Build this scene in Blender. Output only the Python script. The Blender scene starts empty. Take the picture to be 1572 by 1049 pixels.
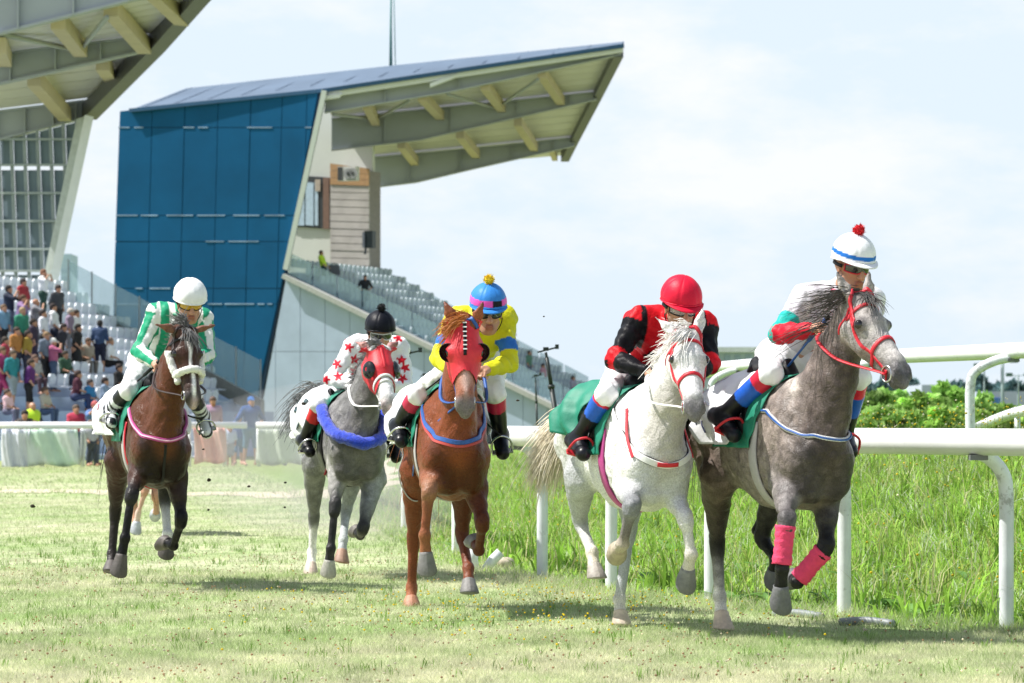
import bpy, bmesh, math, random
import numpy as np
from mathutils import Vector, Matrix
random.seed(7); RNG = np.random.default_rng(7)
SC = bpy.context.scene
COL = SC.collection

# ------------------------------------------------------------------ camera, sky, sun, exposure
F = 5240.0            # focal length in photo pixels (photo 1572 x 1049)
CX, HY, CAMH = 786.0, 642.0, 1.2
cam_d = bpy.data.cameras.new('camera')
cam = bpy.data.objects.new('camera', cam_d); COL.objects.link(cam)
cam.location = (0, 0, CAMH); cam.rotation_euler = (math.radians(90), 0, 0)
cam_d.sensor_width = 36.0; cam_d.lens = F / 1572 * 36.0
cam_d.shift_y = (HY - 524.5) / 1572.0
cam_d.clip_start = 0.5; cam_d.clip_end = 6000
cam_d.dof.use_dof = True; cam_d.dof.focus_distance = 20.3; cam_d.dof.aperture_fstop = 7.0
SC.camera = cam

SUN_DIR = Vector((-0.66, 0.02, 1.0)).normalized()      # towards the sun
world = bpy.data.worlds.new('World'); SC.world = world; world.use_nodes = True
wn = world.node_tree; wn.nodes.clear()
_o = wn.nodes.new('ShaderNodeOutputWorld'); _b = wn.nodes.new('ShaderNodeBackground')
_s = wn.nodes.new('ShaderNodeTexSky'); _s.sky_type = 'NISHITA'; _s.sun_disc = False
_s.sun_elevation = math.asin(SUN_DIR.z)
_s.sun_rotation = math.atan2(SUN_DIR.x, SUN_DIR.y)
_s.air_density = 1.0; _s.dust_density = 2.0; _s.ozone_density = 1.0; _s.altitude = 50
# thin bright summer cloud veil over the physical sky
_tc = wn.nodes.new('ShaderNodeTexCoord')
_mp = wn.nodes.new('ShaderNodeMapping'); _mp.inputs['Scale'].default_value = (9, 9, 22)
_nz = wn.nodes.new('ShaderNodeTexNoise'); _nz.inputs['Scale'].default_value = 1.0
_nz.inputs['Detail'].default_value = 7; _nz.inputs['Roughness'].default_value = 0.62
_cr = wn.nodes.new('ShaderNodeValToRGB')
_cr.color_ramp.elements[0].position = 0.48; _cr.color_ramp.elements[0].color = (0, 0, 0, 1)
_cr.color_ramp.elements[1].position = 0.66; _cr.color_ramp.elements[1].color = (1, 1, 1, 1)
_mx = wn.nodes.new('ShaderNodeMixRGB'); _cc = wn.nodes.new('ShaderNodeMixRGB'); _cc.inputs[1].default_value = (6.55, 7.5, 8.35, 1); _cc.inputs[2].default_value = (8.0, 8.2, 8.4, 1)
wn.links.new(_tc.outputs['Generated'], _mp.inputs['Vector']); wn.links.new(_mp.outputs[0], _nz.inputs['Vector'])
wn.links.new(_nz.outputs['Fac'], _cr.inputs[0])
# the veil thins with height: bright haze towards the horizon, clear blue overhead
_sx = wn.nodes.new('ShaderNodeSeparateXYZ'); _me = wn.nodes.new('ShaderNodeMapRange'); _me.interpolation_type = 'SMOOTHSTEP'
_me.inputs[1].default_value = 0.10; _me.inputs[2].default_value = 0.75; _me.inputs[3].default_value = 1.0; _me.inputs[4].default_value = 0.12
_mm = wn.nodes.new('ShaderNodeMath'); _mm.operation = 'MULTIPLY'
wn.links.new(_tc.outputs['Generated'], _sx.inputs[0]); wn.links.new(_sx.outputs['Z'], _me.inputs[0])
wn.links.new(_cr.outputs[0], _cc.inputs[0]); wn.links.new(_cc.outputs[0], _mx.inputs[2]); _mm.inputs[0].default_value = 0.95; wn.links.new(_me.outputs[0], _mm.inputs[1]); wn.links.new(_mm.outputs[0], _mx.inputs[0])
wn.links.new(_s.outputs[0], _mx.inputs[1]); wn.links.new(_mx.outputs[0], _b.inputs[0]); wn.links.new(_b.outputs[0], _o.inputs[0])
_b.inputs[1].default_value = 0.085
sun_d = bpy.data.lights.new('sun', 'SUN'); sun = bpy.data.objects.new('sun', sun_d); COL.objects.link(sun)
sun_d.energy = 5.0; sun_d.angle = math.radians(0.53); sun_d.color = (1.0, 0.965, 0.91)
sun.rotation_euler = SUN_DIR.to_track_quat('Z', 'Y').to_euler()
SC.view_settings.view_transform = 'Standard'; SC.view_settings.look = 'None'
SC.view_settings.gamma = 1.0; SC.view_settings.use_curve_mapping = False
SC.view_settings.exposure = 0.56
SC.render.engine = 'CYCLES'
SC.cycles.use_denoising = True
SC.cycles.max_bounces = 7; SC.cycles.transparent_max_bounces = 12
SC.cycles.caustics_reflective = False; SC.cycles.caustics_refractive = False

# ------------------------------------------------------------------ pixel helpers
def V3(*a): return np.array(a, dtype=float)
def P(px, py, Y): return V3((px - CX) / F * Y, Y, CAMH + (HY - py) / F * Y)
def nrm(v):
    v = np.asarray(v, float); n = np.linalg.norm(v)
    return v / n if n > 1e-9 else v
def lerp(a, b, t): return a + (b - a) * t

# ------------------------------------------------------------------ object helpers
def empty(name, loc=(0, 0, 0), rz=0.0):
    o = bpy.data.objects.new(name, None); COL.objects.link(o)
    o.location = loc; o.rotation_euler = (0, 0, rz); o.empty_display_size = 0.2
    return o
def tag(o, label=None, cat=None, group=None, kind=None):
    if label: o['label'] = label
    if cat: o['category'] = cat
    if group: o['group'] = group
    if kind: o['kind'] = kind
    return o
def link(name, me, parent=None, loc=None):
    o = bpy.data.objects.new(name, me); COL.objects.link(o)
    if parent is not None: o.parent = parent
    if loc is not None: o.location = loc
    return o
def mesh_np(name, verts, faces, mat=None, smooth=False, col=None):
    """faces: (n,4)/(n,3) int array or list of lists"""
    me = bpy.data.meshes.new(name)
    verts = np.ascontiguousarray(verts, dtype=np.float32).reshape(-1, 3)
    if isinstance(faces, np.ndarray):
        nf, k = faces.shape
        me.vertices.add(len(verts)); me.vertices.foreach_set('co', verts.ravel())
        me.loops.add(nf * k); me.loops.foreach_set('vertex_index', np.ascontiguousarray(faces, dtype=np.int32).ravel())
        me.polygons.add(nf)
        me.polygons.foreach_set('loop_start', np.arange(0, nf * k, k, dtype=np.int32))
        me.polygons.foreach_set('loop_total', np.full(nf, k, dtype=np.int32))
    else:
        me.from_pydata([tuple(v) for v in verts], [], [tuple(int(i) for i in f) for f in faces])
    if smooth: me.polygons.foreach_set('use_smooth', np.ones(len(me.polygons), dtype=bool))
    if col is not None:
        ca = me.color_attributes.new('Col', 'FLOAT_COLOR', 'POINT')
        c4 = np.ones((len(verts), 4), np.float32); c4[:, :3] = col
        ca.data.foreach_set('color', c4.ravel())
    me.update(calc_edges=True)
    if mat: me.materials.append(mat)
    return me
class MB:
    """collects simple shapes into one mesh"""
    def __init__(s): s.v = []; s.f = []; s.n = 0
    def add(s, verts, faces):
        s.v.extend([tuple(map(float, q)) for q in verts]); s.f.extend([[i + s.n for i in f] for f in faces]); s.n = len(s.v)
    def hexa(s, p):      # 8 corners: 0-3 bottom loop, 4-7 top loop
        s.add(p, [(3, 2, 1, 0), (4, 5, 6, 7), (0, 1, 5, 4), (1, 2, 6, 5), (2, 3, 7, 6), (3, 0, 4, 7)])
    def box(s, c, size, X=(1, 0, 0), Y=(0, 1, 0), Z=(0, 0, 1)):
        c = np.asarray(c, float); X, Y, Z = [np.asarray(a, float) * d / 2 for a, d in zip((X, Y, Z), size)]
        s.hexa([c - X - Y - Z, c + X - Y - Z, c + X + Y - Z, c - X + Y - Z, c - X - Y + Z, c + X - Y + Z, c + X + Y + Z, c - X + Y + Z])
    def bar(s, a, b, w, h, up=(0, 0, 1)):
        a = np.asarray(a, float); b = np.asarray(b, float); d = nrm(b - a)
        sd = nrm(np.cross(d, up)); u = np.cross(sd, d)
        s.box((a + b) / 2, (np.linalg.norm(b - a), w, h), d, sd, u)
    def prism(s, poly, off):      # polygon points (3D) extruded by a vector
        n = len(poly); off = np.asarray(off, float); poly = [np.asarray(q, float) for q in poly]
        s.add(poly + [q + off for q in poly], [list(range(n))[::-1], [i + n for i in range(n)]] +
              [(i, (i + 1) % n, (i + 1) % n + n, i + n) for i in range(n)])
    def tube(s, pts, r, n=8, cap=True):
        v, f = tube_vf(pts, r, n, cap); s.add(v, f)
    def build(s, name, mat, parent=None, smooth=False, loc=None):
        me = bpy.data.meshes.new(name); me.from_pydata(s.v, [], s.f)
        if smooth: me.polygons.foreach_set('use_smooth', np.ones(len(me.polygons), dtype=bool))
        me.update()
        if mat: me.materials.append(mat)
        return link(name, me, parent, loc)
def frames(pts):
    pts = np.asarray(pts, float); n = len(pts); T = np.gradient(pts, axis=0)
    T /= np.maximum(np.linalg.norm(T, axis=1, keepdims=True), 1e-9)
    u = nrm(np.cross(T[0], (0.31, 0.17, 0.93))); U = [u]
    for i in range(1, n):
        u = U[-1] - T[i] * np.dot(U[-1], T[i]); U.append(nrm(u))
    U = np.array(U); W = np.cross(T, U)
    return T, U, W
def tube_vf(pts, r, n=8, cap=True, closed=False):
    pts = np.asarray(pts, float); m = len(pts); r = np.broadcast_to(np.asarray(r, float), (m,))
    T, U, W = frames(pts); a = np.linspace(0, 2 * math.pi, n, endpoint=False)
    v = pts[:, None] + r[:, None, None] * (np.cos(a)[None, :, None] * U[:, None] + np.sin(a)[None, :, None] * W[:, None])
    f = []
    rng = m if closed else m - 1
    for i in range(rng):
        j = (i + 1) % m
        for k in range(n):
            l = (k + 1) % n; f.append((i * n + k, i * n + l, j * n + l, j * n + k))
    if cap and not closed:
        f.append(tuple(range(n))[::-1]); f.append(tuple((m - 1) * n + k for k in range(n)))
    return v.reshape(-1, 3), f
def spline(pts, n=8, closed=False):
    pts = np.asarray(pts, float); m = len(pts)
    if closed: ext = np.vstack([pts[-1], pts, pts[0], pts[1]]); segs = m
    else: ext = np.vstack([2 * pts[0] - pts[1], pts, 2 * pts[-1] - pts[-2]]); segs = m - 1
    out = []
    for i in range(segs):
        p0, p1, p2, p3 = ext[i:i + 4]
        for t in np.linspace(0, 1, n, endpoint=False):
            out.append(0.5 * ((2 * p1) + (p2 - p0) * t + (2 * p0 - 5 * p1 + 4 * p2 - p3) * t * t + (3 * p1 - p0 - 3 * p2 + p3) * t ** 3))
    if not closed: out.append(pts[-1])
    return np.array(out)
def uvsphere(c, r, nu=12, nv=8, X=(1, 0, 0), Y=(0, 1, 0), Z=(0, 0, 1)):
    r = np.broadcast_to(np.asarray(r, float), (3,)); c = np.asarray(c, float)
    X, Y, Z = [np.asarray(q, float) for q in (X, Y, Z)]
    v = [c + Z * r[2]]
    for i in range(1, nv):
        t = math.pi * i / nv
        for j in range(nu):
            p = 2 * math.pi * j / nu
            v.append(c + X * r[0] * math.sin(t) * math.cos(p) + Y * r[1] * math.sin(t) * math.sin(p) + Z * r[2] * math.cos(t))
    v.append(c - Z * r[2]); f = []
    for j in range(nu): f.append((0, 1 + j, 1 + (j + 1) % nu))
    for i in range(nv - 2):
        for j in range(nu):
            a = 1 + i * nu + j; b = 1 + i * nu + (j + 1) % nu; f.append((a, a + nu, b + nu, b))
    e = len(v) - 1
    for j in range(nu): f.append((e, e - nu + (j + 1) % nu, e - nu + j))
    return v, f

# ------------------------------------------------------------------ materials
MATS = {}
def mat(name, color, rough=0.6, var=0.12, scale=6.0, bump=0.0, bscale=40.0, metal=0.0, spec=0.5, coat=0.0, sheen=0.0, attr=False, sss=0.0, vec='Object'):
    if name in MATS: return MATS[name]
    m = bpy.data.materials.new(name); m.use_nodes = True; nt = m.node_tree; N = nt.nodes; L = nt.links
    b = N['Principled BSDF']
    tc = N.new('ShaderNodeTexCoord'); nz = N.new('ShaderNodeTexNoise')
    nz.inputs['Scale'].default_value = scale; nz.inputs['Detail'].default_value = 6; nz.inputs['Roughness'].default_value = 0.6
    L.new(tc.outputs[vec], nz.inputs['Vector'])
    mr = N.new('ShaderNodeMapRange'); mr.inputs[1].default_value = 0.3; mr.inputs[2].default_value = 0.7
    mr.inputs[3].default_value = 1 - var; mr.inputs[4].default_value = 1 + var
    L.new(nz.outputs['Fac'], mr.inputs[0])
    vm = N.new('ShaderNodeVectorMath'); vm.operation = 'SCALE'
    if attr:
        at = N.new('ShaderNodeAttribute'); at.attribute_name = 'Col'; L.new(at.outputs['Color'], vm.inputs[0])
    else: vm.inputs[0].default_value = color[:3]
    L.new(mr.outputs[0], vm.inputs['Scale']); L.new(vm.outputs[0], b.inputs['Base Color'])
    b.inputs['Roughness'].default_value = rough; b.inputs['Metallic'].default_value = metal
    b.inputs['Specular IOR Level'].default_value = spec
    b.inputs['Coat Weight'].default_value = coat; b.inputs['Sheen Weight'].default_value = sheen
    if sss: b.inputs['Subsurface Weight'].default_value = sss; b.inputs['Subsurface Radius'].default_value = (0.01, 0.004, 0.002); b.inputs['Subsurface Scale'].default_value = 1.0
    if bump:
        n2 = N.new('ShaderNodeTexNoise'); n2.inputs['Scale'].default_value = bscale; n2.inputs['Detail'].default_value = 5
        L.new(tc.outputs[vec], n2.inputs['Vector'])
        bp = N.new('ShaderNodeBump'); bp.inputs['Strength'].default_value = bump; bp.inputs['Distance'].default_value = 0.01
        L.new(n2.outputs['Fac'], bp.inputs['Height']); L.new(bp.outputs[0], b.inputs['Normal'])
    MATS[name] = m; return m
def glass_mat(name, color, clear=0.7, rough=0.05):
    if name in MATS: return MATS[name]
    m = bpy.data.materials.new(name); m.use_nodes = True; nt = m.node_tree; N = nt.nodes; L = nt.links
    b = N['Principled BSDF']; b.inputs['Base Color'].default_value = (*color, 1); b.inputs['Roughness'].default_value = rough
    t = N.new('ShaderNodeBsdfTransparent'); t.inputs[0].default_value = (*[min(1, c * 0.25 + 0.72) for c in color], 1)
    nz = N.new('ShaderNodeTexNoise'); nz.inputs['Scale'].default_value = 3.0
    mr = N.new('ShaderNodeMapRange'); mr.inputs[3].default_value = clear - 0.06; mr.inputs[4].default_value = clear + 0.06
    mx = N.new('ShaderNodeMixShader'); L.new(nz.outputs['Fac'], mr.inputs[0]); L.new(mr.outputs[0], mx.inputs[0])
    L.new(b.outputs[0], mx.inputs[1]); L.new(t.outputs[0], mx.inputs[2]); L.new(mx.outputs[0], N['Material Output'].inputs[0])
    MATS[name] = m; return m

# ------------------------------------------------------------------ implicit modelling: rounded cones, smooth union, surface nets
class Sdf:
    def __init__(s): s.p = []; s.sub = []
    def cone(s, a, b, ra, rb=None, k=0.03, col=None, colb=None, flat=None, tag=''):
        rb = ra if rb is None else rb
        a = np.asarray(a, float); b = np.asarray(b, float)
        if flat is not None: flat = (nrm(flat[0]), float(flat[1]))
        s.p.append(dict(a=a, b=b, ra=float(ra), rb=float(rb), k=float(k), ca=col, cb=colb if colb is not None else col, flat=flat, tag=tag)); return s
    def ball(s, c, r, k=0.03, col=None, tag=''): return s.cone(c, c, r, r, k, col, col, None, tag)
    def hole(s, a, b, ra, rb=None): s.sub.append(dict(a=np.asarray(a, float), b=np.asarray(b, float), ra=ra, rb=rb or ra, flat=None, k=0.01))
    @staticmethod
    def dist(pr, p, want_t=False):
        a, b = pr['a'].astype(np.float32), pr['b'].astype(np.float32); q = p - a
        ba = b - a
        if pr['flat'] is not None:
            n, f = pr['flat']; n = n.astype(np.float32); g = np.float32(1 / f - 1)
            q = q + (q @ n)[..., None] * n * g; ba = ba + n * (ba @ n) * g
        bb = float(ba @ ba)
        if bb < 1e-10: t = np.zeros(q.shape[:-1], np.float32)
        else: t = np.clip((q @ ba) / np.float32(bb), 0, 1)
        d = np.sqrt(np.maximum(((q - t[..., None] * ba) ** 2).sum(-1), 1e-12)) - (pr['ra'] + (pr['rb'] - pr['ra']) * t)
        if pr['flat'] is not None: d = d * np.float32(min(1.0, pr['flat'][1] * 1.0) if pr['flat'][1] < 1 else 1.0)
        return (d, t) if want_t else d
    def eval(s, p, tags=None):
        p = np.asarray(p, np.float32); D = np.full(p.shape[:-1], 1.0, np.float32)
        for pr in s.p:
            if tags and pr['tag'] not in tags: continue
            d = s.dist(pr, p); k = pr['k']; h = np.clip(0.5 + 0.5 * (D - d) / k, 0, 1); D = D + (d - D) * h - k * h * (1 - h)
        for pr in s.sub:
            D = np.maximum(D, -s.dist(pr, p))
        return D
    def mesh(s, h, tags=None, inflate=0.0):
        ps = [q for q in s.p if not tags or q['tag'] in tags]
        lo = np.min([np.minimum(q['a'], q['b']) - max(q['ra'], q['rb']) for q in ps], 0) - inflate - 3 * h
        hi = np.max([np.maximum(q['a'], q['b']) + max(q['ra'], q['rb']) for q in ps], 0) + inflate + 3 * h
        n = np.ceil((hi - lo) / h).astype(int) + 1
        D = np.full(n, 1.0, np.float32); ax = [(lo[i] + np.arange(n[i]) * h).astype(np.float32) for i in range(3)]
        for q, sub in [(q, 0) for q in ps] + [(q, 1) for q in (s.sub if not tags else [])]:
            m = max(q['ra'], q['rb']) + q['k'] + inflate + 3 * h
            l = np.clip(((np.minimum(q['a'], q['b']) - m - lo) / h).astype(int), 0, n); u = np.clip(((np.maximum(q['a'], q['b']) + m - lo) / h).astype(int) + 2, 0, n)
            if np.any(u <= l): continue
            G = np.stack(np.meshgrid(ax[0][l[0]:u[0]], ax[1][l[1]:u[1]], ax[2][l[2]:u[2]], indexing='ij'), -1)
            d = s.dist(q, G); B = D[l[0]:u[0], l[1]:u[1], l[2]:u[2]]
            if sub: B[:] = np.maximum(B, -d)
            else:
                k = q['k']; w = np.clip(0.5 + 0.5 * (B - d) / k, 0, 1); B[:] = B + (d - B) * w - k * w * (1 - w)
        return surface_nets(D - np.float32(inflate), lo, h)
    def normal(s, p, e=0.006, tags=None):
        g = np.stack([s.eval(p + np.eye(3)[i] * e, tags) - s.eval(p - np.eye(3)[i] * e, tags) for i in range(3)], -1)
        return g / np.maximum(np.linalg.norm(g, axis=-1, keepdims=True), 1e-9)
    def project(s, p, off=0.0, it=12, tags=None):
        p = np.asarray(p, float).copy()
        for _ in range(it): p -= s.normal(p, tags=tags) * ((s.eval(p, tags) - off) * 0.8)[..., None]
        return p
    def march(s, p, d, off=0.0, it=40, tags=None):
        """sphere-trace from points p along unit directions d until the surface (plus off)"""
        p = np.asarray(p, float).copy()
        for _ in range(it): p += d * ((s.eval(p, tags) - off) * 0.7)[..., None]
        return p
    def colours(s, v, default, soft=0.012, tags=None):
        v = np.asarray(v, np.float32); acc = np.zeros((len(v), 3)); W = np.zeros(len(v))
        ds, cs = [], []
        for q in s.p:
            if q['ca'] is None or (tags and q['tag'] not in tags): continue
            d, t = s.dist(q, v, True); ds.append(d)
            cs.append(np.asarray(q['ca'])[None] * (1 - t[:, None]) + np.asarray(q['cb'])[None] * t[:, None])
        if not ds: return np.tile(np.asarray(default, float), (len(v), 1))
        dm = np.min(ds, 0)
        for d, c in zip(ds, cs):
            w = np.exp(-(d - dm) / soft); acc += w[:, None] * c; W += w
        return acc / W[:, None]
def surface_nets(D, lo, h):
    S = D < 0; n = np.array(D.shape)
    c = np.zeros(n - 1, np.uint8)
    for i in (0, 1):
        for j in (0, 1):
            for k in (0, 1): c += S[i:n[0] - 1 + i, j:n[1] - 1 + j, k:n[2] - 1 + k]
    I, J, K = np.nonzero((c > 0) & (c < 8)); idx = np.full(n - 1, -1, np.int32); idx[I, J, K] = np.arange(len(I))
    acc = np.zeros((len(I), 3), np.float32); cnt = np.zeros(len(I), np.float32)
    offs = [(i, j, k) for i in (0, 1) for j in (0, 1) for k in (0, 1)]
    for a in offs:
        for ax in range(3):
            if a[ax]: continue
            b = list(a); b[ax] = 1
            da = D[I + a[0], J + a[1], K + a[2]]; db = D[I + b[0], J + b[1], K + b[2]]
            m = (da < 0) != (db < 0); t = np.where(m, da / np.where(m, da - db, 1), 0)
            p = np.zeros((len(I), 3), np.float32); p[:] = a; p[:, ax] = t
            acc += p * m[:, None]; cnt += m
    v = np.stack([I, J, K], -1) + acc / np.maximum(cnt, 1)[:, None]
    v = v * h + lo
    quads = []
    for ax in range(3):
        u, w = (ax + 1) % 3, (ax + 2) % 3
        sl0 = [slice(None)] * 3; sl1 = [slice(None)] * 3; sl0[ax] = slice(0, -1); sl1[ax] = slice(1, None)
        A = S[tuple(sl0)]; B = S[tuple(sl1)]; E = np.argwhere(A != B)
        E = E[(E[:, u] > 0) & (E[:, w] > 0) & (E[:, u] < n[u] - 1) & (E[:, w] < n[w] - 1)]
        flip = A[E[:, 0], E[:, 1], E[:, 2]]
        def cell(du, dw):
            e = E.copy(); e[:, u] -= du; e[:, w] -= dw; return idx[e[:, 0], e[:, 1], e[:, 2]]
        q = np.stack([cell(1, 1), cell(0, 1), cell(0, 0), cell(1, 0)], -1)
        q[~flip] = q[~flip][:, ::-1]; quads.append(q)
    q = np.vstack(quads); q = q[(q >= 0).all(1)]
    return v, q.astype(np.int32)
def keep_faces(v, f, keepv):
    f = f[keepv[f].all(1)]; used = np.zeros(len(v), bool); used[f.ravel()] = True
    remap = np.cumsum(used) - 1
    return v[used], remap[f].astype(np.int32)
def band_vf(pts, nors, w, th, closed=False):
    """flat strap: rectangular section following pts, lying on normals"""
    pts = np.asarray(pts, float); nors = np.asarray(nors, float); m = len(pts)
    if closed: T = np.roll(pts, -1, 0) - np.roll(pts, 1, 0)
    else: T = np.gradient(pts, axis=0)
    T /= np.maximum(np.linalg.norm(T, axis=1, keepdims=True), 1e-9)
    B = np.cross(T, nors); B /= np.maximum(np.linalg.norm(B, axis=1, keepdims=True), 1e-9); N = np.cross(B, T)
    w = np.broadcast_to(np.asarray(w, float), (m,))[:, None]
    v = np.stack([pts - B * w / 2 - N * th * .3, pts + B * w / 2 - N * th * .3, pts + B * w * .42 + N * th, pts - B * w * .42 + N * th], 1).reshape(-1, 3)
    f = []
    for i in range(m if closed else m - 1):
        j = (i + 1) % m
        for k in range(4): l = (k + 1) % 4; f.append((i * 4 + k, i * 4 + l, j * 4 + l, j * 4 + k))
    if not closed: f += [(3, 2, 1, 0), tuple((m - 1) * 4 + k for k in range(4))]
    return v, f
def grid_vf(Pg, thick=None, N=None):
    """Pg (a,b,3) grid -> sheet, with thickness along N when given"""
    a, b = Pg.shape[:2]; v = Pg.reshape(-1, 3); f = []
    def q(o, r):
        for i in range(a - 1):
            for j in range(b - 1):
                t = (o + i * b + j, o + i * b + j + 1, o + (i + 1) * b + j + 1, o + (i + 1) * b + j); f.append(t[::-1] if r else t)
    q(0, False)
    if thick is not None:
        v2 = (Pg - N * thick).reshape(-1, 3); n = a * b; v = np.vstack([v, v2]); q(n, True)
        ring = [j for j in range(b)] + [i * b + b - 1 for i in range(1, a)] + [(a - 1) * b + j for j in range(b - 2, -1, -1)] + [i * b for i in range(a - 2, 0, -1)]
        for i in range(len(ring)):
            p, r = ring[i], ring[(i + 1) % len(ring)]; f.append((p, p + n, r + n, r))
    return v, f

# ------------------------------------------------------------------ the ground, the track and the bank
RAIL = np.array([(5.6, 14.4), (4.4, 16.4), (3.5, 17.75), (2.706, 19.1), (1.92, 20.5), (1.17, 21.9), (.60, 23.3), (.092, 25.3), (-.572, 29.1), (-1.16, 35), (-1.9, 42), (-2.9, 50)])
RAILF = spline(np.c_[RAIL, np.zeros(len(RAIL))], 10)[:, :2]
_ext = np.vstack([[(14, 3.0)], RAILF, [(-4.2, 60), (-6, 75), (-10, 110)]])
def bank_e(x, y):
    """signed distance from the running rail, positive on the bank side"""
    p = np.stack([np.ravel(x), np.ravel(y)], -1).astype(float); best = np.full(len(p), 1e9); sg = np.ones(len(p))
    for a, b in zip(_ext[:-1], _ext[1:]):
        d = b - a; t = np.clip(((p - a) @ d) / (d @ d), 0, 1); q = p - (a + t[:, None] * d); r = np.hypot(q[:, 0], q[:, 1]); c = d[0] * (p[:, 1] - a[1]) - d[1] * (p[:, 0] - a[0])
        m = r < best; best = np.where(m, r, best); sg = np.where(m, np.where(c < 0, 1, -1), sg)
    return (best * sg).reshape(np.shape(x))
def sstep(x, a, b): t = np.clip((x - a) / (b - a), 0, 1); return t * t * (3 - 2 * t)
def gz(x, y):
    x = np.asarray(x, float); y = np.asarray(y, float); e = bank_e(x, y)
    return .78 * sstep(e, .35, 4.6) * (1 - sstep(y, 62, 95)) + .018 * np.sin(x * 1.7 + y * .9) * np.sin(y * 1.3 - x * .6) * (np.abs(y) < 80) * sstep(np.abs(y), 0, 1) * .6 + .05 * sstep(e, .3, 1.5) * np.sin(x * 3.1 + 1) * np.sin(y * 2.3) * (y < 60)
def patch(x, y):
    """0 green .. 1 dry turf, in mown bands and scorched patches"""
    n = .45 + .11 * np.sin(y * .55 + .25 * np.sin(x * .7)) + .12 * np.sin(x * 1.9 + 2.1 * np.sin(y * .8)) + .16 * np.sin(x * 4.3 - y * 2.2) + .12 * np.sin(x * 7.7 + y * 5.1)
    return np.clip(n + .30 * (1 - sstep(y, 15, 20)), 0, 1)
GREEN, DRY, LUSH = np.array((.31, .42, .165)), np.array((.60, .59, .41)), np.array((.31, .52, .085))
def ground():
    ys = np.concatenate([np.arange(2, 62, .4), np.arange(62, 130, 2.5), [140, 170, 210, 280, 400, 600, 1000, 1800, 3200]]); xs = np.concatenate([[-2500, -900, -400, -200, -100, -60], np.arange(-36, 36, .4), [60, 100, 200, 400, 900, 2500]])
    X, Y = np.meshgrid(xs, ys, indexing='ij'); Z = gz(X, Y); e = bank_e(X, Y); n = X.shape
    v = np.stack([X, Y, Z], -1).reshape(-1, 3); i = np.arange(v.shape[0]).reshape(n); f = np.stack([i[:-1, :-1], i[1:, :-1], i[1:, 1:], i[:-1, 1:]], -1).reshape(-1, 4)
    k = patch(X, Y)[..., None]; c = GREEN * (1 - k) + DRY * k; b = sstep(e, .0, .5)[..., None]; c = c * (1 - b) + LUSH * .6 * b; c = c * .82
    far = sstep(Y, 60, 100)[..., None]; c = c * (1 - far) + np.array((.26, .30, .12)) * far
    m = mat('turf_soil', (1, 1, 1), rough=.95, var=.35, scale=3.0, attr=True, bump=.6, bscale=30, spec=.1)
    o = link('ground', mesh_np('ground', v, f, m, True, c.reshape(-1, 3))); tag(o, kind='structure')
    # worn pale path crossing the track, widening to the right
    pts = []
    for x in np.linspace(-200, 640, 60):
        t = max(0, (x - 330) / 310); wob_ = 1.1 * math.sin(x * .05) + .6 * math.sin(x * .13)
        y0 = 749 + (x) * .019 + wob_ * .5; y1 = 754.5 + x * .020 + wob_; y0 -= 34 * max(0, t) ** 2.2
        row = []
        for y in (y0, y1): Yd = F * (CAMH - .012) / (y - HY); q = P(x, y, Yd); q[2] = float(gz(q[0], q[1])) + .006; row.append(q)
        pts.append(row)
    g = np.array(pts); v, f = grid_vf(g[:, ::-1]); o = link('dirt_path', mesh_np('dirt_path', v, f, mat('pale_dirt', (.56, .50, .38), rough=.95, var=.18, scale=1.5, bump=.5, spec=.1))); tag(o, kind='structure')
ground()
def blades(name, x, y, h, w, col, seg2=True, lean=.35, label=None, mt=None, z0=None, kind='stuff', cat=None):
    n = len(x); z = gz(x, y) if z0 is None else z0; base = np.stack([x, y, z - .005], -1); th = RNG.uniform(0, 2 * math.pi, n); ph = RNG.normal(0, .9, n)   # blades mostly show their faces to all sides
    wd = np.stack([np.cos(th), np.sin(th), np.zeros(n)], -1) * (w / 2)[:, None]; ld = np.stack([-np.sin(th + ph), np.cos(th + ph), np.zeros(n)], -1) * (h * np.abs(RNG.normal(lean, lean * .6, n)))[:, None]; up = np.zeros((n, 3)); up[:, 2] = h
    tip = base + up + ld
    if seg2:
        mid = base + up * .58 + ld * .30; tip[:, 2] -= (h * np.clip(np.linalg.norm(ld, axis=1) / h - .5, 0, 1) * .6)
        v = np.stack([base - wd, base + wd, mid + wd * .8, mid - wd * .8, tip], 1); f = np.array([(0, 1, 2), (0, 2, 3), (3, 2, 4)])[None] + (np.arange(n) * 5)[:, None, None]; k = 5
        cc = np.repeat(col, 5, 0) 
    else:
        v = np.stack([base - wd, base + wd, tip], 1); f = np.array([(0, 1, 2)])[None] + (np.arange(n) * 3)[:, None, None]; k = 3; cc = np.repeat(col, 3, 0)
    o = link(name, mesh_np(name, v.reshape(-1, 3), f.reshape(-1, 3), mt or M_GRASS, False, cc)); tag(o, label, cat, kind=kind); return o
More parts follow.
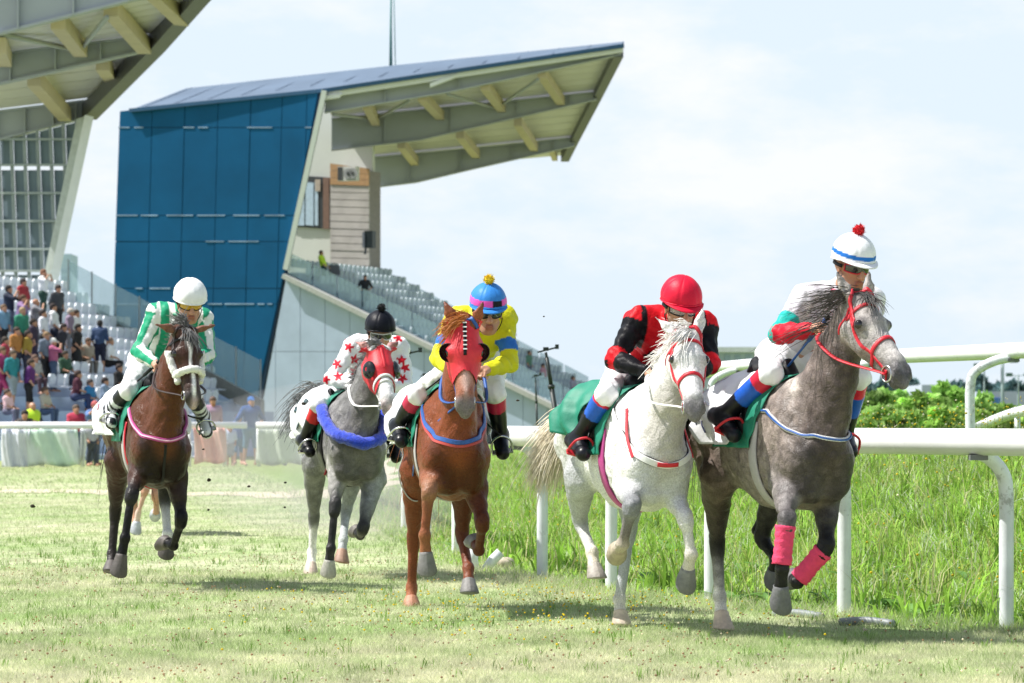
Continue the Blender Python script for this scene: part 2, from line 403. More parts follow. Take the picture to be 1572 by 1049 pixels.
def leaf_mat(name, trans=.35, rough=.6):
    m = bpy.data.materials.new(name); m.use_nodes = True; nt = m.node_tree; N = nt.nodes; L = nt.links; b = N['Principled BSDF']; at = N.new('ShaderNodeAttribute'); at.attribute_name = 'Col'
    tc = N.new('ShaderNodeTexCoord'); nz = N.new('ShaderNodeTexNoise'); nz.inputs['Scale'].default_value = 2.2; nz.inputs['Detail'].default_value = 4; L.new(tc.outputs['Object'], nz.inputs[0]); mr = N.new('ShaderNodeMapRange'); mr.inputs[1].default_value = .3; mr.inputs[2].default_value = .7; mr.inputs[3].default_value = .75; mr.inputs[4].default_value = 1.25; L.new(nz.outputs[0], mr.inputs[0])
    vm = N.new('ShaderNodeVectorMath'); vm.operation = 'SCALE'; L.new(at.outputs['Color'], vm.inputs[0]); L.new(mr.outputs[0], vm.inputs['Scale']); L.new(vm.outputs[0], b.inputs['Base Color']); b.inputs['Roughness'].default_value = rough; b.inputs['Specular IOR Level'].default_value = .25
    t = N.new('ShaderNodeBsdfTranslucent'); L.new(vm.outputs[0], t.inputs[0]); mx = N.new('ShaderNodeMixShader'); mx.inputs[0].default_value = trans; L.new(b.outputs[0], mx.inputs[1]); L.new(t.outputs[0], mx.inputs[2]); L.new(mx.outputs[0], N['Material Output'].inputs[0]); return m
M_GRASS = leaf_mat('grass_blade', .48); M_LEAF = leaf_mat('leaf', .35)
def scatter_track(n, y0, y1, xw=.165, x0=None):
    y = np.sqrt(RNG.uniform(y0 ** 2, y1 ** 2, n)); x = RNG.uniform(-xw if x0 is None else x0, xw, n) * y; e = bank_e(x, y); k = e < .12 + RNG.normal(0, .1, n); return x[k], y[k]
def turf():
    for y0, y1, n, hh, ww, s2 in ((14.5, 19, 190000, .034, .0038, False), (19, 27, 150000, .036, .0052, False), (27, 50, 90000, .040, .009, False), (50, 84, 40000, .05, .02, False)):
        x, y = scatter_track(n, y0, y1); xe, ye = scatter_track(n // 4, y0, y1, -.165, -.36); x = np.r_[x, xe]; y = np.r_[y, ye]; m = len(x); k = np.clip(patch(x, y) + RNG.normal(0, .28, m), 0, 1)[:, None]
        c = (GREEN * (1 - k) + DRY * k) * RNG.uniform(.75, 1.35, (m, 1)); edge = bank_e(x, y); h = hh * RNG.uniform(.4, 1.25, m) * (1 + 1.6 * sstep(edge, -.5, .1))
        blades('mown_grass', x, y, h, ww * RNG.uniform(.6, 1.3, m), c, s2, .75)
    # taller weeds, clumps
    n = 1500; x, y = scatter_track(n, 15, 34); k = RNG.random(len(x)) < .5; x, y = x[k], y[k]; x = np.repeat(x, 9) + RNG.normal(0, .022, 9 * len(x)); y = np.repeat(y, 9) + RNG.normal(0, .022, 9 * len(y)); m = len(x)
    blades('turf_tuft', x, y, RNG.uniform(.035, .075, m), np.full(m, .005), np.array((.17, .31, .05)) * RNG.uniform(.7, 1.3, (m, 1)), True, .4)
def bank_grass():
    n = 170000; y = np.sqrt(RNG.uniform(15.5 ** 2, 50 ** 2, n)); x = RNG.uniform(-3.2, 1.0, n) + y * .0; u = RNG.random(n)
    # along the rail: sample the rail polyline and step off to the bank side
    t = RNG.uniform(0, 1, n) ** 1.2; cum = np.r_[0, np.cumsum(np.hypot(*np.diff(RAILF, axis=0).T))]; s = t * cum[-1]; px_ = np.interp(s, cum, RAILF[:, 0]); py_ = np.interp(s, cum, RAILF[:, 1]); dx = np.gradient(RAILF[:, 0], cum); dy = np.gradient(RAILF[:, 1], cum); tx = np.interp(s, cum, dx); ty = np.interp(s, cum, dy)
    e = RNG.uniform(-.12, 6.2, n); x = px_ + ty * e; y = py_ - tx * e; k = (np.abs(x / y) < np.where(RNG.random(n) < .4, .30, .178)) & (bank_e(x, y) > -.12); x, y, e = x[k], y[k], e[k]; m = len(x)
    cl = .5 + .5 * np.sin(x * 3.1 + 1.7 * np.sin(y * 1.1)) * np.sin(y * 2.3 + 1.3 * np.sin(x * 1.9)); h = (.05 + .17 * sstep(e, .1, 1.3) * (.30 + .9 * cl)) * RNG.uniform(.5, 1.4, m); k = np.clip(RNG.normal(.25, .3, m) - .25 * cl, 0, 1)[:, None]
    c = (LUSH * (1 - k) + np.array((.50, .46, .17)) * k) * RNG.uniform(.65, 1.45, (m, 1)); dark = (RNG.random(m) < .15)[:, None]; pale = (RNG.random(m) < .16)[:, None]; c = np.where(pale, np.array((.52, .60, .40)), np.where(dark, c * .45, c))
    blades('bank_grass', x, y, h, RNG.uniform(.006, .014, m), c, True, .85)
    # broad bright leaves in clumps
    cx = RNG.uniform(-.5, 5, 260); cy = RNG.uniform(17, 40, 260); k = (bank_e(cx, cy) > .15) & (bank_e(cx, cy) < 5); cx, cy = cx[k], cy[k]; x = np.repeat(cx, 26) + RNG.normal(0, .10, 26 * len(cx)); y = np.repeat(cy, 26) + RNG.normal(0, .10, 26 * len(cx)); m = len(x)
    blades('bank_weed', x, y, RNG.uniform(.08, .32, m), RNG.uniform(.014, .03, m), np.array((.28, .48, .07)) * RNG.uniform(.6, 1.4, (m, 1)), True, .6)
    n = 5200; sel = RNG.integers(0, len(x), n) if len(x) else []
    s2 = RNG.uniform(0, 1, n) ** 1.1 * cum[-1]; e2 = RNG.uniform(.1, 5.6, n); ax = np.interp(s2, cum, RAILF[:, 0]) + np.interp(s2, cum, dy) * e2; ay = np.interp(s2, cum, RAILF[:, 1]) - np.interp(s2, cum, dx) * e2; hh = RNG.uniform(.16, .46, n)
    blades('seed_stalk', ax, ay, hh, RNG.uniform(.004, .008, n), np.array((.52, .50, .26)) * RNG.uniform(.7, 1.25, (n, 1)), True, .7)
    # flower stems on the crest
    n = 2400; s = RNG.uniform(0, 1, n) * cum[-1]; e = RNG.uniform(2.6, 6.4, n); px_ = np.interp(s, cum, RAILF[:, 0]); py_ = np.interp(s, cum, RAILF[:, 1]); tx = np.interp(s, cum, dx); ty = np.interp(s, cum, dy); x = px_ + ty * e; y = py_ - tx * e; h = RNG.uniform(.22, .62, n) * np.where(RNG.random(n) < .25, 1.25, .75); z = gz(x, y)
    blades('flower_stem', x, y, h, np.full(n, .007), np.array((.26, .36, .09)) * RNG.uniform(.6, 1.3, (n, 1)), True, .12)
def specks(name, x, y, z, r, cols, label=None):
    n = len(x); o = np.array([(1, 0, 0), (-1, 0, 0), (0, 1, 0), (0, -1, 0), (0, 0, .8), (0, 0, -.8)]); c = np.stack([x, y, z], -1); v = c[:, None] + o[None] * r[:, None, None]; fc = np.array([(0, 2, 4), (2, 1, 4), (1, 3, 4), (3, 0, 4), (2, 0, 5), (1, 2, 5), (3, 1, 5), (0, 3, 5)])
    f = fc[None] + (np.arange(n) * 6)[:, None, None]; ob = link(name, mesh_np(name, v.reshape(-1, 3), f.reshape(-1, 3), M_LEAF, False, np.repeat(cols, 6, 0))); tag(ob, kind='stuff')
def flowers():
    x, y = scatter_track(5200, 15, 30); n = len(x); cl = .5 + .5 * np.sin(x * 2.2 + y * 1.1); k = RNG.random(n) < .25 + .7 * cl; x, y = x[k], y[k]; n = len(x); b = (RNG.random(n) < .55)[:, None]
    specks('clover_flower', x, y, gz(x, y) + RNG.uniform(.025, .05, n), RNG.uniform(.004, .0085, n), np.where(b, np.array((.42, .27, .15)), np.array((.70, .64, .50))) * RNG.uniform(.7, 1.2, (n, 1)))
    x = RNG.normal(.2, .9, 420); y = RNG.normal(21.2, 1.6, 420); k = bank_e(x, y) < .1; x, y = x[k], y[k]; n = len(x); specks('buttercup_flower', x, y, gz(x, y) + RNG.uniform(.03, .07, n), RNG.uniform(.005, .009, n), np.tile((.75, .58, .02), (n, 1)))
    n = 5000; x = RNG.uniform(-1, 7, n); y = RNG.uniform(17, 46, n); e = bank_e(x, y); k = (e > .4) & (e < 6.5) & ((e > 3) | (RNG.random(n) < .25)); x, y, e = x[k], y[k], e[k]; n = len(x); b = (RNG.random(n) < .75)[:, None]
    specks('wild_flower', x, y, gz(x, y) + np.where(e > 3, RNG.uniform(.15, .62, n) ** 1.15, RNG.uniform(.1, .3, n)), RNG.uniform(.006, .013, n), np.where(b, np.array((.72, .58, .03)), np.array((.75, .72, .55))) * RNG.uniform(.7, 1.1, (n, 1)))
def broadleaf():
    """rosettes of dock and plantain among the grass of the bank"""
    vs, fs, cs, n = [], [], [], 0
    for _ in range(95):
        y = RNG.uniform(17.5, 34); x = RNG.uniform(-1, 5); e = float(bank_e(x, y))
        if not .25 < e < 4.6: continue
        z = float(gz(x, y)); k0 = int(RNG.integers(6, 11)); sz = RNG.uniform(.10, .22); tone = RNG.uniform(.7, 1.2)
        for i in range(k0):
            th = RNG.uniform(0, 6.28); d = V3(math.cos(th), math.sin(th), 0); sd_ = V3(-d[1], d[0], 0); L_ = sz * RNG.uniform(.7, 1.3); up = RNG.uniform(.5, 1.3); g = []
            for j in range(5):
                t = j / 4; c = V3(x, y, z) + d * L_ * t + V3(0, 0, L_ * up * (t - .55 * t * t)); w = L_ * .17 * math.sin(math.pi * (.08 + .9 * t)) ; g += [c - sd_ * w, c + V3(0, 0, -w * .35), c + sd_ * w]
            vs.append(np.array(g))
            for j in range(4):
                for q in range(2): o = n + j * 3 + q; fs.append((o, o + 1, o + 4, o + 3))
            cs.append(np.tile(np.array((.20, .38, .10)) * tone * RNG.uniform(.8, 1.2), (15, 1))); n += 15
    o = link('dock_leaf', mesh_np('dock_leaf', np.vstack(vs), np.array(fs), M_LEAF, True, np.vstack(cs))); tag(o, kind='stuff')
turf(); bank_grass(); broadleaf(); flowers()

# ------------------------------------------------------------------ running rails
M_PVC = mat('white_rail', (.80, .81, .82), rough=.32, var=.05, scale=5, spec=.5)
M_PVCP = mat('white_post', (.74, .77, .80), rough=.4, var=.10, scale=7, spec=.4, bump=.05)
def grime(m, amount, col=(.16, .15, .11)):
    """scuffs and splashes over a painted surface"""
    nt = m.node_tree; N = nt.nodes; L = nt.links; b = N['Principled BSDF']; src = b.inputs['Base Color'].links[0].from_socket; tc = N.new('ShaderNodeTexCoord'); a = N.new('ShaderNodeTexNoise'); a.inputs['Scale'].default_value = 26; a.inputs['Detail'].default_value = 6; a.inputs['Roughness'].default_value = .7; L.new(tc.outputs['Object'], a.inputs[0])
    c = N.new('ShaderNodeTexNoise'); c.inputs['Scale'].default_value = 2.3; L.new(tc.outputs['Object'], c.inputs[0]); k = N.new('ShaderNodeMath'); k.operation = 'MULTIPLY'; L.new(a.outputs[0], k.inputs[0]); L.new(c.outputs[0], k.inputs[1]); r = N.new('ShaderNodeMapRange'); r.inputs[1].default_value = .30; r.inputs[2].default_value = .40; r.inputs[3].default_value = 0; r.inputs[4].default_value = amount; L.new(k.outputs[0], r.inputs[0])
    mx = N.new('ShaderNodeMixRGB'); mx.inputs[2].default_value = (*col, 1); L.new(r.outputs[0], mx.inputs[0]); L.new(src, mx.inputs[1]); L.new(mx.outputs[0], b.inputs['Base Color'])
grime(M_PVCP, .55); grime(M_PVC, .22)
M_DKPL = mat('grey_fitting', (.16, .17, .18), rough=.5)
def rail_thing(name, path, zc, r, label, posts, cat='rail', post_off=.20, grp=None, joints=()):
    """tube on goosenecked posts that stand behind it"""
    root = empty(name, tuple(path[0]) if len(path[0]) == 3 else (path[0][0], path[0][1], 0)); tag(root, label, cat, grp); o = np.array(root.location)
    p = np.array([(x, y, zc(x, y) if callable(zc) else zc) for x, y in np.asarray(path)[:, :2]]) - o; v, f = tube_vf(p, r, 20); link('rail_tube', mesh_np('rail_tube', v, f, M_PVC, True), root)
    for q in joints: v, f = tube_vf(np.array(q) - o, r * 1.02, 20); link('rail_joint', mesh_np('rail_joint', v, f, M_DKPL, True), root)
    for (x, y, dx, dy) in posts:      # dx,dy: unit offset of the post foot from the rail line
        z = zc(x, y) if callable(zc) else zc; g = float(gz(x + dx * post_off, y + dy * post_off)); a = np.array((x, y, z - r * .6)); ft = np.array((x + dx * post_off, y + dy * post_off, g - .05)); kn = np.array((ft[0], ft[1], z - r - .24))
        q = spline([ft, lerp(ft, kn, .5), kn, kn + np.array((-dx * post_off * .12, -dy * post_off * .12, .13)), kn + np.array((-dx * post_off * .55, -dy * post_off * .55, .22)), a + (0, 0, -.01)], 6) - o; v, f = tube_vf(q, .042, 14); link('post', mesh_np('post', v, f, M_PVCP, True), root)
        mb = MB(); mb.box(a - o + (0, 0, -r * .55), (.10, .10, .03)); mb.build('bracket', M_DKPL, root)
    return root
def rail_at(t):
    i = min(len(RAILF) - 2, max(1, int(t))); d = nrm(RAILF[i + 1] - RAILF[i - 1]); return RAILF[i], np.array((d[1], -d[0]))
pp = []
for pxx in (1700, 1528, 1277, 1070, 912, 805, 683, 640, 606):
    k = int(np.argmin(np.abs(RAILF[:, 0] / RAILF[:, 1] * F + CX - (pxx - 14)))); d = nrm(RAILF[min(k + 1, len(RAILF) - 1)] - RAILF[k - 1]); pp.append((RAILF[k][0], RAILF[k][1], d[1], -d[0]))
rail_thing('running_rail', RAILF, 1.065, .076, 'white plastic running rail on bent posts along the foot of the grassy bank', pp)
BR = spline(np.array([(9.6, 17.5, 0), (8.0, 20, 0), (6.6, 22.5, 0), (5.2, 26, 0), (4.45, 28.6, 0), (3.75, 33, 0), (3.1, 39, 0), (2.78, 44, 0), (2.75, 48, 0)]), 10)[:, :2]
bz = lambda x, y: 1.2 + (HY - np.interp(x / y * F + CX, [1080, 1110, 1200, 1400, 1572, 1800], [575, 563, 556, 546, 538, 530])) / F * y
bp = []
for pxx in (2500, 2150, 1850, 1660, 1497, 1322, 1196, 1108):
    k = int(np.argmin(np.abs(BR[:, 0] / BR[:, 1] * F + CX - (pxx + (55 if pxx > 1400 else 25))))); bp.append((BR[k][0], BR[k][1], -1, .15))
rail_thing('running_rail', BR, bz, .070, 'white rail on top of the bank behind the dapple grey horse, bent posts below it', bp, post_off=.36)
BR2 = BR[30:] + np.array((.6, 2.2)); rail_thing('running_rail', BR2, lambda x, y: bz(x - .6, y - 2.2) + .06, .06, 'thin second white rail running just beyond the rail on the bank top', [], post_off=.3)
q = spline([P(1490, 662, 36), P(1530, 644, 35), P(1572, 631, 34), P(1640, 622, 33)], 6); rr_ = empty('low_rail', q[0]); tag(rr_, 'low white rail sloping out of the weeds at the right end of the bank', 'rail'); v, f = tube_vf(q - q[0], .055, 12); link('rail_tube', mesh_np('rail_tube', v, f, M_PVC, True), rr_)
mb = MB(); mb.tube([P(1562, 634, 34.2) - q[0], P(1562, 690, 34.2) - q[0]], .03, 8); mb.build('post', M_PVCP, rr_, True)
# grey hose-like pipes lying at the rail foot
M_PIPE = mat('grey_pipe', (.22, .245, .25), rough=.5, var=.2, scale=12)
for (x0, y0, x1, y1), lb in (((1188, 934, 1262, 938), 'short grey pipe lying in the grass under the dapple grey'), ((1290, 946, 1372, 949), 'grey plastic pipe lying in the grass right of the rail post beside the dapple grey')):
    a = P(x0, y0, F * (CAMH - .05) / (y0 - HY)); b = P(x1, y1, F * (CAMH - .05) / (y1 - HY)); o_ = empty('pipe', a); tag(o_, lb, 'pipe', 'pipes lying at the rail foot'); v, f = tube_vf(spline([(0, 0, 0), (b - a) * .5 + (0, .02, .012), b - a], 5) - np.array((0, 0, .035)), .024, 10); link('tube', mesh_np('tube', v, f, M_PIPE, True), o_)
a = P(729, 880, 26.6); o_ = empty('broken_post', a); tag(o_, 'broken white post stump leaning beside the hoof of the chestnut', 'post'); v, f = tube_vf([(0, 0, -.05), (-.02, 0, .12), (.02, 0, .24)], .045, 12); link('stump', mesh_np('stump', v, f, M_PVCP, True), o_); v, f = tube_vf([(.05, 0, -.03), (.14, .05, .10), (.20, .05, .16)], .04, 12); link('stump', mesh_np('stump', v, f, M_PVCP, True), o_)
v, f = uvsphere((0, 0, 0), (.07, .06, .05), 10, 7); v = np.array(v) * (1 + RNG.normal(0, .06, (len(v), 1))); o_ = link('stone', mesh_np('stone', v, f, mat('pale_stone', (.48, .42, .33), rough=.9, var=.25, scale=14), True), None, P(776, 865, 26.8)); tag(o_, 'pale round stone in the grass behind the rail near the chestnut', 'stone')
# mud clods thrown up by the hooves
CLODL = ['right of the bay horse over the pale path', 'left of the middle between bay and grey horses', 'above the turf left of the grey horse', 'low beside the folded hoof of the bay horse', 'at belly height right of the bay horse', 'beside the tail of the grey horse', 'low over the turf at the far left', 'over the pale path left of the grey horse', 'in front of the concrete wall by the leaning pole', 'against the sky right of the rider in yellow']
M_CLOD = mat('mud_clod', (.035, .028, .018), rough=.95, var=.3, scale=40)
for i, (x, y, Y, r) in enumerate(((321, 737, 24, .012), (382, 747, 24, .008), (437, 779, 24, .007), (320, 783, 24.5, .007), (312, 690, 24, .006), (466, 620, 25, .012), (50, 777, 24, .012), (438, 741, 24.5, .007), (795, 615, 20, .006), (835, 486, 20, .004))):
    v, f = uvsphere((0, 0, 0), (r * 1.5, r, r), 8, 5); v = np.array(v) * (1 + RNG.normal(0, .15, (len(v), 1))); o_ = link('mud_clod', mesh_np('mud_clod', v, f, M_CLOD, True), None, P(x, y, Y)); tag(o_, 'dark mud clod in the air ' + CLODL[i], 'clod', 'mud clods thrown up by the hooves')

# ------------------------------------------------------------------ bushes, trees and far buildings on the right
leaf_gain = True
def leaves(name, c, rad, n, size, col, parent, clumps=22, seed=0):
    r = np.random.default_rng(seed); cc = r.normal(0, 1, (clumps, 3)); cc /= np.linalg.norm(cc, axis=1, keepdims=True); cc *= r.uniform(.35, .95, (clumps, 1)); cc[:, 2] = cc[:, 2] * .9 + .05; k = r.integers(0, clumps, n); q = r.normal(0, 1, (n, 3)); q /= np.linalg.norm(q, axis=1, keepdims=True); q *= r.uniform(.1, 1, (n, 1)) ** .5 * r.uniform(.18, .42, clumps)[k][:, None]
    p = np.asarray(c) + (cc[k] + q) * np.asarray(rad); a = r.normal(0, 1, (n, 3)); a /= np.linalg.norm(a, axis=1, keepdims=True); b = np.cross(a, r.normal(0, 1, (n, 3))); b /= np.linalg.norm(b, axis=1, keepdims=True); s = (size * r.uniform(.6, 1.4, n))[:, None]
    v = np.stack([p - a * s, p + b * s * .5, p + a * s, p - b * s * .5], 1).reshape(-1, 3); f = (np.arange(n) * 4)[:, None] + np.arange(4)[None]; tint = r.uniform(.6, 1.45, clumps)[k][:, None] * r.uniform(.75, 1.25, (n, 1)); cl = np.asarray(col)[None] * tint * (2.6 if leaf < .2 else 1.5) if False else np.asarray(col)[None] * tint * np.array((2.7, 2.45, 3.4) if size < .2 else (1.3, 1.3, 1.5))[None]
    return link(name, mesh_np(name, v, f, M_LEAF, False, np.repeat(cl, 4, 0)), parent)
M_BARK = mat('bark', (.12, .09, .065), rough=.9, var=.3, scale=12, bump=.5)
def plant(name, cat, label, grp, px_, top, Y, wpx, n, col, leaf, seed, base=None):
    g = float(gz((px_ - CX) / F * Y, Y)) if base is None else base; x = (px_ - CX) / F * Y; zt = CAMH + (HY - top) / F * Y; H_ = zt - g; w = wpx / F * Y / 2; root = empty(name, (x, Y, g)); tag(root, label, cat, grp)
    st = .12 if name == 'bush' else .22; leaves('crown', (0, 0, H_ * (.5 + st * .5)), (w, w * .8, H_ * (.5 - st * .4)), n, leaf, col, root, 24, seed); r = random.Random(seed)
    mb = MB(); r0 = max(.03, H_ * .025); mb.tube([(0, 0, -.1), (.03, 0, H_ * .35), (r.uniform(-.1, .1), 0, H_ * .7)], [r0, r0 * .8, r0 * .35], 8)
    for i in range(4):
        a_ = r.uniform(0, 6.28); mb.tube([(.02, 0, H_ * (.2 + .1 * i)), (math.cos(a_) * w * .35, math.sin(a_) * w * .3, H_ * (.4 + .1 * i)), (math.cos(a_) * w * .6, math.sin(a_) * w * .5, H_ * (.55 + .1 * i))], [r0 * .5, r0 * .35, r0 * .12], 6)
    mb.build('trunk' if name != 'bush' else 'stem', M_BARK, root, True)
ORD = ['leftmost', 'second', 'third', 'fourth', 'fifth', 'sixth', 'seventh', 'eighth', 'ninth', 'tenth', 'eleventh', 'twelfth', 'thirteenth', 'fourteenth', 'fifteenth']
ordl = lambda k: ORD[k] + ('' if k == 0 else ' from the left')
for i, (x, t, Y, w, c) in enumerate(sorted(((1335, 600, 62, 90, (.09, .16, .03)), (1385, 590, 70, 70, (.10, .19, .035)), (1446, 592, 66, 80, (.11, .20, .035)), (1412, 606, 56, 80, (.12, .21, .035)), (1500, 608, 60, 80, (.09, .17, .03)), (1560, 618, 62, 90, (.10, .18, .03)), (1650, 606, 60, 110, (.10, .18, .03)), (1760, 600, 64, 130, (.09, .16, .03)), (1345, 612, 80, 120, (.06, .12, .03)), (1280, 604, 75, 130, (.08, .15, .03)), (1200, 606, 72, 120, (.09, .16, .03)), (1110, 606, 78, 130, (.08, .15, .03)), (1470, 622, 52, 110, (.13, .22, .04)), (1540, 628, 50, 100, (.13, .21, .04)), (1370, 626, 50, 110, (.12, .21, .04))))):
    plant('bush', 'bush', 'leafy green bush beyond the weeds on the bank, ' + ordl(i) + ' of the bushes', 'bushes beyond the bank', x, t, Y, w, 2600, c, .085 * Y / 60, 30 + i)
for i, (x, t, Y, w) in enumerate(sorted(((1352, 584, 300, 46), (1390, 588, 320, 50), (1398, 576, 340, 40), (1480, 586, 300, 60), (1513, 579, 310, 60), (1550, 584, 300, 55), (1590, 585, 310, 60), (1320, 592, 330, 60), (1455, 590, 330, 40), (1270, 590, 320, 60), (1210, 592, 330, 60)))):
    plant('tree', 'tree', 'hazy distant tree behind the bushes, ' + ordl(i) + ' of the far trees', 'far trees behind the bushes', x, t, Y, w, 1100, (.085, .15, .135), .42, 60 + i, 0.0)  # pale bluish leaf colour stands in for distance haze
def slab(name, px0, px1, py0, Y, label, col, cat='building', depth=12, windows=None, roof=None):
    a = P(px0, py0, Y); b = P(px1, py0, Y); root = empty(name, ((a[0] + b[0]) / 2, Y, 0)); tag(root, label, cat); W = b[0] - a[0]; H_ = a[2]
    mb = MB(); mb.box((0, depth / 2, H_ / 2), (W, depth, H_)); mb.build('wall', mat(name + '_wall_%d' % px0, col, rough=.8, var=.06, scale=.6), root)
    if roof: mb = MB(); mb.box((0, depth / 2, H_ + .15), (W + .8, depth + .8, .3)); mb.build('roof', mat(name + '_roof_%d' % px0, roof, rough=.6), root)
    for (u0, u1, w0, w1, c) in windows or ():
        mb = MB(); mb.box((lerp(-W / 2, W / 2, (u0 + u1) / 2), -.03, H_ * (w0 + w1) / 2), ((u1 - u0) * W, .10, H_ * (w1 - w0))); mb.build('window', mat('pane_%d%d%d' % tuple(int(q * 99) for q in c), c, rough=.15), root)
    return root
slab('pavilion', 1046, 1286, 541, 200, 'long pale grey-blue pavilion with a row of uprights behind the white rail', (.42, .52, .58), windows=[(i / 15 + .01, i / 15 + .045, .70, .97, (.26, .36, .42)) for i in range(15)], roof=(.8, .84, .86))
slab('warehouse', 1415, 1461, 591, 260, 'small pale building with a dark blue door panel seen over the bushes', (.40, .45, .56), windows=[(.45, .8, .2, .95, (.05, .10, .35))])
slab('warehouse', 1515, 1640, 601, 240, 'long low pale lilac building with a blue sign behind the light pole', (.38, .42, .56), windows=[(.02, .2, .3, .85, (.04, .14, .42))])
slab('tower_block', 93, 109, 390, 900, 'pale blue tower block far away behind the grandstands', (.45, .58, .74), depth=14, windows=[(.1 + .3 * (i % 3), .28 + .3 * (i % 3), .30 + .045 * (i // 3), .325 + .045 * (i // 3), (.38, .50, .66)) for i in range(42)])
for x, t, Y, w, lb in ((1539, 553, 150, 6, 'grey floodlight pole with lamps on two arms behind the bent rail post'), (1563, 575, 190, 3.5, 'thin light pole at the right edge behind the bushes'), (1511, 560, 220, 3, 'thin faint street lamp pole next to the bent rail post')):
    a = P(x, t, Y); root = empty('light_pole', (a[0], Y, 0)); tag(root, lb, 'light pole'); r = w / F * Y / 2; mb = MB(); mb.tube([(0, 0, 0), (0, 0, a[2])], [r, r * .8], 8); mb.build('pole', mat('pole_grey', (.20, .27, .27), rough=.6), root, True)
    for s in (-1, 1):
        mb = MB(); mb.tube([(0, 0, a[2] - .1), (s * .5, 0, a[2])], r * .3, 6); mb.build('arm', MATS['pole_grey'], root)
        mb = MB(); mb.box((s * .5, 0, a[2] - .02), (.34, .3, .2)); mb.build('lamp', mat('lamp_dark', (.06, .13, .11), rough=.5), root)
# poles with small heads standing inside the rail
M_POLE = mat('black_pole', (.012, .02, .018), rough=.5, var=.2)
for (x0, y0, x1, y1, Y, r, lb) in ((857, 660, 838, 541, 37, .028, 'thick black pole with a two-armed head, leaning left behind the white horse'), (825, 662, 822, 580, 60, .020, 'thin dark pole with a small flat head left of the leaning pole'), (633, 655, 627, 546, 37, .030, 'dark pole beside the rider in red-starred silks'), (653, 640, 651, 578, 60, .020, 'short thin dark pole with knobbed head left of the chestnut')):
    a = P(x0, y0, Y); b = P(x1, y1, Y); a = a + (a - b) / (a[2] - b[2]) * -(a[2] - float(gz(a[0], a[1]))) * -1 if False else a; root = empty('stand_pole', a); tag(root, lb, 'pole'); d = b - a; L_ = np.linalg.norm(d); u = d / L_
    g = float(gz(a[0], a[1])); k = (a[2] - g) / d[2]; mb = MB(); mb.tube([-d * k, d * .55], r, 10); mb.build('lower_tube', M_POLE, root, True); mb = MB(); mb.tube([d * .55, d * .93], r * .78, 10); mb.build('upper_tube', M_POLE, root, True); mb = MB(); mb.tube([d * .53, d * .58], r * 1.35, 10); mb.build('clamp', M_POLE, root, True)
    mb = MB(); mb.tube([d * .93, d], r * .55, 8); mb.bar(d - (.09 * r / .028, 0, -.0), d + (.11 * r / .028, 0, .05), .03, .018); mb.box(d + (.0, 0, .035), (.06, .05, .04)); mb.box(d + (.12 * r / .028, 0, .06), (.04, .04, .05)); mb.build('head', M_POLE, root)

# dust hanging low behind the middle horses
M_DUST = bpy.data.materials.new('dust'); M_DUST.use_nodes = True; _n = M_DUST.node_tree.nodes; _n.remove(_n['Principled BSDF']); _v = _n.new('ShaderNodeVolumePrincipled'); _v.inputs['Color'].default_value = (.93, .92, .88, 1); _v.inputs['Density'].default_value = .035; _v.inputs['Anisotropy'].default_value = .2; M_DUST.node_tree.links.new(_v.outputs[0], _n['Material Output'].inputs['Volume'])
for c_, r_ in (((-1.9, 37, .75), (1.7, 7.0, .85)), ((-1.3, 34, .55), (1.0, 4.5, .6))):
    v, f = uvsphere((0, 0, 0), r_, 28, 18); o = link('dust_cloud', mesh_np('dust_cloud', v, f, M_DUST, True), None, c_); tag(o, kind='stuff')

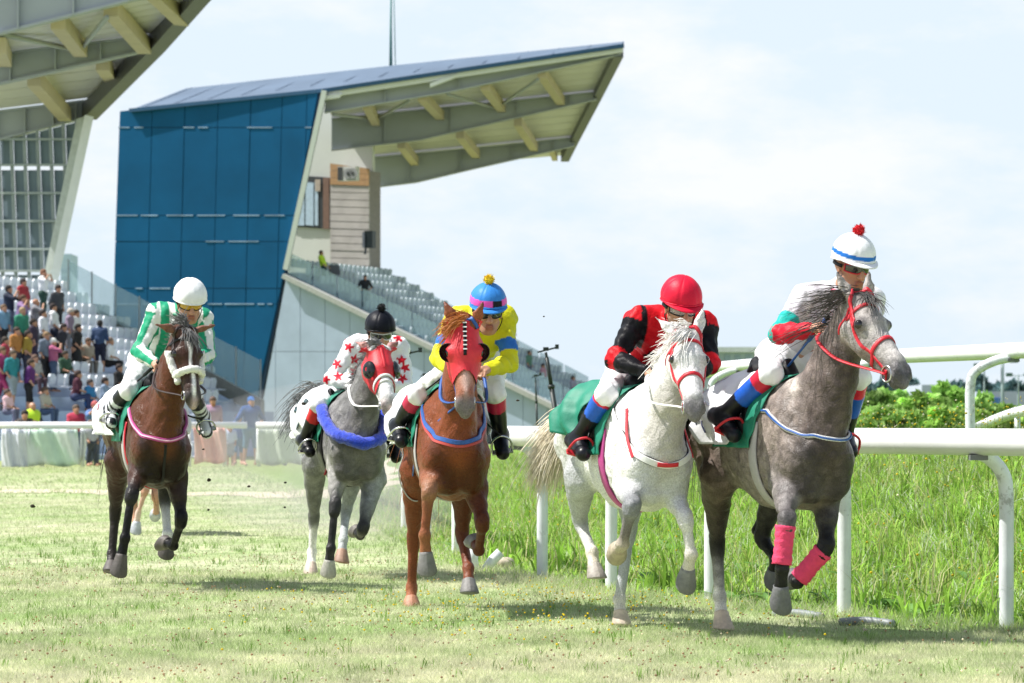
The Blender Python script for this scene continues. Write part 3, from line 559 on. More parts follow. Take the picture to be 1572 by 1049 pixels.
# ------------------------------------------------------------------ horses
def coat_mat(name, tint, amount, scale, rough=0.42, fleck=None, fleck_amt=0.0, dapple=0.0):
    """horse coat: per-vertex coat colour, dapple clumps, fine hair grain"""
    m = bpy.data.materials.new(name); m.use_nodes = True; nt = m.node_tree; N = nt.nodes; L = nt.links
    b = N['Principled BSDF']; tc = N.new('ShaderNodeTexCoord')
    at = N.new('ShaderNodeAttribute'); at.attribute_name = 'Col'
    nz = N.new('ShaderNodeTexNoise'); nz.inputs['Scale'].default_value = scale; nz.inputs['Detail'].default_value = 5; nz.inputs['Roughness'].default_value = 0.6; nz.inputs['Distortion'].default_value = 0.6
    L.new(tc.outputs['Object'], nz.inputs['Vector'])
    mr = N.new('ShaderNodeMapRange'); mr.inputs[1].default_value = 0.38; mr.inputs[2].default_value = 0.68; mr.inputs[3].default_value = 0; mr.inputs[4].default_value = amount
    L.new(nz.outputs['Fac'], mr.inputs[0])
    mul = N.new('ShaderNodeMixRGB'); mul.blend_type = 'MULTIPLY'; mul.inputs[0].default_value = 1; mul.inputs[2].default_value = (*tint, 1); L.new(at.outputs['Color'], mul.inputs[1])
    mx = N.new('ShaderNodeMixRGB'); L.new(mul.outputs[0], mx.inputs[2]); L.new(mr.outputs[0], mx.inputs[0]); L.new(at.outputs['Color'], mx.inputs[1])
    last = mx.outputs[0]
    if fleck:
        vz = N.new('ShaderNodeTexVoronoi'); vz.inputs['Scale'].default_value = 95; L.new(tc.outputs['Object'], vz.inputs['Vector'])
        m2 = N.new('ShaderNodeMapRange'); m2.inputs[1].default_value = 0.0; m2.inputs[2].default_value = 0.33; m2.inputs[3].default_value = fleck_amt; m2.inputs[4].default_value = 0
        L.new(vz.outputs['Distance'], m2.inputs[0])
        n3 = N.new('ShaderNodeTexNoise'); n3.inputs['Scale'].default_value = 9; L.new(tc.outputs['Object'], n3.inputs['Vector'])
        m3 = N.new('ShaderNodeMapRange'); m3.inputs[1].default_value = 0.45; m3.inputs[2].default_value = 0.62; L.new(n3.outputs['Fac'], m3.inputs[0])
        mm = N.new('ShaderNodeMath'); mm.operation = 'MULTIPLY'; L.new(m2.outputs[0], mm.inputs[0]); L.new(m3.outputs[0], mm.inputs[1])
        mf = N.new('ShaderNodeMixRGB'); mf.inputs[2].default_value = (*fleck, 1); L.new(mm.outputs[0], mf.inputs[0]); L.new(last, mf.inputs[1]); last = mf.outputs[0]
    if dapple:
        dv = N.new('ShaderNodeTexVoronoi'); dv.feature = 'SMOOTH_F1'; dv.inputs['Scale'].default_value = 17; dv.inputs['Smoothness'].default_value = .35
        dw = N.new('ShaderNodeVectorMath'); dw.operation = 'MULTIPLY_ADD'; dw.inputs[1].default_value = (.09, .09, .09); L.new(nz.outputs['Color'], dw.inputs[0]); L.new(tc.outputs['Object'], dw.inputs[2]); L.new(dw.outputs[0], dv.inputs['Vector'])
        dm = N.new('ShaderNodeMapRange'); dm.inputs[1].default_value = .15; dm.inputs[2].default_value = .62; dm.inputs[3].default_value = 1 + dapple; dm.inputs[4].default_value = 1 - dapple * .55; L.new(dv.outputs['Distance'], dm.inputs[0])
        ds = N.new('ShaderNodeVectorMath'); ds.operation = 'SCALE'; L.new(last, ds.inputs[0]); L.new(dm.outputs[0], ds.inputs['Scale']); last = ds.outputs[0]
    # fine hair grain stretched along the body
    mp = N.new('ShaderNodeMapping'); mp.inputs['Scale'].default_value = (60, 160, 110); L.new(tc.outputs['Object'], mp.inputs[0])
    n2 = N.new('ShaderNodeTexNoise'); n2.inputs['Scale'].default_value = 1.0; n2.inputs['Detail'].default_value = 4; L.new(mp.outputs[0], n2.inputs['Vector'])
    mg = N.new('ShaderNodeMapRange'); mg.inputs[1].default_value = 0.3; mg.inputs[2].default_value = 0.7; mg.inputs[3].default_value = 0.74; mg.inputs[4].default_value = 1.22; L.new(n2.outputs['Fac'], mg.inputs[0])
    vm = N.new('ShaderNodeVectorMath'); vm.operation = 'SCALE'; L.new(last, vm.inputs[0]); L.new(mg.outputs[0], vm.inputs['Scale'])
    L.new(vm.outputs[0], b.inputs['Base Color'])
    # veins and muscle relief
    n4 = N.new('ShaderNodeTexNoise'); n4.inputs['Scale'].default_value = 14; n4.inputs['Detail'].default_value = 3; n4.inputs['Distortion'].default_value = 1.4; L.new(tc.outputs['Object'], n4.inputs['Vector'])
    ad = N.new('ShaderNodeMath'); ad.operation = 'MULTIPLY_ADD'; ad.inputs[1].default_value = 0.22; L.new(n2.outputs['Fac'], ad.inputs[0]); L.new(n4.outputs['Fac'], ad.inputs[2])
    bp = N.new('ShaderNodeBump'); bp.inputs['Strength'].default_value = 0.55; bp.inputs['Distance'].default_value = 0.02; L.new(ad.outputs[0], bp.inputs['Height']); L.new(bp.outputs[0], b.inputs['Normal'])
    rr = N.new('ShaderNodeMapRange'); rr.inputs[3].default_value = rough - 0.12; rr.inputs[4].default_value = rough + 0.16; L.new(nz.outputs['Fac'], rr.inputs[0]); L.new(rr.outputs[0], b.inputs['Roughness'])
    b.inputs['Specular IOR Level'].default_value = 0.2
    return m

def hair_mesh(name, strands, r0, col, parent, m, sides=3):
    vs, fs, n = [], [], 0
    for pts in strands:
        k = len(pts); r = r0 * (0.35 + 0.9 * np.sin(np.linspace(0.35, math.pi, k))) * RNG.uniform(0.7, 1.25)
        v, f = tube_vf(pts, np.maximum(r, 0.0006), sides, False); vs.append(v); fs += [[i + n for i in q] for q in f]; n += len(v)
    me = mesh_np(name, np.vstack(vs), np.array(fs), m, smooth=True)
    return link(name, me, parent)

class Horse: pass
def make_horse(S):
    H = Horse(); H.S = S; s = S.get('s', 1.0)
    yaw = math.radians(S['yaw']); fwd = V3(math.sin(yaw), -math.cos(yaw), 0); left = V3(math.cos(yaw), math.sin(yaw), 0); UP = V3(0, 0, 1)
    Y0 = S['Y']; O = V3((S['px'] - CX) / F * Y0, Y0, 0)
    H.O, H.fwd, H.left = O, fwd, left
    root = empty('race_horse', O, math.atan2(fwd[1], fwd[0])); H.root = root
    def px(x, y, xf):
        w = V3((x - CX) / F, 1, (HY - y) / F); C = V3(0, 0, CAMH)
        Yd = (xf + np.dot(O - C, fwd)) / np.dot(w, fwd); q = C + w * Yd - O
        return V3(np.dot(q, fwd), np.dot(q, left), q[2])
    H.px = px
    zf, zr = S.get('zf', 0.0), S.get('zr', 0.0)
    def T(x, y, z): return V3(x * s, y * s, z * s + lerp(zr, zf, min(1, max(0, (x + 0.6) / 1.2))))
    H.T = T
    B = Sdf(); C = S['col']; cb = C['body']; cd = C.get('belly', cb); cn = C.get('neck', cb); cr = C.get('rump', cb); cbr = C.get('breast', cb); csh = C.get('shoulder', cb)
    Yx = (0, 1, 0)
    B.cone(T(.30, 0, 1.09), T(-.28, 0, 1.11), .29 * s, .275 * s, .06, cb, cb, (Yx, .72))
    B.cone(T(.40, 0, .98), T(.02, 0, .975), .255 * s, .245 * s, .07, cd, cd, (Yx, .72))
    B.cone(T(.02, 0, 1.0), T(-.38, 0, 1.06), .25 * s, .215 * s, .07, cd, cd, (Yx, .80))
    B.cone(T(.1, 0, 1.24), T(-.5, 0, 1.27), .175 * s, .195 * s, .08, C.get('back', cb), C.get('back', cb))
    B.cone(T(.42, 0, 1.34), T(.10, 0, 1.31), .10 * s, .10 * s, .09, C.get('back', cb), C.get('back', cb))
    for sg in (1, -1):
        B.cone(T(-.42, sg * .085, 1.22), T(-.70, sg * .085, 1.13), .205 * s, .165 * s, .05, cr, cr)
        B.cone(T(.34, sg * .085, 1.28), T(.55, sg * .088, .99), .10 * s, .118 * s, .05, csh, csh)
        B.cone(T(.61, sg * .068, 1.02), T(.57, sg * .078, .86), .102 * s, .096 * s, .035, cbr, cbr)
    # head frame
    poll = px(*S['poll']); Lh = S.get('hl', 0.56) * s
    best = None
    for xf in np.linspace(poll[0] - .5, poll[0] + .62, 300):
        q = px(S['muz'][0], S['muz'][1], xf); e = abs(np.linalg.norm(q - poll) - Lh)
        if xf > poll[0] + S.get('muzmin', -.05) and (best is None or e < best[0]): best = (e, q)
    muz = best[1]; a = nrm(muz - poll); sd = nrm(np.cross((0, 0, 1), a)); 
    if S.get('roll'): sd = nrm(sd + np.cross(a, sd) * math.tan(math.radians(S['roll'])))
    n = np.cross(a, sd); H.poll, H.a, H.sd, H.n = poll, a, sd, n
    hsc = S.get('hs', 1.0)
    def hd(u, v, w): return poll + (a * u + sd * v + n * w) * s * hsc
    H.hd = hd
    # neck
    tl = hd(.06, 0, -.15); w0 = T(.40, 0, 1.345); b0 = T(.60, 0, 1.08); pk = hd(-.03, 0, -.06)
    mid = lerp(w0, pk, .52) + V3(0, 0, .012) * S.get('arch', 1.0); lo = lerp(b0, tl, .5) + V3(.0, 0, .01)
    cnt = C.get('throat', cn)
    B.cone(b0, lo, .155 * s, .105 * s, .06, cnt, cnt, (Yx, .80)); B.cone(lo, tl, .105 * s, .080 * s, .04, cnt, cnt, (sd, .85))
    B.cone(w0, mid, .095 * s, .070 * s, .06, cn, cn, (Yx, .8)); B.cone(mid, pk, .070 * s, .062 * s, .045, cn, cn, (sd, .9))
    B.cone(lerp(w0, b0, .45), lerp(mid, lo, .5), .165 * s, .10 * s, .06, cn, cn, (Yx, .68)); B.cone(lerp(mid, lo, .5), lerp(pk, tl, .5), .10 * s, .078 * s, .05, cn, cn, (sd, .76))
    # head
    ch = C.get('head', cn); cf = C.get('face', ch); cm = C.get('muzzle', ch); cj = C.get('jaw', ch); nd = (.03, .025, .025)
    B.cone(hd(.01, 0, -.055), hd(.16, 0, -.06), .078 * s, .088 * s, .03, ch, ch, (sd, 1.02))
    for sg in (1, -1):
        B.ball(hd(.165, sg * .072, -.045), .040 * s, .02, C.get('eye', ch))
        B.cone(hd(.10, sg * .038, -.135), hd(.23, sg * .034, -.135), .078 * s, .058 * s, .03, cj, cj)
        B.cone(hd(.20, sg * .058, -.075), hd(.36, sg * .036, -.082), .016 * s, .012 * s, .025, cj, cj)
    B.cone(hd(.15, 0, -.062), hd(.42, 0, -.050), .066 * s, .042 * s, .035, cf, cf)
    B.cone(hd(.22, 0, -.095), hd(.45, 0, -.080), .068 * s, .048 * s, .035, ch, cm)
    B.cone(hd(.44, 0, -.066), hd(.51, 0, -.088), .050 * s, .047 * s, .03, cf, cm)
    B.cone(hd(.24, 0, -.16), hd(.47, 0, -.132), .046 * s, .028 * s, .035, cj, cm); B.ball(hd(.50, 0, -.138), .031 * s, .025, cm)
    B.ball(hd(.545, 0, -.100), .031 * s, .025, cm)
    for sg in (1, -1):
        B.cone(hd(.480, sg * .030, -.054), hd(.518, sg * .037, -.068), .027 * s, .026 * s, .013, cm, cm)
        B.hole(hd(.512, sg * .058, -.040), hd(.548, sg * .046, -.064), .014 * s, .0165 * s)
    B.hole(hd(.545, .05, -.126), hd(.545, -.05, -.126), .006, .006)
    ed = S.get('ears', (-.75, .25, .35))
    for sg in (1, -1):
        e = S['earR'] if (sg == -1 and 'earR' in S) else (S['earL'] if (sg == 1 and 'earL' in S) else ed)
        d = nrm(a * e[0] + sd * sg * e[1] + n * e[2]); b = hd(.0, sg * .058, -.012); fl = nrm(np.cross(d, sd * sg) + n * .3)
        B.cone(b, b + d * .07 * s, .026 * s, .032 * s, .018, C.get('ear', ch), C.get('ear', ch), (fl, .75)); B.cone(b + d * .07 * s, b + d * .165 * s, .031 * s, .007 * s, .01, C.get('ear', ch), C.get('eartip', C.get('ear', ch)), (fl, .6))
        cup = nrm(n * .5 + a * .55 + sd * sg * .35); B.hole(b + d * .06 * s + cup * .03 * s, b + d * .135 * s + cup * .016 * s, .021 * s, .006 * s)
    # legs
    H.legs = {}
    def back(d):
        v = V3(-1, 0, 0) - d * np.dot((-1, 0, 0), d); return nrm(v) if np.linalg.norm(v) > .15 else V3(0, 0, 1)
    for nm in ('RF', 'LF'):
        sg = 1 if nm[0] == 'L' else -1; lg = S[nm]; lc = C[nm]     # forearm, knee, cannon, fetlock/pastern
        sh = T(.50, sg * .09, 1.02); el = px(*lg['el']) if 'el' in lg else T(.40, sg * .118, .87)
        kn, fe, to = px(*lg['kn']), px(*lg['fe']), px(*lg['to'])
        print(S['name'], nm, 'forearm %.2f cannon %.2f pastern %.2f' % (np.linalg.norm(kn - el), np.linalg.norm(fe - kn), np.linalg.norm(to - fe)))
        d = nrm(kn - el); bk = back(d)
        B.cone(sh, el, .108 * s, .088 * s, .04, csh, lc[0]); B.cone(el, kn, .078 * s, .035 * s, .04, lc[0], lc[1])
        B.cone(el - bk * .03, lerp(el, kn, .55) - bk * .012, .074 * s, .044 * s, .035, lc[0], lc[0]); B.cone(el + bk * .03, lerp(el, kn, .6) + bk * .015, .06 * s, .036 * s, .04, lc[0], lc[0])
        d2 = nrm(fe - kn); b2 = back(d2)
        B.cone(kn - d * .028, kn + d2 * .034, .049 * s, .045 * s, .016, lc[1], lc[1]); B.ball(kn + nrm(bk + b2) * .028 * s, .028 * s, .02, lc[1])
        B.cone(kn, fe, .026 * s, .0225 * s, .02, lc[1], lc[2]); B.cone(kn + b2 * .026, fe + b2 * .020, .019 * s, .018 * s, .012, lc[2], lc[2])
        B.cone(lerp(kn, fe, .35), lerp(kn, fe, .9), .025 * s, .0235 * s, .02, lc[2], lc[2])
        d3 = nrm(to - fe); cor = lerp(fe, to, .50)
        B.ball(fe, .038 * s, .014, lc[3]); B.ball(fe + b2 * .022, .026 * s, .02, lc[3]); B.cone(fe, cor, .030 * s, .038 * s, .02, lc[3], lc[3])
        H.legs[nm] = (el, kn, fe, cor, to)
    for nm in ('RH', 'LH'):
        sg = 1 if nm[0] == 'L' else -1; lg = S[nm]; lc = C[nm]
        hip = T(-.50, sg * .085, 1.12); st = px(*lg['st']) if 'st' in lg else T(*lg.get('stl', (-.36, sg * .17, .90)))
        ho, fe, to = px(*lg['ho']), px(*lg['fe']), px(*lg['to'])
        print(S['name'], nm, 'tibia %.2f cannon %.2f pastern %.2f' % (np.linalg.norm(ho - st), np.linalg.norm(fe - ho), np.linalg.norm(to - fe)))
        d = nrm(ho - st); bk = back(d); d2 = nrm(fe - ho); b2 = back(d2)
        B.cone(hip, st, .185 * s, .115 * s, .06, cr, lc[0], (Yx, .72)); B.cone(T(-.68, sg * .10, 1.08), lerp(st, ho, .35) + bk * .035, .12 * s, .062 * s, .05, cr, lc[0])
        B.cone(st, ho, .100 * s, .034 * s, .045, lc[0], lc[1]); B.cone(lerp(st, ho, .2) + bk * .05, lerp(st, ho, .7) + bk * .015, .062 * s, .034 * s, .04, lc[0], lc[1])
        poh = ho + bk * .048 * s - d2 * .03; B.cone(lerp(st, ho, .55) + bk * .045, poh, .022 * s, .024 * s, .025, lc[1], lc[1])
        B.cone(ho - d * .03, ho + d2 * .04, .047 * s, .041 * s, .02, lc[1], lc[1])
        B.cone(ho, fe, .032 * s, .025 * s, .02, lc[1], lc[2]); B.cone(poh, fe + b2 * .020, .022 * s, .018 * s, .014, lc[1], lc[2]); B.cone(lerp(ho, fe, .3), lerp(ho, fe, .9), .028 * s, .026 * s, .02, lc[2], lc[2])
        cor = lerp(fe, to, .50); B.ball(fe, .039 * s, .014, lc[3]); B.ball(fe + b2 * .022, .026 * s, .02, lc[3]); B.cone(fe, cor, .031 * s, .038 * s, .02, lc[3], lc[3])
        H.legs[nm] = (st, ho, fe, cor, to)
    # tail dock
    td = S.get('dock', [T(-.80, 0, 1.24), T(-.93, 0, 1.24)]); B.cone(td[0] + V3(.06, 0, 0), td[1], .05 * s, .026 * s, .03, cr, C['tail'])
    # grooves: breast line, jugular furrow, flank crease
    B.hole(T(.775, 0, 1.06), T(.745, 0, .80), .020 * s, .028 * s)
    H.sdf = B
    v, f = B.mesh(S.get('vox', .0118))
    q = v - poll; bodym = np.clip(((q @ a) < -.06) * 1.0 + (np.abs(q @ sd) > .17) + ((q @ n) < -.26) + ((q @ a) > .7), 0, 1) * np.clip((v[:, 2] - .55) / .15, 0, 1)
    v0 = v; v = v + (wrinkle(v, B, .010, None, (12, 26), 11) - v) * bodym[:, None]; v = v + (wrinkle(v, B, .0045, None, (34, 60), 12) - v) * bodym[:, None]
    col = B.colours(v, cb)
    # dark nostrils, inner ears; pattern on the face
    for q in B.sub:
        if q['ra'] > .0185: continue
        dq = Sdf.dist(q, v.astype(np.float32)); k = np.clip(1.4 - dq / .010, 0, 1)[:, None]; col = col * (1 - k) + np.array(S['col'].get('hole', nd)) * k
    if 'paint' in S: col = S['paint'](H, v, col)
    me = mesh_np('body', v, f, S['mat'], smooth=True, col=col); H.body = link('body', me, root)
    # eyes
    for sg in (1, -1):
        vv, ff = uvsphere(hd(.168, sg * .088, -.038), .0275 * s, 14, 10); e = link('eye', mesh_np('eye', vv, ff, M_EYE, True), root)
    # hooves
    for nm, (j0, j1, fe, cor, to) in H.legs.items():
        d = nrm(to - cor); bk = nrm(V3(-1, 0, 0) - d * np.dot((-1, 0, 0), d)) if abs(d[0]) < .93 else V3(0, 0, 1 if d[0] < 0 else -1) * 1.0
        if 'hb' in S[nm]: bk = nrm(np.asarray(S[nm]['hb'], float) - d * np.dot(S[nm]['hb'], d))
        lat = np.cross(d, bk); L = np.linalg.norm(to - cor); fr = -bk
        rings = []; nn = 18
        for t, ra, sh in ((-.12, .030, 0), (-.03, .044, 0), (.05, .0435, .002), (.5, .055, .008), (.93, .064, .016), (1.0, .062, .016), (1.0, .045, .014), (.97, .0, .01)):
            c = cor + d * L * t + fr * sh; ring = []
            for k in range(nn):
                th = 2 * math.pi * k / nn; x = math.cos(th); y = math.sin(th); rr = ra * s
                tilt = (-x) * .026 * s * t if ra > 0 else 0          # heel shorter than toe
                ring.append(c + fr * x * rr * 1.06 + lat * y * rr * (.93 if x < 0 else 1) - d * tilt)
            rings.append(ring)
        g = np.array(rings); g = np.concatenate([g, g[:, :1]], 1); vv, ff = grid_vf(g)
        hv = np.array(vv); tt = ((hv - cor) @ d) / L; hc = np.array(C.get('hoof_' + nm, C.get('hoof', (.10, .09, .08))))
        colh = hc[None] * (1.0 + .35 * np.sin(tt * 23)[:, None] * .25) * np.where(tt < .1, 1.25, 1.0)[:, None]
        link('hoof', mesh_np('hoof', hv, ff, M_HOOF, True, colh), root)
    H.mats = {}
    # mane: strands from the crest, blown back and to the side named by the photograph
    st = []; crest = spline([w0 + V3(0, 0, .085) * s, mid + nrm(V3(-.6, 0, .8)) * .064 * s, pk + nrm(-a * .6 + n * .5) * .055 * s, hd(.0, 0, .03)], 12)
    ms = S.get('mane', dict(n=260, dir=(-.5, -.6, .15), len=.22))
    for i in range(ms['n']):
        t = RNG.uniform(ms.get('t0', .1), 1.0); q = crest[int(t * (len(crest) - 1))] + RNG.normal(0, .009, 3); d = nrm(np.asarray(ms['dir'], float) + RNG.normal(0, ms.get('var', .28), 3)); Ln = ms['len'] * RNG.uniform(.4, 1.15) * (1 - ms.get('taper', .0) * t)
        bend = V3(0, 0, -1) * ms.get('drop', .6) + RNG.normal(0, .25, 3); tt = np.linspace(0, 1, 7)[:, None]
        wv = np.sin(tt * RNG.uniform(2, 6) + RNG.uniform(0, 6)) * .01 * RNG.normal(0, 1, 3)
        p = q + d * Ln * tt + bend * Ln * .5 * tt ** 2 + wv * tt
        st.append(p)
    for i in range(S.get('forelock', 50)):          # forelock between the ears
        q = hd(RNG.uniform(-.01, .04), RNG.normal(0, .018), .03); d = nrm(a * .8 + n * .12 + sd * RNG.normal(S.get('fl_side', .2), .25)); tt = np.linspace(0, 1, 6)[:, None]
        st.append(q + d * RNG.uniform(.08, .2) * tt + n * .02 * np.sin(tt * 3) + RNG.normal(0, .008, 3) * tt)
    hair_mesh('mane', st, S.get('hair_r', .0024), None, root, hair_mat(C['mane']))
    st = []; tl_ = S['tailpath']; tp = spline([td[0], td[1]] + list(tl_), 4)
    for i in range(S.get('tail_n', 260)):
        off = RNG.normal(0, 1, 3); L0 = RNG.uniform(S.get('tail_min', .55), 1.0); m = max(4, int(L0 * len(tp))); q = tp[:m].copy(); tt = np.linspace(0, 1, m)[:, None]
        q = q + off * (.016 + .085 * S.get('tail_fan', 1.0) * tt ** 1.3) + np.sin(tt * 7 + RNG.uniform(0, 6)) * RNG.normal(0, .014, 3) * tt; st.append(q)
    hair_mesh('tail', st, S.get('tail_r', .0030), None, root, hair_mat(C['tail']))
    return H
def hair_mat(c):
    return mat('hair_%d_%d_%d' % tuple(int(255 * x) for x in c), c, rough=.45, var=.35, scale=25, spec=.4)
M_EYE = mat('eye_dark', (.006, .004, .003), rough=.06, var=.1, spec=.8)
M_HOOF = mat('hoof', (1, 1, 1), rough=.6, var=.2, scale=40, attr=True, bump=.25, bscale=60)
M_BLACK = mat('black_leather', (.008, .008, .009), spec=.25, rough=.45, var=.2, scale=30, bump=.1)
M_RED = mat('red_web', (.55, .015, .03), rough=.5, var=.15, scale=40, bump=.15, bscale=200)
M_METAL = mat('bright_metal', (.6, .6, .6), rough=.25, var=.1, metal=1.0)
M_WHITEWEB = mat('white_web', (.72, .72, .70), rough=.7, var=.08, scale=30, bump=.15, bscale=200)

# ------------------------------------------------------------------ tack
def strap(H, name, pts, w, m, parent, th=.004, off=.002, proj=True, closed=False, dens=8, tags=None):
    q = spline(pts, dens, closed)
    if proj: q = H.sdf.project(q, off); nn = H.sdf.normal(q)
    else:
        T_, U_, W_ = frames(q); nn = U_
    v, f = band_vf(q, nn, w, th, closed)
    return link(name, mesh_np(name, v, f, m, False), parent)
def head_loop(H, u0, u1, w, name, m, parent, a0=0, a1=360, th=.004, cw=-.08, off=.003, N=44, fluff=None):
    """strap round the head: u0 at the forehead side, u1 under the jaw"""
    s = H.S.get('s', 1.0); full = a1 - a0 >= 360; t = np.radians(np.linspace(a0, a1, N, endpoint=not full)); P0, D0 = [], []
    for x in t:
        uu = lerp(u0, u1, .5 - .5 * math.cos(x)); c = H.hd(uu, 0, cw); d = H.n * math.cos(x) + H.sd * math.sin(x); P0.append(c + d * .26 * s); D0.append(-d)
    p = H.sdf.march(P0, np.array(D0), off)
    if fluff: v, f = tube_vf(p, fluff, 10, True, full); v = v + RNG.normal(0, .0025, v.shape)
    else:
        nn = H.sdf.normal(p); v, f = band_vf(p, nn, w, th, full)
    return link(name, mesh_np(name, v, f, m, True), parent)
def bridle(H, m, noseband=True, brow=True, fluff_nose=None, cheek_fluff=None, bit=True, brow_m=None, rein_m=None, ring=.03):
    br = link('bridle', bpy.data.meshes.new('bridle'), H.root); s = H.S.get('s', 1.0)
    # the crown strap is the bridle's own mesh
    q = H.sdf.project(spline([H.hd(.16, -.10, -.06), H.hd(.06, -.10, -.03), H.hd(-.02, -.05, .03), H.hd(-.03, 0, .05), H.hd(-.02, .05, .03), H.hd(.06, .10, -.03), H.hd(.16, .10, -.06)], 8), .003)
    v, f = band_vf(q, H.sdf.normal(q), .022, .004); me = mesh_np('bridle', v, f, m, True); br.data = me
    if brow: head_loop(H, .075, .075, .022, 'browband', brow_m or m, br, -95, 95)
    for sg in (1, -1):
        strap(H, 'cheek_strap', [H.hd(.08, sg * .105, -.05), H.hd(.20, sg * .10, -.10), H.hd(.33, sg * .08, -.11), H.hd(.455, sg * .065, -.115)], .018, m, br)
        strap(H, 'throat_strap', [H.hd(.04, sg * .11, -.04), H.hd(.06, sg * .11, -.10), H.hd(.09, sg * .10, -.17)], .014, m, br)
        if cheek_fluff:
            q = H.sdf.project(spline([H.hd(.13, sg * .12, -.08), H.hd(.25, sg * .10, -.10), H.hd(.37, sg * .08, -.10)], 8), .018)
            v, f = tube_vf(q, .027 * s, 10); v = v + RNG.normal(0, .003, v.shape); link('cheek_fleece', mesh_np('cheek_fleece', v, f, M_FLEECE, True), br)
        # bit ring
        c = H.sdf.project(np.array([H.hd(.465, sg * .075, -.112)]), .008)[0]; t = np.linspace(0, 2 * math.pi, 24, endpoint=False)
        pts = [c + (H.a * math.cos(x) + H.n * math.sin(x)) * ring * s for x in t]; v, f = tube_vf(pts, .0055 * s, 6, False, True)
        if bit: link('bit_ring', mesh_np('bit_ring', v, f, M_METAL, True), br)
        setattr(H, 'bitL' if sg == 1 else 'bitR', c)
    if noseband: head_loop(H, .30, .33, .024, 'noseband', m, br)
    if fluff_nose: head_loop(H, .32, .32, 0, 'sheepskin_noseband', M_FLEECE, br, -100, 100, off=.02, fluff=fluff_nose)
    head_loop(H, .455, .455, .014, 'chin_strap', m, br, 100, 260)
    return br
def reins(H, m, handR, handL, w=.018, parent=None, slack=.05, lat=.11):
    for hnd, b in ((handR, H.bitR), (handL, H.bitL)):
        mid = lerp(b, hnd, .5) + V3(0, lat if hnd is handL else -lat, -slack); q = spline([b, mid, hnd], 14); d = nrm(hnd - b)
        for _ in range(8):
            dd = H.sdf.eval(q); ins = np.clip(.014 - dd, 0, 1)[:, None]; q = q + H.sdf.normal(q) * ins
            if ins.max() < .002: break
        q[1:-1] = (q[:-2] + 2 * q[1:-1] + q[2:]) / 4
        v, f = band_vf(q, np.tile(nrm(np.cross(d, (0, 1, .3))), (len(q), 1)), w, .004)
        link('rein', mesh_np('rein', v, f, m, True), parent)
M_FLEECE = mat('white_fleece', (.80, .79, .75), rough=.95, var=.12, scale=60, bump=.9, bscale=120, sheen=.3)
def trunk_ray(H, x, phi, zc=1.08, r=.75, slant=0.0):
    """phi: 0 = top of back, +90 = horse's left side, 180 = belly"""
    s = H.S.get('s', 1.0); c = H.T(x + slant * abs(phi) / 90, 0, zc); d = V3(0, math.sin(math.radians(phi)), math.cos(math.radians(phi)))
    return c + d * r * s, -d
TRUNK = None
def trunk_sheet(H, name, x0, x1, phi0, phi1, m, parent, off=.012, nx=22, nphi=60, th=.006, wav=.004, slant=0.0, colf=None, edge=None):
    P0, D0, uv = [], [], []
    for i in range(nx):
        for j in range(nphi):
            u = i / (nx - 1); w = j / (nphi - 1); ph = lerp(phi0, phi1, w); x = lerp(x0, x1, u)
            if edge: x = edge(u, ph, x)
            p, d = trunk_ray(H, x, ph, slant=slant); P0.append(p); D0.append(d); uv.append((u, ph))
    D0 = np.array(D0); p = H.sdf.march(P0, D0, off)
    k = np.array(P0); fold = np.sin(k[:, 0] * 29 + 2.2 * np.sin(k[:, 1] * 9 + k[:, 2] * 5)) * np.sin(k[:, 1] * 17 - k[:, 0] * 11 + k[:, 2] * 14); p = p - D0 * (.28 * wav * (1 + fold))[:, None]; p = p - D0 * (wav * (1 + np.sin(k[:, 0] * 37 + k[:, 2] * 13)) * np.clip(np.abs(np.array(uv)[:, 1]) / 60, 0, 1.5))[:, None]
    g = p.reshape(nx, nphi, 3); N = -D0.reshape(nx, nphi, 3); v, f = grid_vf(g, th, N)
    col = None
    if colf:
        col = np.array([colf(u, ph) for u, ph in uv]); col = np.vstack([col, col])
    me = mesh_np(name, v, [q for q in f], m, True, col); return link(name, me, parent)
def girth(H, x, w, m, parent, phi0=60, phi1=300, name='girth', off=.006, n=60):
    P0, D0 = zip(*[trunk_ray(H, x, ph) for ph in np.linspace(phi0, phi1, n)]); D0 = np.array(D0)
    p = H.sdf.march(P0, D0, off); v, f = band_vf(p, -D0, w, .006); return link(name, mesh_np(name, v, f, m, True), parent)
def breast_band(H, w, m, parent, xb=.12, zb=1.18, zc=1.05, name='breast_band', tube=None, off=.006, xs=.74, colf=None):
    """from the saddle flaps round the breast"""
    T = H.T; zt = zb + .12; pts = [T(xb, -.34, zt), T(.36, -.32, lerp(zt, zc, .30)), T(.54, -.27, lerp(zt, zc, .58)), T(.68, -.16, lerp(zt, zc, .88)), T(xs, 0, zc), T(.68, .16, lerp(zt, zc, .88)), T(.54, .27, lerp(zt, zc, .58)), T(.36, .32, lerp(zt, zc, .30)), T(xb, .34, zt)]
    q = H.sdf.project(spline(pts, 10), off + (tube or 0) * .7, 20)
    if tube: v, f = tube_vf(q, tube, 12); v = v + RNG.normal(0, .004, v.shape)
    else: v, f = band_vf(q, H.sdf.normal(q), w, .006)
    return link(name, mesh_np(name, v, f, m, bool(tube)), parent)
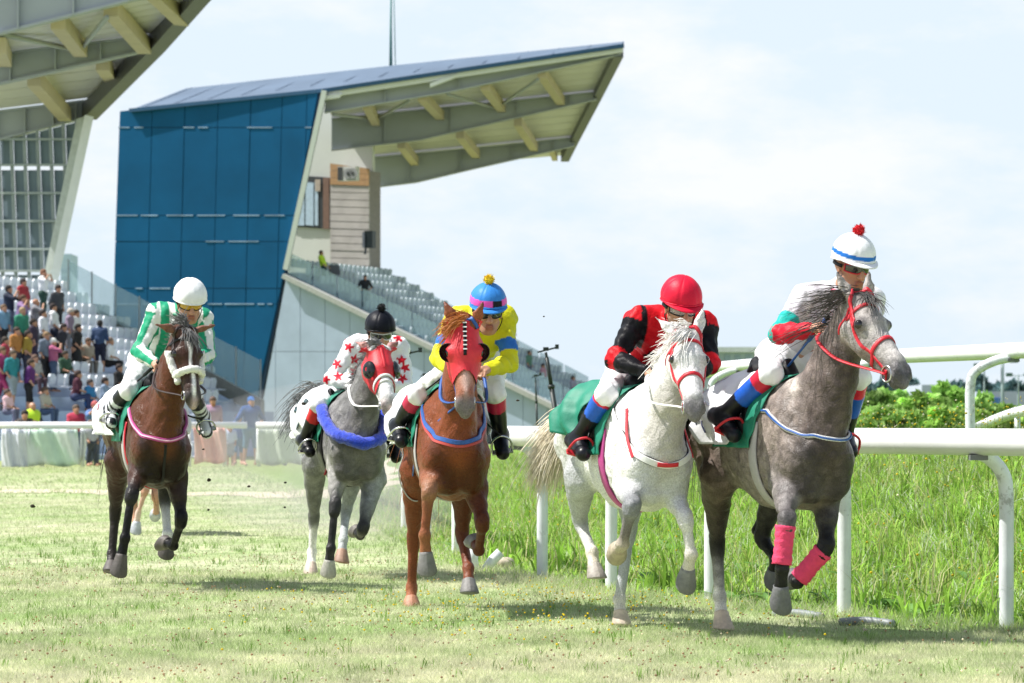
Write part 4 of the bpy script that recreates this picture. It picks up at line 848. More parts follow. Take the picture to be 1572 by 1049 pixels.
def saddle(H, m, parent):
    q = Sdf(); T = H.T; q.cone(T(.14, 0, 1.45), T(-.18, 0, 1.46), .06, .075, .05); q.cone(T(.16, 0, 1.47), T(.16, 0, 1.52), .05, .035, .04); q.cone(T(-.22, 0, 1.47), T(-.25, 0, 1.52), .08, .05, .05)
    for sg in (1, -1): q.cone(T(.08, sg * .12, 1.40), T(.02, sg * .235, 1.16), .07, .05, .05, flat=((0, 1, .2), .45)); 
    v, f = q.mesh(.014); return link('saddle', mesh_np('saddle', v, f, m, True), parent)

# ------------------------------------------------------------------ people
SKIN = (.47, .25, .16)
def person_sdf(J, skin=SKIN, jaw=None, fingers=True, fist=True, scale=1.0, build=1.0):
    """J: joints (3D). One continuous body."""
    B = Sdf(); b = build; c = skin
    pel, mid, che, nk, hc, fd = [np.asarray(J[k], float) for k in ('pel', 'mid', 'che', 'nk', 'hc', 'fd')]
    shL, shR = np.asarray(J['shL']), np.asarray(J['shR']); hpL, hpR = np.asarray(J['hpL']), np.asarray(J['hpR'])
    B.cone(hpL, hpR, .105 * b, .105 * b, .05, c, c, None, 'pelvis'); B.ball(pel, .12 * b, .05, c, tag='pelvis')
    B.cone(pel, mid, .118 * b, .115 * b, .05, c, c, None, 'torso'); B.cone(mid, che, .115 * b, .128 * b, .06, c, c, None, 'torso')
    B.cone(lerp(shL, shR, .16), lerp(shR, shL, .16), .078 * b, .078 * b, .06, c, c, None, 'torso')
    lat = nrm(shL - shR); 
    B.cone(lerp(mid, che, .3) + lat * .06, che + lat * .075, .085 * b, .10 * b, .06, c, c, None, 'torso'); B.cone(lerp(mid, che, .3) - lat * .06, che - lat * .075, .085 * b, .10 * b, .06, c, c, None, 'torso')
    B.cone(lerp(che, nk, .55), nk, .065, .055, .04, c, c, None, 'torso'); B.cone(nk, lerp(nk, hc, .75), .052, .05, .02, c, c, None, 'neck')
    for sg in ('L', 'R'):
        sh, el, ha = [np.asarray(J[k + sg], float) for k in ('sh', 'el', 'ha')]; wr = lerp(el, ha, .80)
        B.ball(sh, .060 * b, .04, c, tag='uarm'); B.cone(sh, el, .050 * b, .038 * b, .03, c, c, None, 'uarm')
        B.cone(el, lerp(el, wr, .35), .038 * b, .038 * b, .02, c, c, None, 'farm'); B.cone(lerp(el, wr, .3), wr, .037 * b, .026 * b, .02, c, c, None, 'farm')
        d = nrm(ha - el); ax = nrm(np.cross(d, (0, 0, 1)) if abs(d[2]) < .95 else V3(0, 1, 0)); dn = nrm(np.cross(ax, d)); dn = dn if dn[2] < 0 else -dn
        inw = ax if np.dot(ax, np.asarray(J['che']) - sh) > 0 else -ax
        B.cone(wr, lerp(wr, ha, .5), .026, .026, .012, c, c, None, 'hand')
        if fingers:
            pc = wr + d * .035
            B.cone(pc - dn * .012, pc + d * .045 - dn * .012, .020, .022, .012, c, c, None, 'hand'); B.cone(pc + ax * .02, pc + d * .045 + ax * .028, .016, .017, .012, c, c, None, 'hand'); B.cone(pc - ax * .02, pc + d * .045 - ax * .028, .016, .017, .012, c, c, None, 'hand')
            for i, (o, ln) in enumerate(((-.033, .88), (-.011, 1.0), (.011, .95), (.033, .78))):
                k0 = pc + d * .052 + ax * o
                if fist:
                    k1 = k0 + (d * .022 + dn * .030) * ln; k2 = k1 + (-d * .020 + dn * .018) * ln; k3 = k2 + (-d * .022 - dn * .008) * ln
                else:
                    k1 = k0 + (d * .042 + dn * .006) * ln; k2 = k1 + (d * .026 + dn * .010) * ln; k3 = k2 + (d * .018 + dn * .010) * ln
                B.cone(k0, k1, .0105, .0095, .004, c, c, None, 'hand'); B.cone(k1, k2, .0095, .009, .003, c, c, None, 'hand'); B.cone(k2, k3, .009, .0075, .003, c, c, None, 'hand')
            t0 = pc + inw * .022; t1 = t0 + d * .03 + inw * .018 + dn * .010; t2 = t1 + d * .028 - inw * .006 + dn * .012
            B.cone(t0, t1, .0145, .012, .008, c, c, None, 'hand'); B.cone(t1, t2, .0115, .009, .004, c, c, None, 'hand')
        else: B.cone(wr, ha, .032, .03, .015, c, c, None, 'hand')
        hp, kn, an, to = [np.asarray(J[k + sg], float) for k in ('hp', 'kn', 'an', 'to')]
        B.cone(hp, kn, .080 * b, .052 * b, .05, c, c, None, 'thigh'); B.ball(kn, .056 * b, .02, c, tag='thigh')
        ds = nrm(an - kn); cb = nrm(np.asarray(hp) - kn); cb = nrm(cb - ds * np.dot(cb, ds))
        B.cone(kn, an, .052 * b, .036, .02, c, c, None, 'shin'); B.cone(lerp(kn, an, .12) + cb * .012, lerp(kn, an, .55) + cb * .012, .05 * b, .038, .02, c, c, None, 'shin')
        B.cone(an, to, .038, .032, .03, c, c, None, 'foot'); hl = an - nrm(to - an - ds * np.dot(to - an, ds)) * .045 + ds * .03; B.cone(an, hl, .036, .034, .02, c, c, None, 'foot'); B.cone(hl, to, .032, .03, .02, c, c, None, 'foot')
    # head
    up = np.asarray(J.get('up', (0, 0, 1)), float); up = nrm(up - fd * np.dot(up, fd)); sdv = np.cross(up, fd)
    def h(f, l, u): return hc + fd * f + sdv * l + up * u
    jw = jaw or tuple(np.array(skin) * (.86, .80, .78)); c2 = tuple(np.array(skin) * (1.05, .95, .92)); lip = tuple(np.array(skin) * (.62, .36, .36))
    B.cone(h(-.02, 0, .03), h(.015, 0, .03), .083, .078, .03, c, c, (sdv, .93), 'head'); B.ball(h(-.04, 0, .02), .075, .03, c, tag='head')
    B.cone(h(.035, 0, .0), h(.055, 0, -.075), .058, .040, .03, c, jw, (sdv, .95), 'head'); B.ball(h(.075, 0, -.10), .021, .02, jw, tag='head')
    for sg in (1, -1):
        B.ball(h(.058, sg * .036, -.012), .024, .02, c2, tag='head'); B.cone(h(.02, sg * .052, -.055), h(.06, sg * .026, -.098), .022, .02, .025, jw, jw, None, 'head')
        B.cone(h(.075, sg * .012, .036), h(.062, sg * .05, .032), .013, .010, .015, c, c, None, 'head'); B.hole(h(.092, sg * .033, .014), h(.092, sg * .031, .014), .013)
        B.cone(h(-.01, sg * .083, .02), h(.0, sg * .080, -.028), .017, .011, .008, c2, c2, (sdv, .5), 'head')
    B.cone(h(.087, 0, .022), h(.116, 0, -.026), .011, .0155, .007, c, c2, None, 'head')
    for sg in (1, -1): B.ball(h(.104, sg * .015, -.030), .0095, .008, c2, tag='head')
    B.cone(h(.097, -.019, -.060), h(.097, .019, -.060), .0085, .0085, .005, lip, lip, None, 'head'); B.cone(h(.095, -.016, -.075), h(.095, .016, -.075), .0085, .0085, .005, lip, lip, None, 'head')
    if jaw: B.cone(h(.097, -.02, -.048), h(.097, .02, -.048), .008, .008, .006, jaw, jaw, None, 'head'); B.ball(h(.083, 0, -.092), .02, .01, jaw, tag='head')
    B.hole(h(.108, -.022, -.0675), h(.108, .022, -.0675), .005)
    B.head = h; B.fd, B.up, B.sdv, B.hc = fd, up, sdv, hc
    return B
def wrinkle(v, B, amp, tags, freq=(26, 60), seed=0):
    r = np.random.default_rng(seed); n = B.normal(v, tags=tags); d = np.zeros(len(v))
    for i in range(9):
        k = r.normal(0, 1, 3); k = k / np.linalg.norm(k) * r.uniform(*freq); w = v + .018 * np.sin(v[:, [1, 2, 0]] * r.uniform(15, 30, 3) + r.uniform(0, 6, 3))
        d += np.abs(np.sin(w @ k + r.uniform(0, 6))) ** 1.5 - .5
    return v + n * (d * amp / 3)[:, None]
def cloth(name, B, tags, infl, vox, m, parent, amp=.004, seed=0, colf=None, cut=None):
    v, f = B.mesh(vox, tags, infl)
    if amp: v = wrinkle(v, B, amp, tags, seed=seed)
    if cut is not None: v, f = keep_faces(v, f, cut(v))
    col = colf(v) if colf else None
    return link(name, mesh_np(name, v, f, m, True, col), parent)
def helmet(B, parent, m, cols, peak=True, r=(.114, .138, .118), lift=.072, gores=6, tilt=-2, peak_len=.045, dip=-.02, colf=None, pmat=None):
    """jockey skull cap in its silk cover: sewn gores, rolled rim, soft peak"""
    fd, up, sd, hc = B.fd, B.up, B.sdv, B.hc; a = math.radians(tilt); f2 = fd * math.cos(a) + up * math.sin(a); u2 = up * math.cos(a) - fd * math.sin(a)
    c = hc + u2 * lift - f2 * .008; nu, nv = 84, 36; rows = []; colr = []
    for i in range(nv + 1):
        t = i / nv; row = []; crow = []
        for j in range(nu):
            p = 2 * math.pi * j / nu; el = math.pi / 2 - t * (math.pi / 2 - lerp(dip, dip - .42, (1 - math.cos(p)) / 2)); g = 1 - .030 * math.exp(-((((p * gores / (2 * math.pi)) % 1) - .5) / .085) ** 2) * math.cos(el) ** .5 if gores else 1
            w = 1 + .006 * math.sin(5 * p + 7 * t) + .004 * math.sin(13 * p + 3 * t)
            q = c + (f2 * math.cos(p) * r[1] * math.cos(el) + sd * math.sin(p) * r[0] * math.cos(el)) * g * w + u2 * r[2] * math.sin(el) * g
            row.append(q); crow.append(colf(p, el) if colf else cols)
        rows.append(row); colr.append(crow)
    g = np.array(rows); cc = np.array(colr).reshape(-1, 3); g2 = np.concatenate([g, g[:, :1]], 1); cc2 = np.concatenate([np.array(colr), np.array(colr)[:, :1]], 1).reshape(-1, 3)
    v, f = grid_vf(g2[::-1]); hm = link('helmet', mesh_np('helmet', v, f, m, True, cc2.reshape(g2.shape)[::-1].reshape(-1, 3)), parent)
    rim = g[-1]; vv, ff = tube_vf(rim, .006, 6, False, True); link('helmet_rim', mesh_np('helmet_rim', vv, ff, pmat or m, True, np.tile(np.array(cols), (len(vv), 1))), hm)
    if peak:
        P_ = []; n = 21
        for k in range(4):
            for j in range(n):
                p = math.radians(lerp(-62, 62, j / (n - 1))); e = math.cos(p * 1.42) ** .7 if abs(p * 1.42) < math.pi / 2 else 0; el = dip - .1 * (1 - math.cos(p)); t = k / 3
                P_.append(c + f2 * math.cos(p) * (r[1] * math.cos(el) + peak_len * e * t) + sd * math.sin(p) * r[0] * (math.cos(el) + .12 * t) + u2 * (r[2] * math.sin(el) - .014 * t * e - .004))
        gg = np.array(P_).reshape(4, n, 3); v, f = grid_vf(gg, .005, np.tile(u2, (4, n, 1))); link('helmet_peak', mesh_np('helmet_peak', v, f, pmat or m, True, np.tile(np.array(cols), (len(v), 1))), hm)
    hm_top = c + u2 * r[2]
    return hm, hm_top, u2, c
def pom(parent, c, r, m, n=260):
    vs, fs, k = [], [], 0; v, f = uvsphere(c, r * .8, 12, 8); vs.append(np.array(v)); fs += [list(q) for q in f]; k = len(v)
    for i in range(n):
        d = nrm(RNG.normal(0, 1, 3)); e = nrm(np.cross(d, RNG.normal(0, 1, 3))); q = np.asarray(c) + d * r * .7
        vs.append(np.array([q - e * .004, q + e * .004, q + d * r * RNG.uniform(.3, .5) + RNG.normal(0, .003, 3)])); fs.append([k, k + 1, k + 2]); k += 3
    link('pom_pom', mesh_np('pom_pom', np.vstack(vs), fs, m, False), parent)
def goggles(B, parent, lens_m, frame_m, strap_m, clear=False, h0=.014, lens_h=.024):
    hc = B.hc; n = 25; rows = []
    for k in range(7):
        t = k / 6 * 2 - 1; row = []
        for j in range(n):
            p = math.radians(lerp(-66, 66, j / (n - 1))); nose = math.exp(-(p / .20) ** 2); hh = lens_h * (1 - .25 * (abs(p) / 1.15) ** 3)
            z = h0 + t * hh * (1 - (.55 * nose if t < 0 else .1 * nose)); row.append(B.head(math.cos(p) * .107 - .004 * t * t + .002, math.sin(p) * .085, z))
        rows.append(row)
    g = np.array(rows); N = g - hc; N /= np.linalg.norm(N, axis=-1, keepdims=True); v, f = grid_vf(g, .004, N)
    go = link('goggles', mesh_np('goggles', v, f, lens_m, True), parent)
    ring = np.concatenate([g[0], g[1:, -1], g[-1, ::-1][1:], g[:-1, 0][::-1]]) ; vv, ff = tube_vf(ring, .004, 6, False, True); link('goggle_frame', mesh_np('goggle_frame', vv, ff, frame_m, True), go)
    q = np.array([B.head(math.cos(p) * .107 - .012, math.sin(p) * .094, h0 + .002) for p in np.radians(np.linspace(66, 294, 26))]); nn = q - hc; nn /= np.linalg.norm(nn, axis=1, keepdims=True)
    vv, ff = band_vf(q, nn, .02, .003); link('goggle_strap', mesh_np('goggle_strap', vv, ff, strap_m, True), go)
    return go
def chinstrap(B, parent, m):
    q = np.array([B.head(.005 + .055 * math.cos(p) ** 2 * (1 if abs(p) < 1.4 else 0), math.sin(p) * .088, -.02 - .10 * math.cos(p)) for p in np.linspace(-1.5, 1.5, 20)])
    nn = q - B.hc; nn /= np.linalg.norm(nn, axis=1, keepdims=True); vv, ff = band_vf(q, nn, .014, .003); link('chin_strap', mesh_np('chin_strap', vv, ff, m, True), parent)

def jockey(H, D):
    """rider posed from the photograph in the frame of the horse"""
    px = H.px; J = {}
    for k in ('shL', 'shR', 'elL', 'elR', 'haL', 'haR', 'knL', 'knR', 'anL', 'anR', 'toL', 'toR', 'hc'): J[k] = px(*D[k])
    for sg, sy in (('R', -1), ('L', 1)):        # legs lie outside the horse's flank: slide along the line of sight, then sideways
        for k, mar in (('kn', .06), ('an', .08), ('to', .07)):
            x0 = D[k + sg][2]; q = J[k + sg]
            for st in range(18):
                if H.sdf.eval(q[None])[0] > mar: break
                if sg == 'R' and st < 5: q = px(D[k + sg][0], D[k + sg][1], x0 + .02 * (st + 1))
                else: q = q + V3(0, sy * .012, 0)
            J[k + sg] = q
    pel = px(*D['pel']); J['pel'] = pel; J['hpL'] = pel + V3(.02, .095, -.02); J['hpR'] = pel + V3(.02, -.095, -.02)
    smid = (J['shL'] + J['shR']) / 2; J['che'] = lerp(pel, smid, .80) + V3(.02, 0, -.02); J['mid'] = lerp(pel, smid, .42) + V3(-.05, 0, .05); J['nk'] = lerp(smid, J['hc'], .38)
    fd = nrm(V3(*D['fd'])); J['fd'] = fd; J['up'] = D.get('up', (0, 0, 1))
    for sg in 'LR': print('  jockey', sg, 'uarm %.2f farm %.2f thigh %.2f shin %.2f  sh-w %.2f torso %.2f' % (np.linalg.norm(J['el' + sg] - J['sh' + sg]), np.linalg.norm(J['ha' + sg] - J['el' + sg]), np.linalg.norm(J['kn' + sg] - J['hp' + sg]), np.linalg.norm(J['an' + sg] - J['kn' + sg]), np.linalg.norm(J['shL'] - J['shR']), np.linalg.norm(pel - smid)))
    B = person_sdf(J, D.get('skin', SKIN), D.get('jaw')); H.J = J; H.PB = B
    root = empty('person', H.O, H.root.rotation_euler.z); tag(root, D['label'], 'jockey', 'jockeys riding in the race')
    v, f = B.mesh(.0072); link('body', mesh_np('body', v, f, M_SKIN, True, B.colours(v, SKIN, .006)), root)
    cloth('jacket', B, ('torso', 'uarm', 'farm'), .012, .0084, D['silk'], root, .011, 3, D['jcol'](H, J, B))
    cloth('breeches', B, ('pelvis', 'thigh'), .011, .0105, M_BREECH, root, .007, 5)
    # boots: each boot its own mesh, with a coloured top
    for sg in 'LR':
        kn, an, to = J['kn' + sg], J['an' + sg], J['to' + sg]; Q = Sdf(); ds = nrm(an - kn); cb = nrm(J['hp' + sg] - kn); cb = nrm(cb - ds * np.dot(cb, ds))
        top = lerp(kn, an, .10); Q.cone(top, an, .060, .046, .02); Q.cone(lerp(kn, an, .15) + cb * .012, lerp(kn, an, .55) + cb * .012, .058, .048, .02)
        fdv = nrm(to - an - ds * np.dot(to - an, ds)); hl = an - fdv * .045 + ds * .045; Q.cone(an, hl, .05, .042, .02); Q.cone(an, to, .046, .036, .03); Q.cone(hl, to, .040, .036, .025)
        vv, ff = Q.mesh(.0095); t = ((vv - kn) @ ds) / np.linalg.norm(an - kn); vv = wrinkle(vv, Q, .003, None, (18, 40), 2)
        cc = np.tile(np.array(D['boot']), (len(vv), 1)); foot = (vv - an) @ ds > .0
        for t0, t1, c in D['cuffs']: cc[(t >= t0) & (t < t1)] = c
        sole = ((vv - hl) @ ds > .022) & foot; cc[sole] = D.get('sole', (.03, .03, .03))
        link('boot', mesh_np('boot', vv, ff, M_BOOT, True, cc), root)
    hm, top, u2, c = helmet(B, root, D.get('hmat', M_SILKCAP), D['hcol'], D.get('peak', True), colf=D.get('hcolf'), tilt=D.get('htilt', -2), gores=D.get('gores', 6), r=D.get('hr', (.114, .138, .118)))
    if D.get('pom'): pom(root, top + u2 * .022, .034, D['pom'])
    goggles(B, root, D['lens'], D.get('gframe', M_BLACK), D.get('gstrap', M_BLACK)); chinstrap(B, root, M_BLACK)
    # collar
    q = [lerp(J['nk'], J['che'], .12) + (B.fd * math.cos(p) * .07 + B.sdv * math.sin(p) * .066) + V3(0, 0, .006) for p in np.linspace(0, 2 * math.pi, 24, endpoint=False)]
    vv, ff = tube_vf(q, .015, 7, False, True); link('collar', mesh_np('collar', vv, ff, D['collar'], True), root)
    return root, J, B
M_SKIN = mat('skin', (1, 1, 1), rough=.5, var=.07, scale=30, attr=True, sss=.08)
M_SILK = mat('racing_silk', (1, 1, 1), rough=.48, var=.06, scale=14, attr=True, bump=.5, bscale=38, spec=.12)
M_SILKCAP = mat('cap_silk', (1, 1, 1), rough=.46, var=.06, scale=14, attr=True, bump=.22, bscale=30, spec=.14)
M_BREECH = mat('white_breeches', (.78, .78, .80), rough=.55, var=.05, scale=10, bump=.3, bscale=35)
M_BOOT = mat('boot_leather', (1, 1, 1), spec=.3, rough=.34, var=.15, scale=25, attr=True, bump=.12, bscale=30)
M_LENS = mat('dark_lens', (.02, .02, .022), rough=.05, var=.1, spec=.9)
M_LENSY = mat('amber_lens', (.55, .30, .02), rough=.08, var=.1, spec=.9)
M_LENSC = glass_mat('clear_lens', (.75, .78, .8), .82)
def stirrups(H, J, parent, m_iron, m_leather):
    for sg, y in (('L', 1), ('R', -1)):
        an, to = J['an' + sg], J['to' + sg]; c = lerp(an, to, .62); ds = nrm(an - J['kn' + sg]); w = nrm(np.cross(nrm(to - an), ds)); u = -ds
        pts = [c - w * .062 + ds * .045, c - w * .064 + u * .0, c - w * .05 + u * .055, c + u * .088, c + w * .05 + u * .055, c + w * .064, c + w * .062 + ds * .045]
        q = spline(pts, 5); v, f = tube_vf(q, .0075, 6); st = link('stirrup', mesh_np('stirrup', v, f, m_iron, True), parent)
        mb = MB(); mb.bar(c - w * .066 + ds * .047, c + w * .066 + ds * .047, .035, .012, u); mb.build('stirrup_tread', m_iron, st)
        tp = H.T(.05, y * .17, 1.42); md = H.sdf.project(np.array([lerp(tp, c, .5)]), .03)[0]; q = spline([tp, md, c + u * .088], 8)
        v, f = band_vf(q, np.tile((0, y, .1), (len(q), 1)), .022, .005); link('stirrup_leather', mesh_np('stirrup_leather', v, f, m_leather, True), parent)
def whip(a, b, H, label, m_=None, flap=True, grp='riding whips held by the jockeys'):
    r = empty('riding_whip', H.O, H.root.rotation_euler.z); tag(r, label, 'whip', grp)
    a, b = np.asarray(a), np.asarray(b); v, f = tube_vf([a, lerp(a, b, .28), lerp(a, b, .3), lerp(a, b, 1)], [.013, .012, .007, .005], 8); link('shaft', mesh_np('shaft', v, f, m_ or M_BLACK, True), r)
    v, f = uvsphere(a, .017, 10, 7); link('handle_cap', mesh_np('handle_cap', v, f, M_BLACK, True), r)
    if flap: mb = MB(); mb.bar(b, lerp(a, b, 1.14), .028, .006); mb.build('flap', m_ or M_BLACK, r)
    return r

# ------------------------------------------------------------------ the two grandstands
RD, DD = V3(.36, .93, 0), V3(.93, -.36, 0)          # along the rows / down the tiers
def wallY(px, px0, Y0):
    X0 = (px0 - CX) / F * Y0; return (X0 + 2.583 * Y0) / ((px - CX) / F + 2.583)
def clip_poly(poly, a, b, c):
    """keep a*x+b*y<=c"""
    out = []
    for i in range(len(poly)):
        p, q = poly[i], poly[(i + 1) % len(poly)]; dp, dq = a * p[0] + b * p[1] - c, a * q[0] + b * q[1] - c
        if dp <= 0: out.append(p)
        if (dp < 0) != (dq < 0) and dp != dq: t = dp / (dp - dq); out.append((lerp(p[0], q[0], t), lerp(p[1], q[1], t)))
    return out
def halfplanes(poly):
    n = len(poly); A = sum(poly[i][0] * poly[(i + 1) % n][1] - poly[(i + 1) % n][0] * poly[i][1] for i in range(n)); hp = []
    for i in range(n):
        (x0, y0), (x1, y1) = poly[i], poly[(i + 1) % n]; a, b = (y1 - y0), -(x1 - x0)
        if A < 0: a, b = -a, -b
        hp.append((a, b, a * x0 + b * y0))
    return hp
def wall_poly(name, poly, Yf, m, parent, depth=.3, off=0.0, dirv=RD):
    pts = [P(x, y, Yf(x)) + dirv * off for x, y in poly]; mb = MB(); mb.prism(pts, dirv * depth); return mb.build(name, m, parent, loc=None)
M_CREAM = mat('cream_soffit', (.62, .60, .60), rough=.6, var=.05, scale=.8); M_STEEL = mat('grey_steel', (.34, .365, .40), rough=.5, var=.06, scale=.7); M_TAN = mat('tan_purlin', (.50, .42, .29), rough=.6, var=.08, scale=1.5)
M_BLUE = mat('blue_cladding', (.004, .078, .185), rough=.55, var=.14, scale=.35, spec=.12); M_BLUED = mat('blue_joint', (.006, .035, .09), rough=.6); M_CONC = mat('stand_concrete', (.35, .43, .55), rough=.85, var=.08, scale=.9, bump=.1); M_CONCD = mat('stand_concrete_joint', (.30, .32, .33), rough=.9)
M_WTRIM = mat('white_trim', (.74, .76, .76), rough=.5, var=.04); M_ROOF = mat('blue_grey_roof', (.11, .155, .22), rough=.6, var=.12, scale=.4, spec=.3); M_SEAT = mat('white_seat', (.62, .66, .72), rough=.65, var=.05); M_GLASSB = glass_mat('balustrade_glass', (.55, .72, .74), .72, .05); M_DARKC = mat('dark_parapet', (.20, .21, .19), rough=.8, var=.1)
M_LOUV = mat('louvre_panel', (.13, .18, .22), rough=.6, var=.10, scale=1.2); M_LBAR = mat('louvre_bar', (.27, .31, .32), rough=.5)
M_GUT = mat('dark_gutter', (.10, .105, .12), rough=.5)
def seat_mesh():
    mb = MB(); w = .21
    for s in (0,):
        mb.prism([(-w, .0, .0), (-w, .36, -.02), (-w, .40, .02), (-w, .04, .05)], (2 * w, 0, 0))
        pts = [(-w, -.02, .0), (-w, .05, .02), (-w * .95, .02, .30), (-w * .6, -.02, .40), (-w * .5, -.06, .40)]
        mb.add([(-w, .0, .0), (w, .0, .0), (w, .05, .30), (w * .62, .04, .40), (-w * .62, .04, .40), (-w, .05, .30), (-w, -.05, .0), (w, -.05, .0), (w, -.02, .30), (w * .62, -.03, .40), (-w * .62, -.03, .40), (-w, -.02, .30)],
               [(0, 1, 2, 3, 4, 5), (11, 10, 9, 8, 7, 6)] + [(i, 6 + i, 6 + (i + 1) % 6, (i + 1) % 6) for i in range(6)])
    me = bpy.data.meshes.new('seat'); me.from_pydata(mb.v, [], mb.f); me.update(); me.materials.append(M_SEAT); return me
SEATME = seat_mesh(); SEAT_RZ = math.atan2(-.36, .93) - math.pi / 2      # seats face down the tiers
def roof_frame(root, beams, Ys, mats_, purlins, braces, gut, thick=.30):
    """beams: list of (top polyline px, bottom polyline px)"""
    for (top, bot), Y in zip(beams, Ys):
        poly = [P(x, y, Y) for x, y in top] + [P(x, y, Y) for x, y in bot[::-1]]; mb = MB(); mb.prism(poly, (0, .12, 0)); g = mb.build('girder', M_STEEL, root)
        for pl, nm in ((top, 'flange'), (bot, 'flange')):
            for (a, b) in zip(pl[:-1], pl[1:]): mb = MB(); mb.bar(P(*a, Y + .06), P(*b, Y + .06), .42, .07); mb.build(nm, M_STEEL, g)
        for t in (.2, .45, .7, .9):      # web stiffeners
            xs = lerp(top[0][0], top[-1][0], t); yt = np.interp(xs, [q[0] for q in top], [q[1] for q in top]); yb = np.interp(xs, [q[0] for q in bot], [q[1] for q in bot]); mb = MB(); mb.bar(P(xs, yt, Y - .1), P(xs, yb, Y - .1), .05, .2, (0, 1, 0)); mb.build('stiffener', M_STEEL, g)
    for (a, b, ya, yb, w) in purlins: mb = MB(); mb.bar(P(*a, ya), P(*b, yb), w, w * 1.1); mb.build('purlin', M_TAN, root)
    for (a, b, ya, yb) in braces: mb = MB(); mb.tube([P(*a, ya), P(*b, yb)], .08, 8); mb.build('brace', M_STEEL, root, True)
def soffit(root, l0, l1, n, yoff=.0):
    """panels between two lines given as ((x,y,Y),(x,y,Y)); split in n strips along the line"""
    for i in range(n):
        t0, t1 = i / n, (i + 1) / n - .012; q = [lerp(P(*l0[0]), P(*l0[1]), t0), lerp(P(*l0[0]), P(*l0[1]), t1), lerp(P(*l1[0]), P(*l1[1]), t1), lerp(P(*l1[0]), P(*l1[1]), t0)]
        mb = MB(); mb.prism([p + V3(0, 0, yoff) for p in q], (0, 0, .12)); mb.build('soffit_panel', M_CREAM, root)
def soffit2(root, l0, l1, n, yoff=.10):
    """same, strips parallel to the beams: split across from l0 to l1"""
    for i in range(n):
        t0, t1 = i / n, (i + 1) / n - .012; A0, A1, B0, B1 = P(*l0[0]), P(*l0[1]), P(*l1[0]), P(*l1[1]); q = [lerp(A0, B0, t0), lerp(A1, B1, t0), lerp(A1, B1, t1), lerp(A0, B0, t1)]
        mb = MB(); mb.prism([p + V3(0, 0, yoff) for p in q], (0, 0, .12)); mb.build('soffit_panel', M_CREAM, root)
    q = [P(*l0[0]), P(*l0[1]), P(*l1[1]), P(*l1[0])]; mb = MB(); mb.prism([p + V3(0, 0, yoff + .16) for p in q], (0, 0, .15)); mb.build('roof_deck', M_ROOF, root)
# --- middle stand ----------------------------------------------------------
MS = empty('grandstand', P(440, 680, 168)); MSL = np.array(MS.location)
tag(MS, 'grandstand with a tall dark blue side wall and a cantilever roof', 'grandstand')
def settle(root):
    """parts were written in world metres: keep them there under their thing"""
    for c in root.children:
        if not c.get('_loc'): c.matrix_parent_inverse = Matrix.Translation(-Vector(root.location))
        else: del c['_loc']
Yw = lambda x: wallY(x, 440, 168)
blue = [(184, 171), (497, 138), (437, 412), (385, 690), (170, 690), (176, 400)]
wall_poly('side_wall', blue, Yw, M_BLUED, MS, .35, .12)
hp = halfplanes(blue); cols = [150, 233, 283, 334, 384, 432, 470, 520]; rows = [120, 196, 331, 371, 443, 467, 580, 700]
for i in range(len(cols) - 1):
    for j in range(len(rows) - 1):
        lean = lambda x, y: x - (y - 196) * .026
        pl = [(lean(cols[i], rows[j]) + .5, rows[j] + .5), (lean(cols[i + 1], rows[j]) - .5, rows[j] + .5), (lean(cols[i + 1], rows[j + 1]) - .5, rows[j + 1] - .5), (lean(cols[i], rows[j + 1]) + .5, rows[j + 1] - .5)]
        for h_ in hp:
            if pl: pl = clip_poly(pl, *h_)
        if len(pl) >= 3: wall_poly('cladding_panel', pl, Yw, M_BLUE, MS, .10, RNG.uniform(-.01, .01))
rs = random.Random(4)
for y, x0, x1 in ((196, 182, 478), (331, 178, 452), (371, 300, 440), (443, 175, 425), (467, 174, 418)):     # pale strips painting highlights along the panel gaps, in broken lengths
    x = x0
    while x < x1:
        L_ = rs.uniform(8, 46)
        if rs.random() < .6: wall_poly('gap_highlight', [(x, y - 1.0), (min(x + L_, x1), y - 1.0), (min(x + L_, x1), y + .8), (x, y + .8)], Yw, mat('gap_highlight_pale', (.20, .30, .42), rough=.4, var=.5, scale=.8), MS, .05, -.03)
        x += L_ + rs.uniform(3, 14)
for a, b in (((498, 139), (438, 414)),): mb = MB(); mb.bar(P(*a, Yw(a[0]) - .05), P(*b, Yw(b[0]) - .05), .24, .3, (0, 1, 0)); mb.build('edge_trim', M_WTRIM, MS)
conc = [(440, 424), (620, 510), (905, 652), (905, 700), (388, 700)]
wall_poly('base_wall', conc, Yw, M_CONCD, MS, .4, .08)
hp = halfplanes(conc)
for i in range(14):
    for j, (y0, y1) in enumerate(((380, 540), (540, 720))):
        x0, x1 = 385 + i * 38, 423 + i * 38; pl = [(x0 + .35, y0 + .35), (x1 - .35, y0 + .35), (x1 - .35, y1 - .35), (x0 + .35, y1 - .35)]
        for h_ in hp:
            if pl: pl = clip_poly(pl, *h_)
        if len(pl) >= 3: wall_poly('wall_panel', pl, Yw, M_CONC, MS, .10, RNG.uniform(-.004, .004))
mb = MB(); mb.bar(P(437, 424, Yw(437) - .1), P(905, 651, Yw(905) - .1), .6, .22); mb.build('wall_coping', mat('coping_grey', (.36, .37, .35), rough=.8), MS)
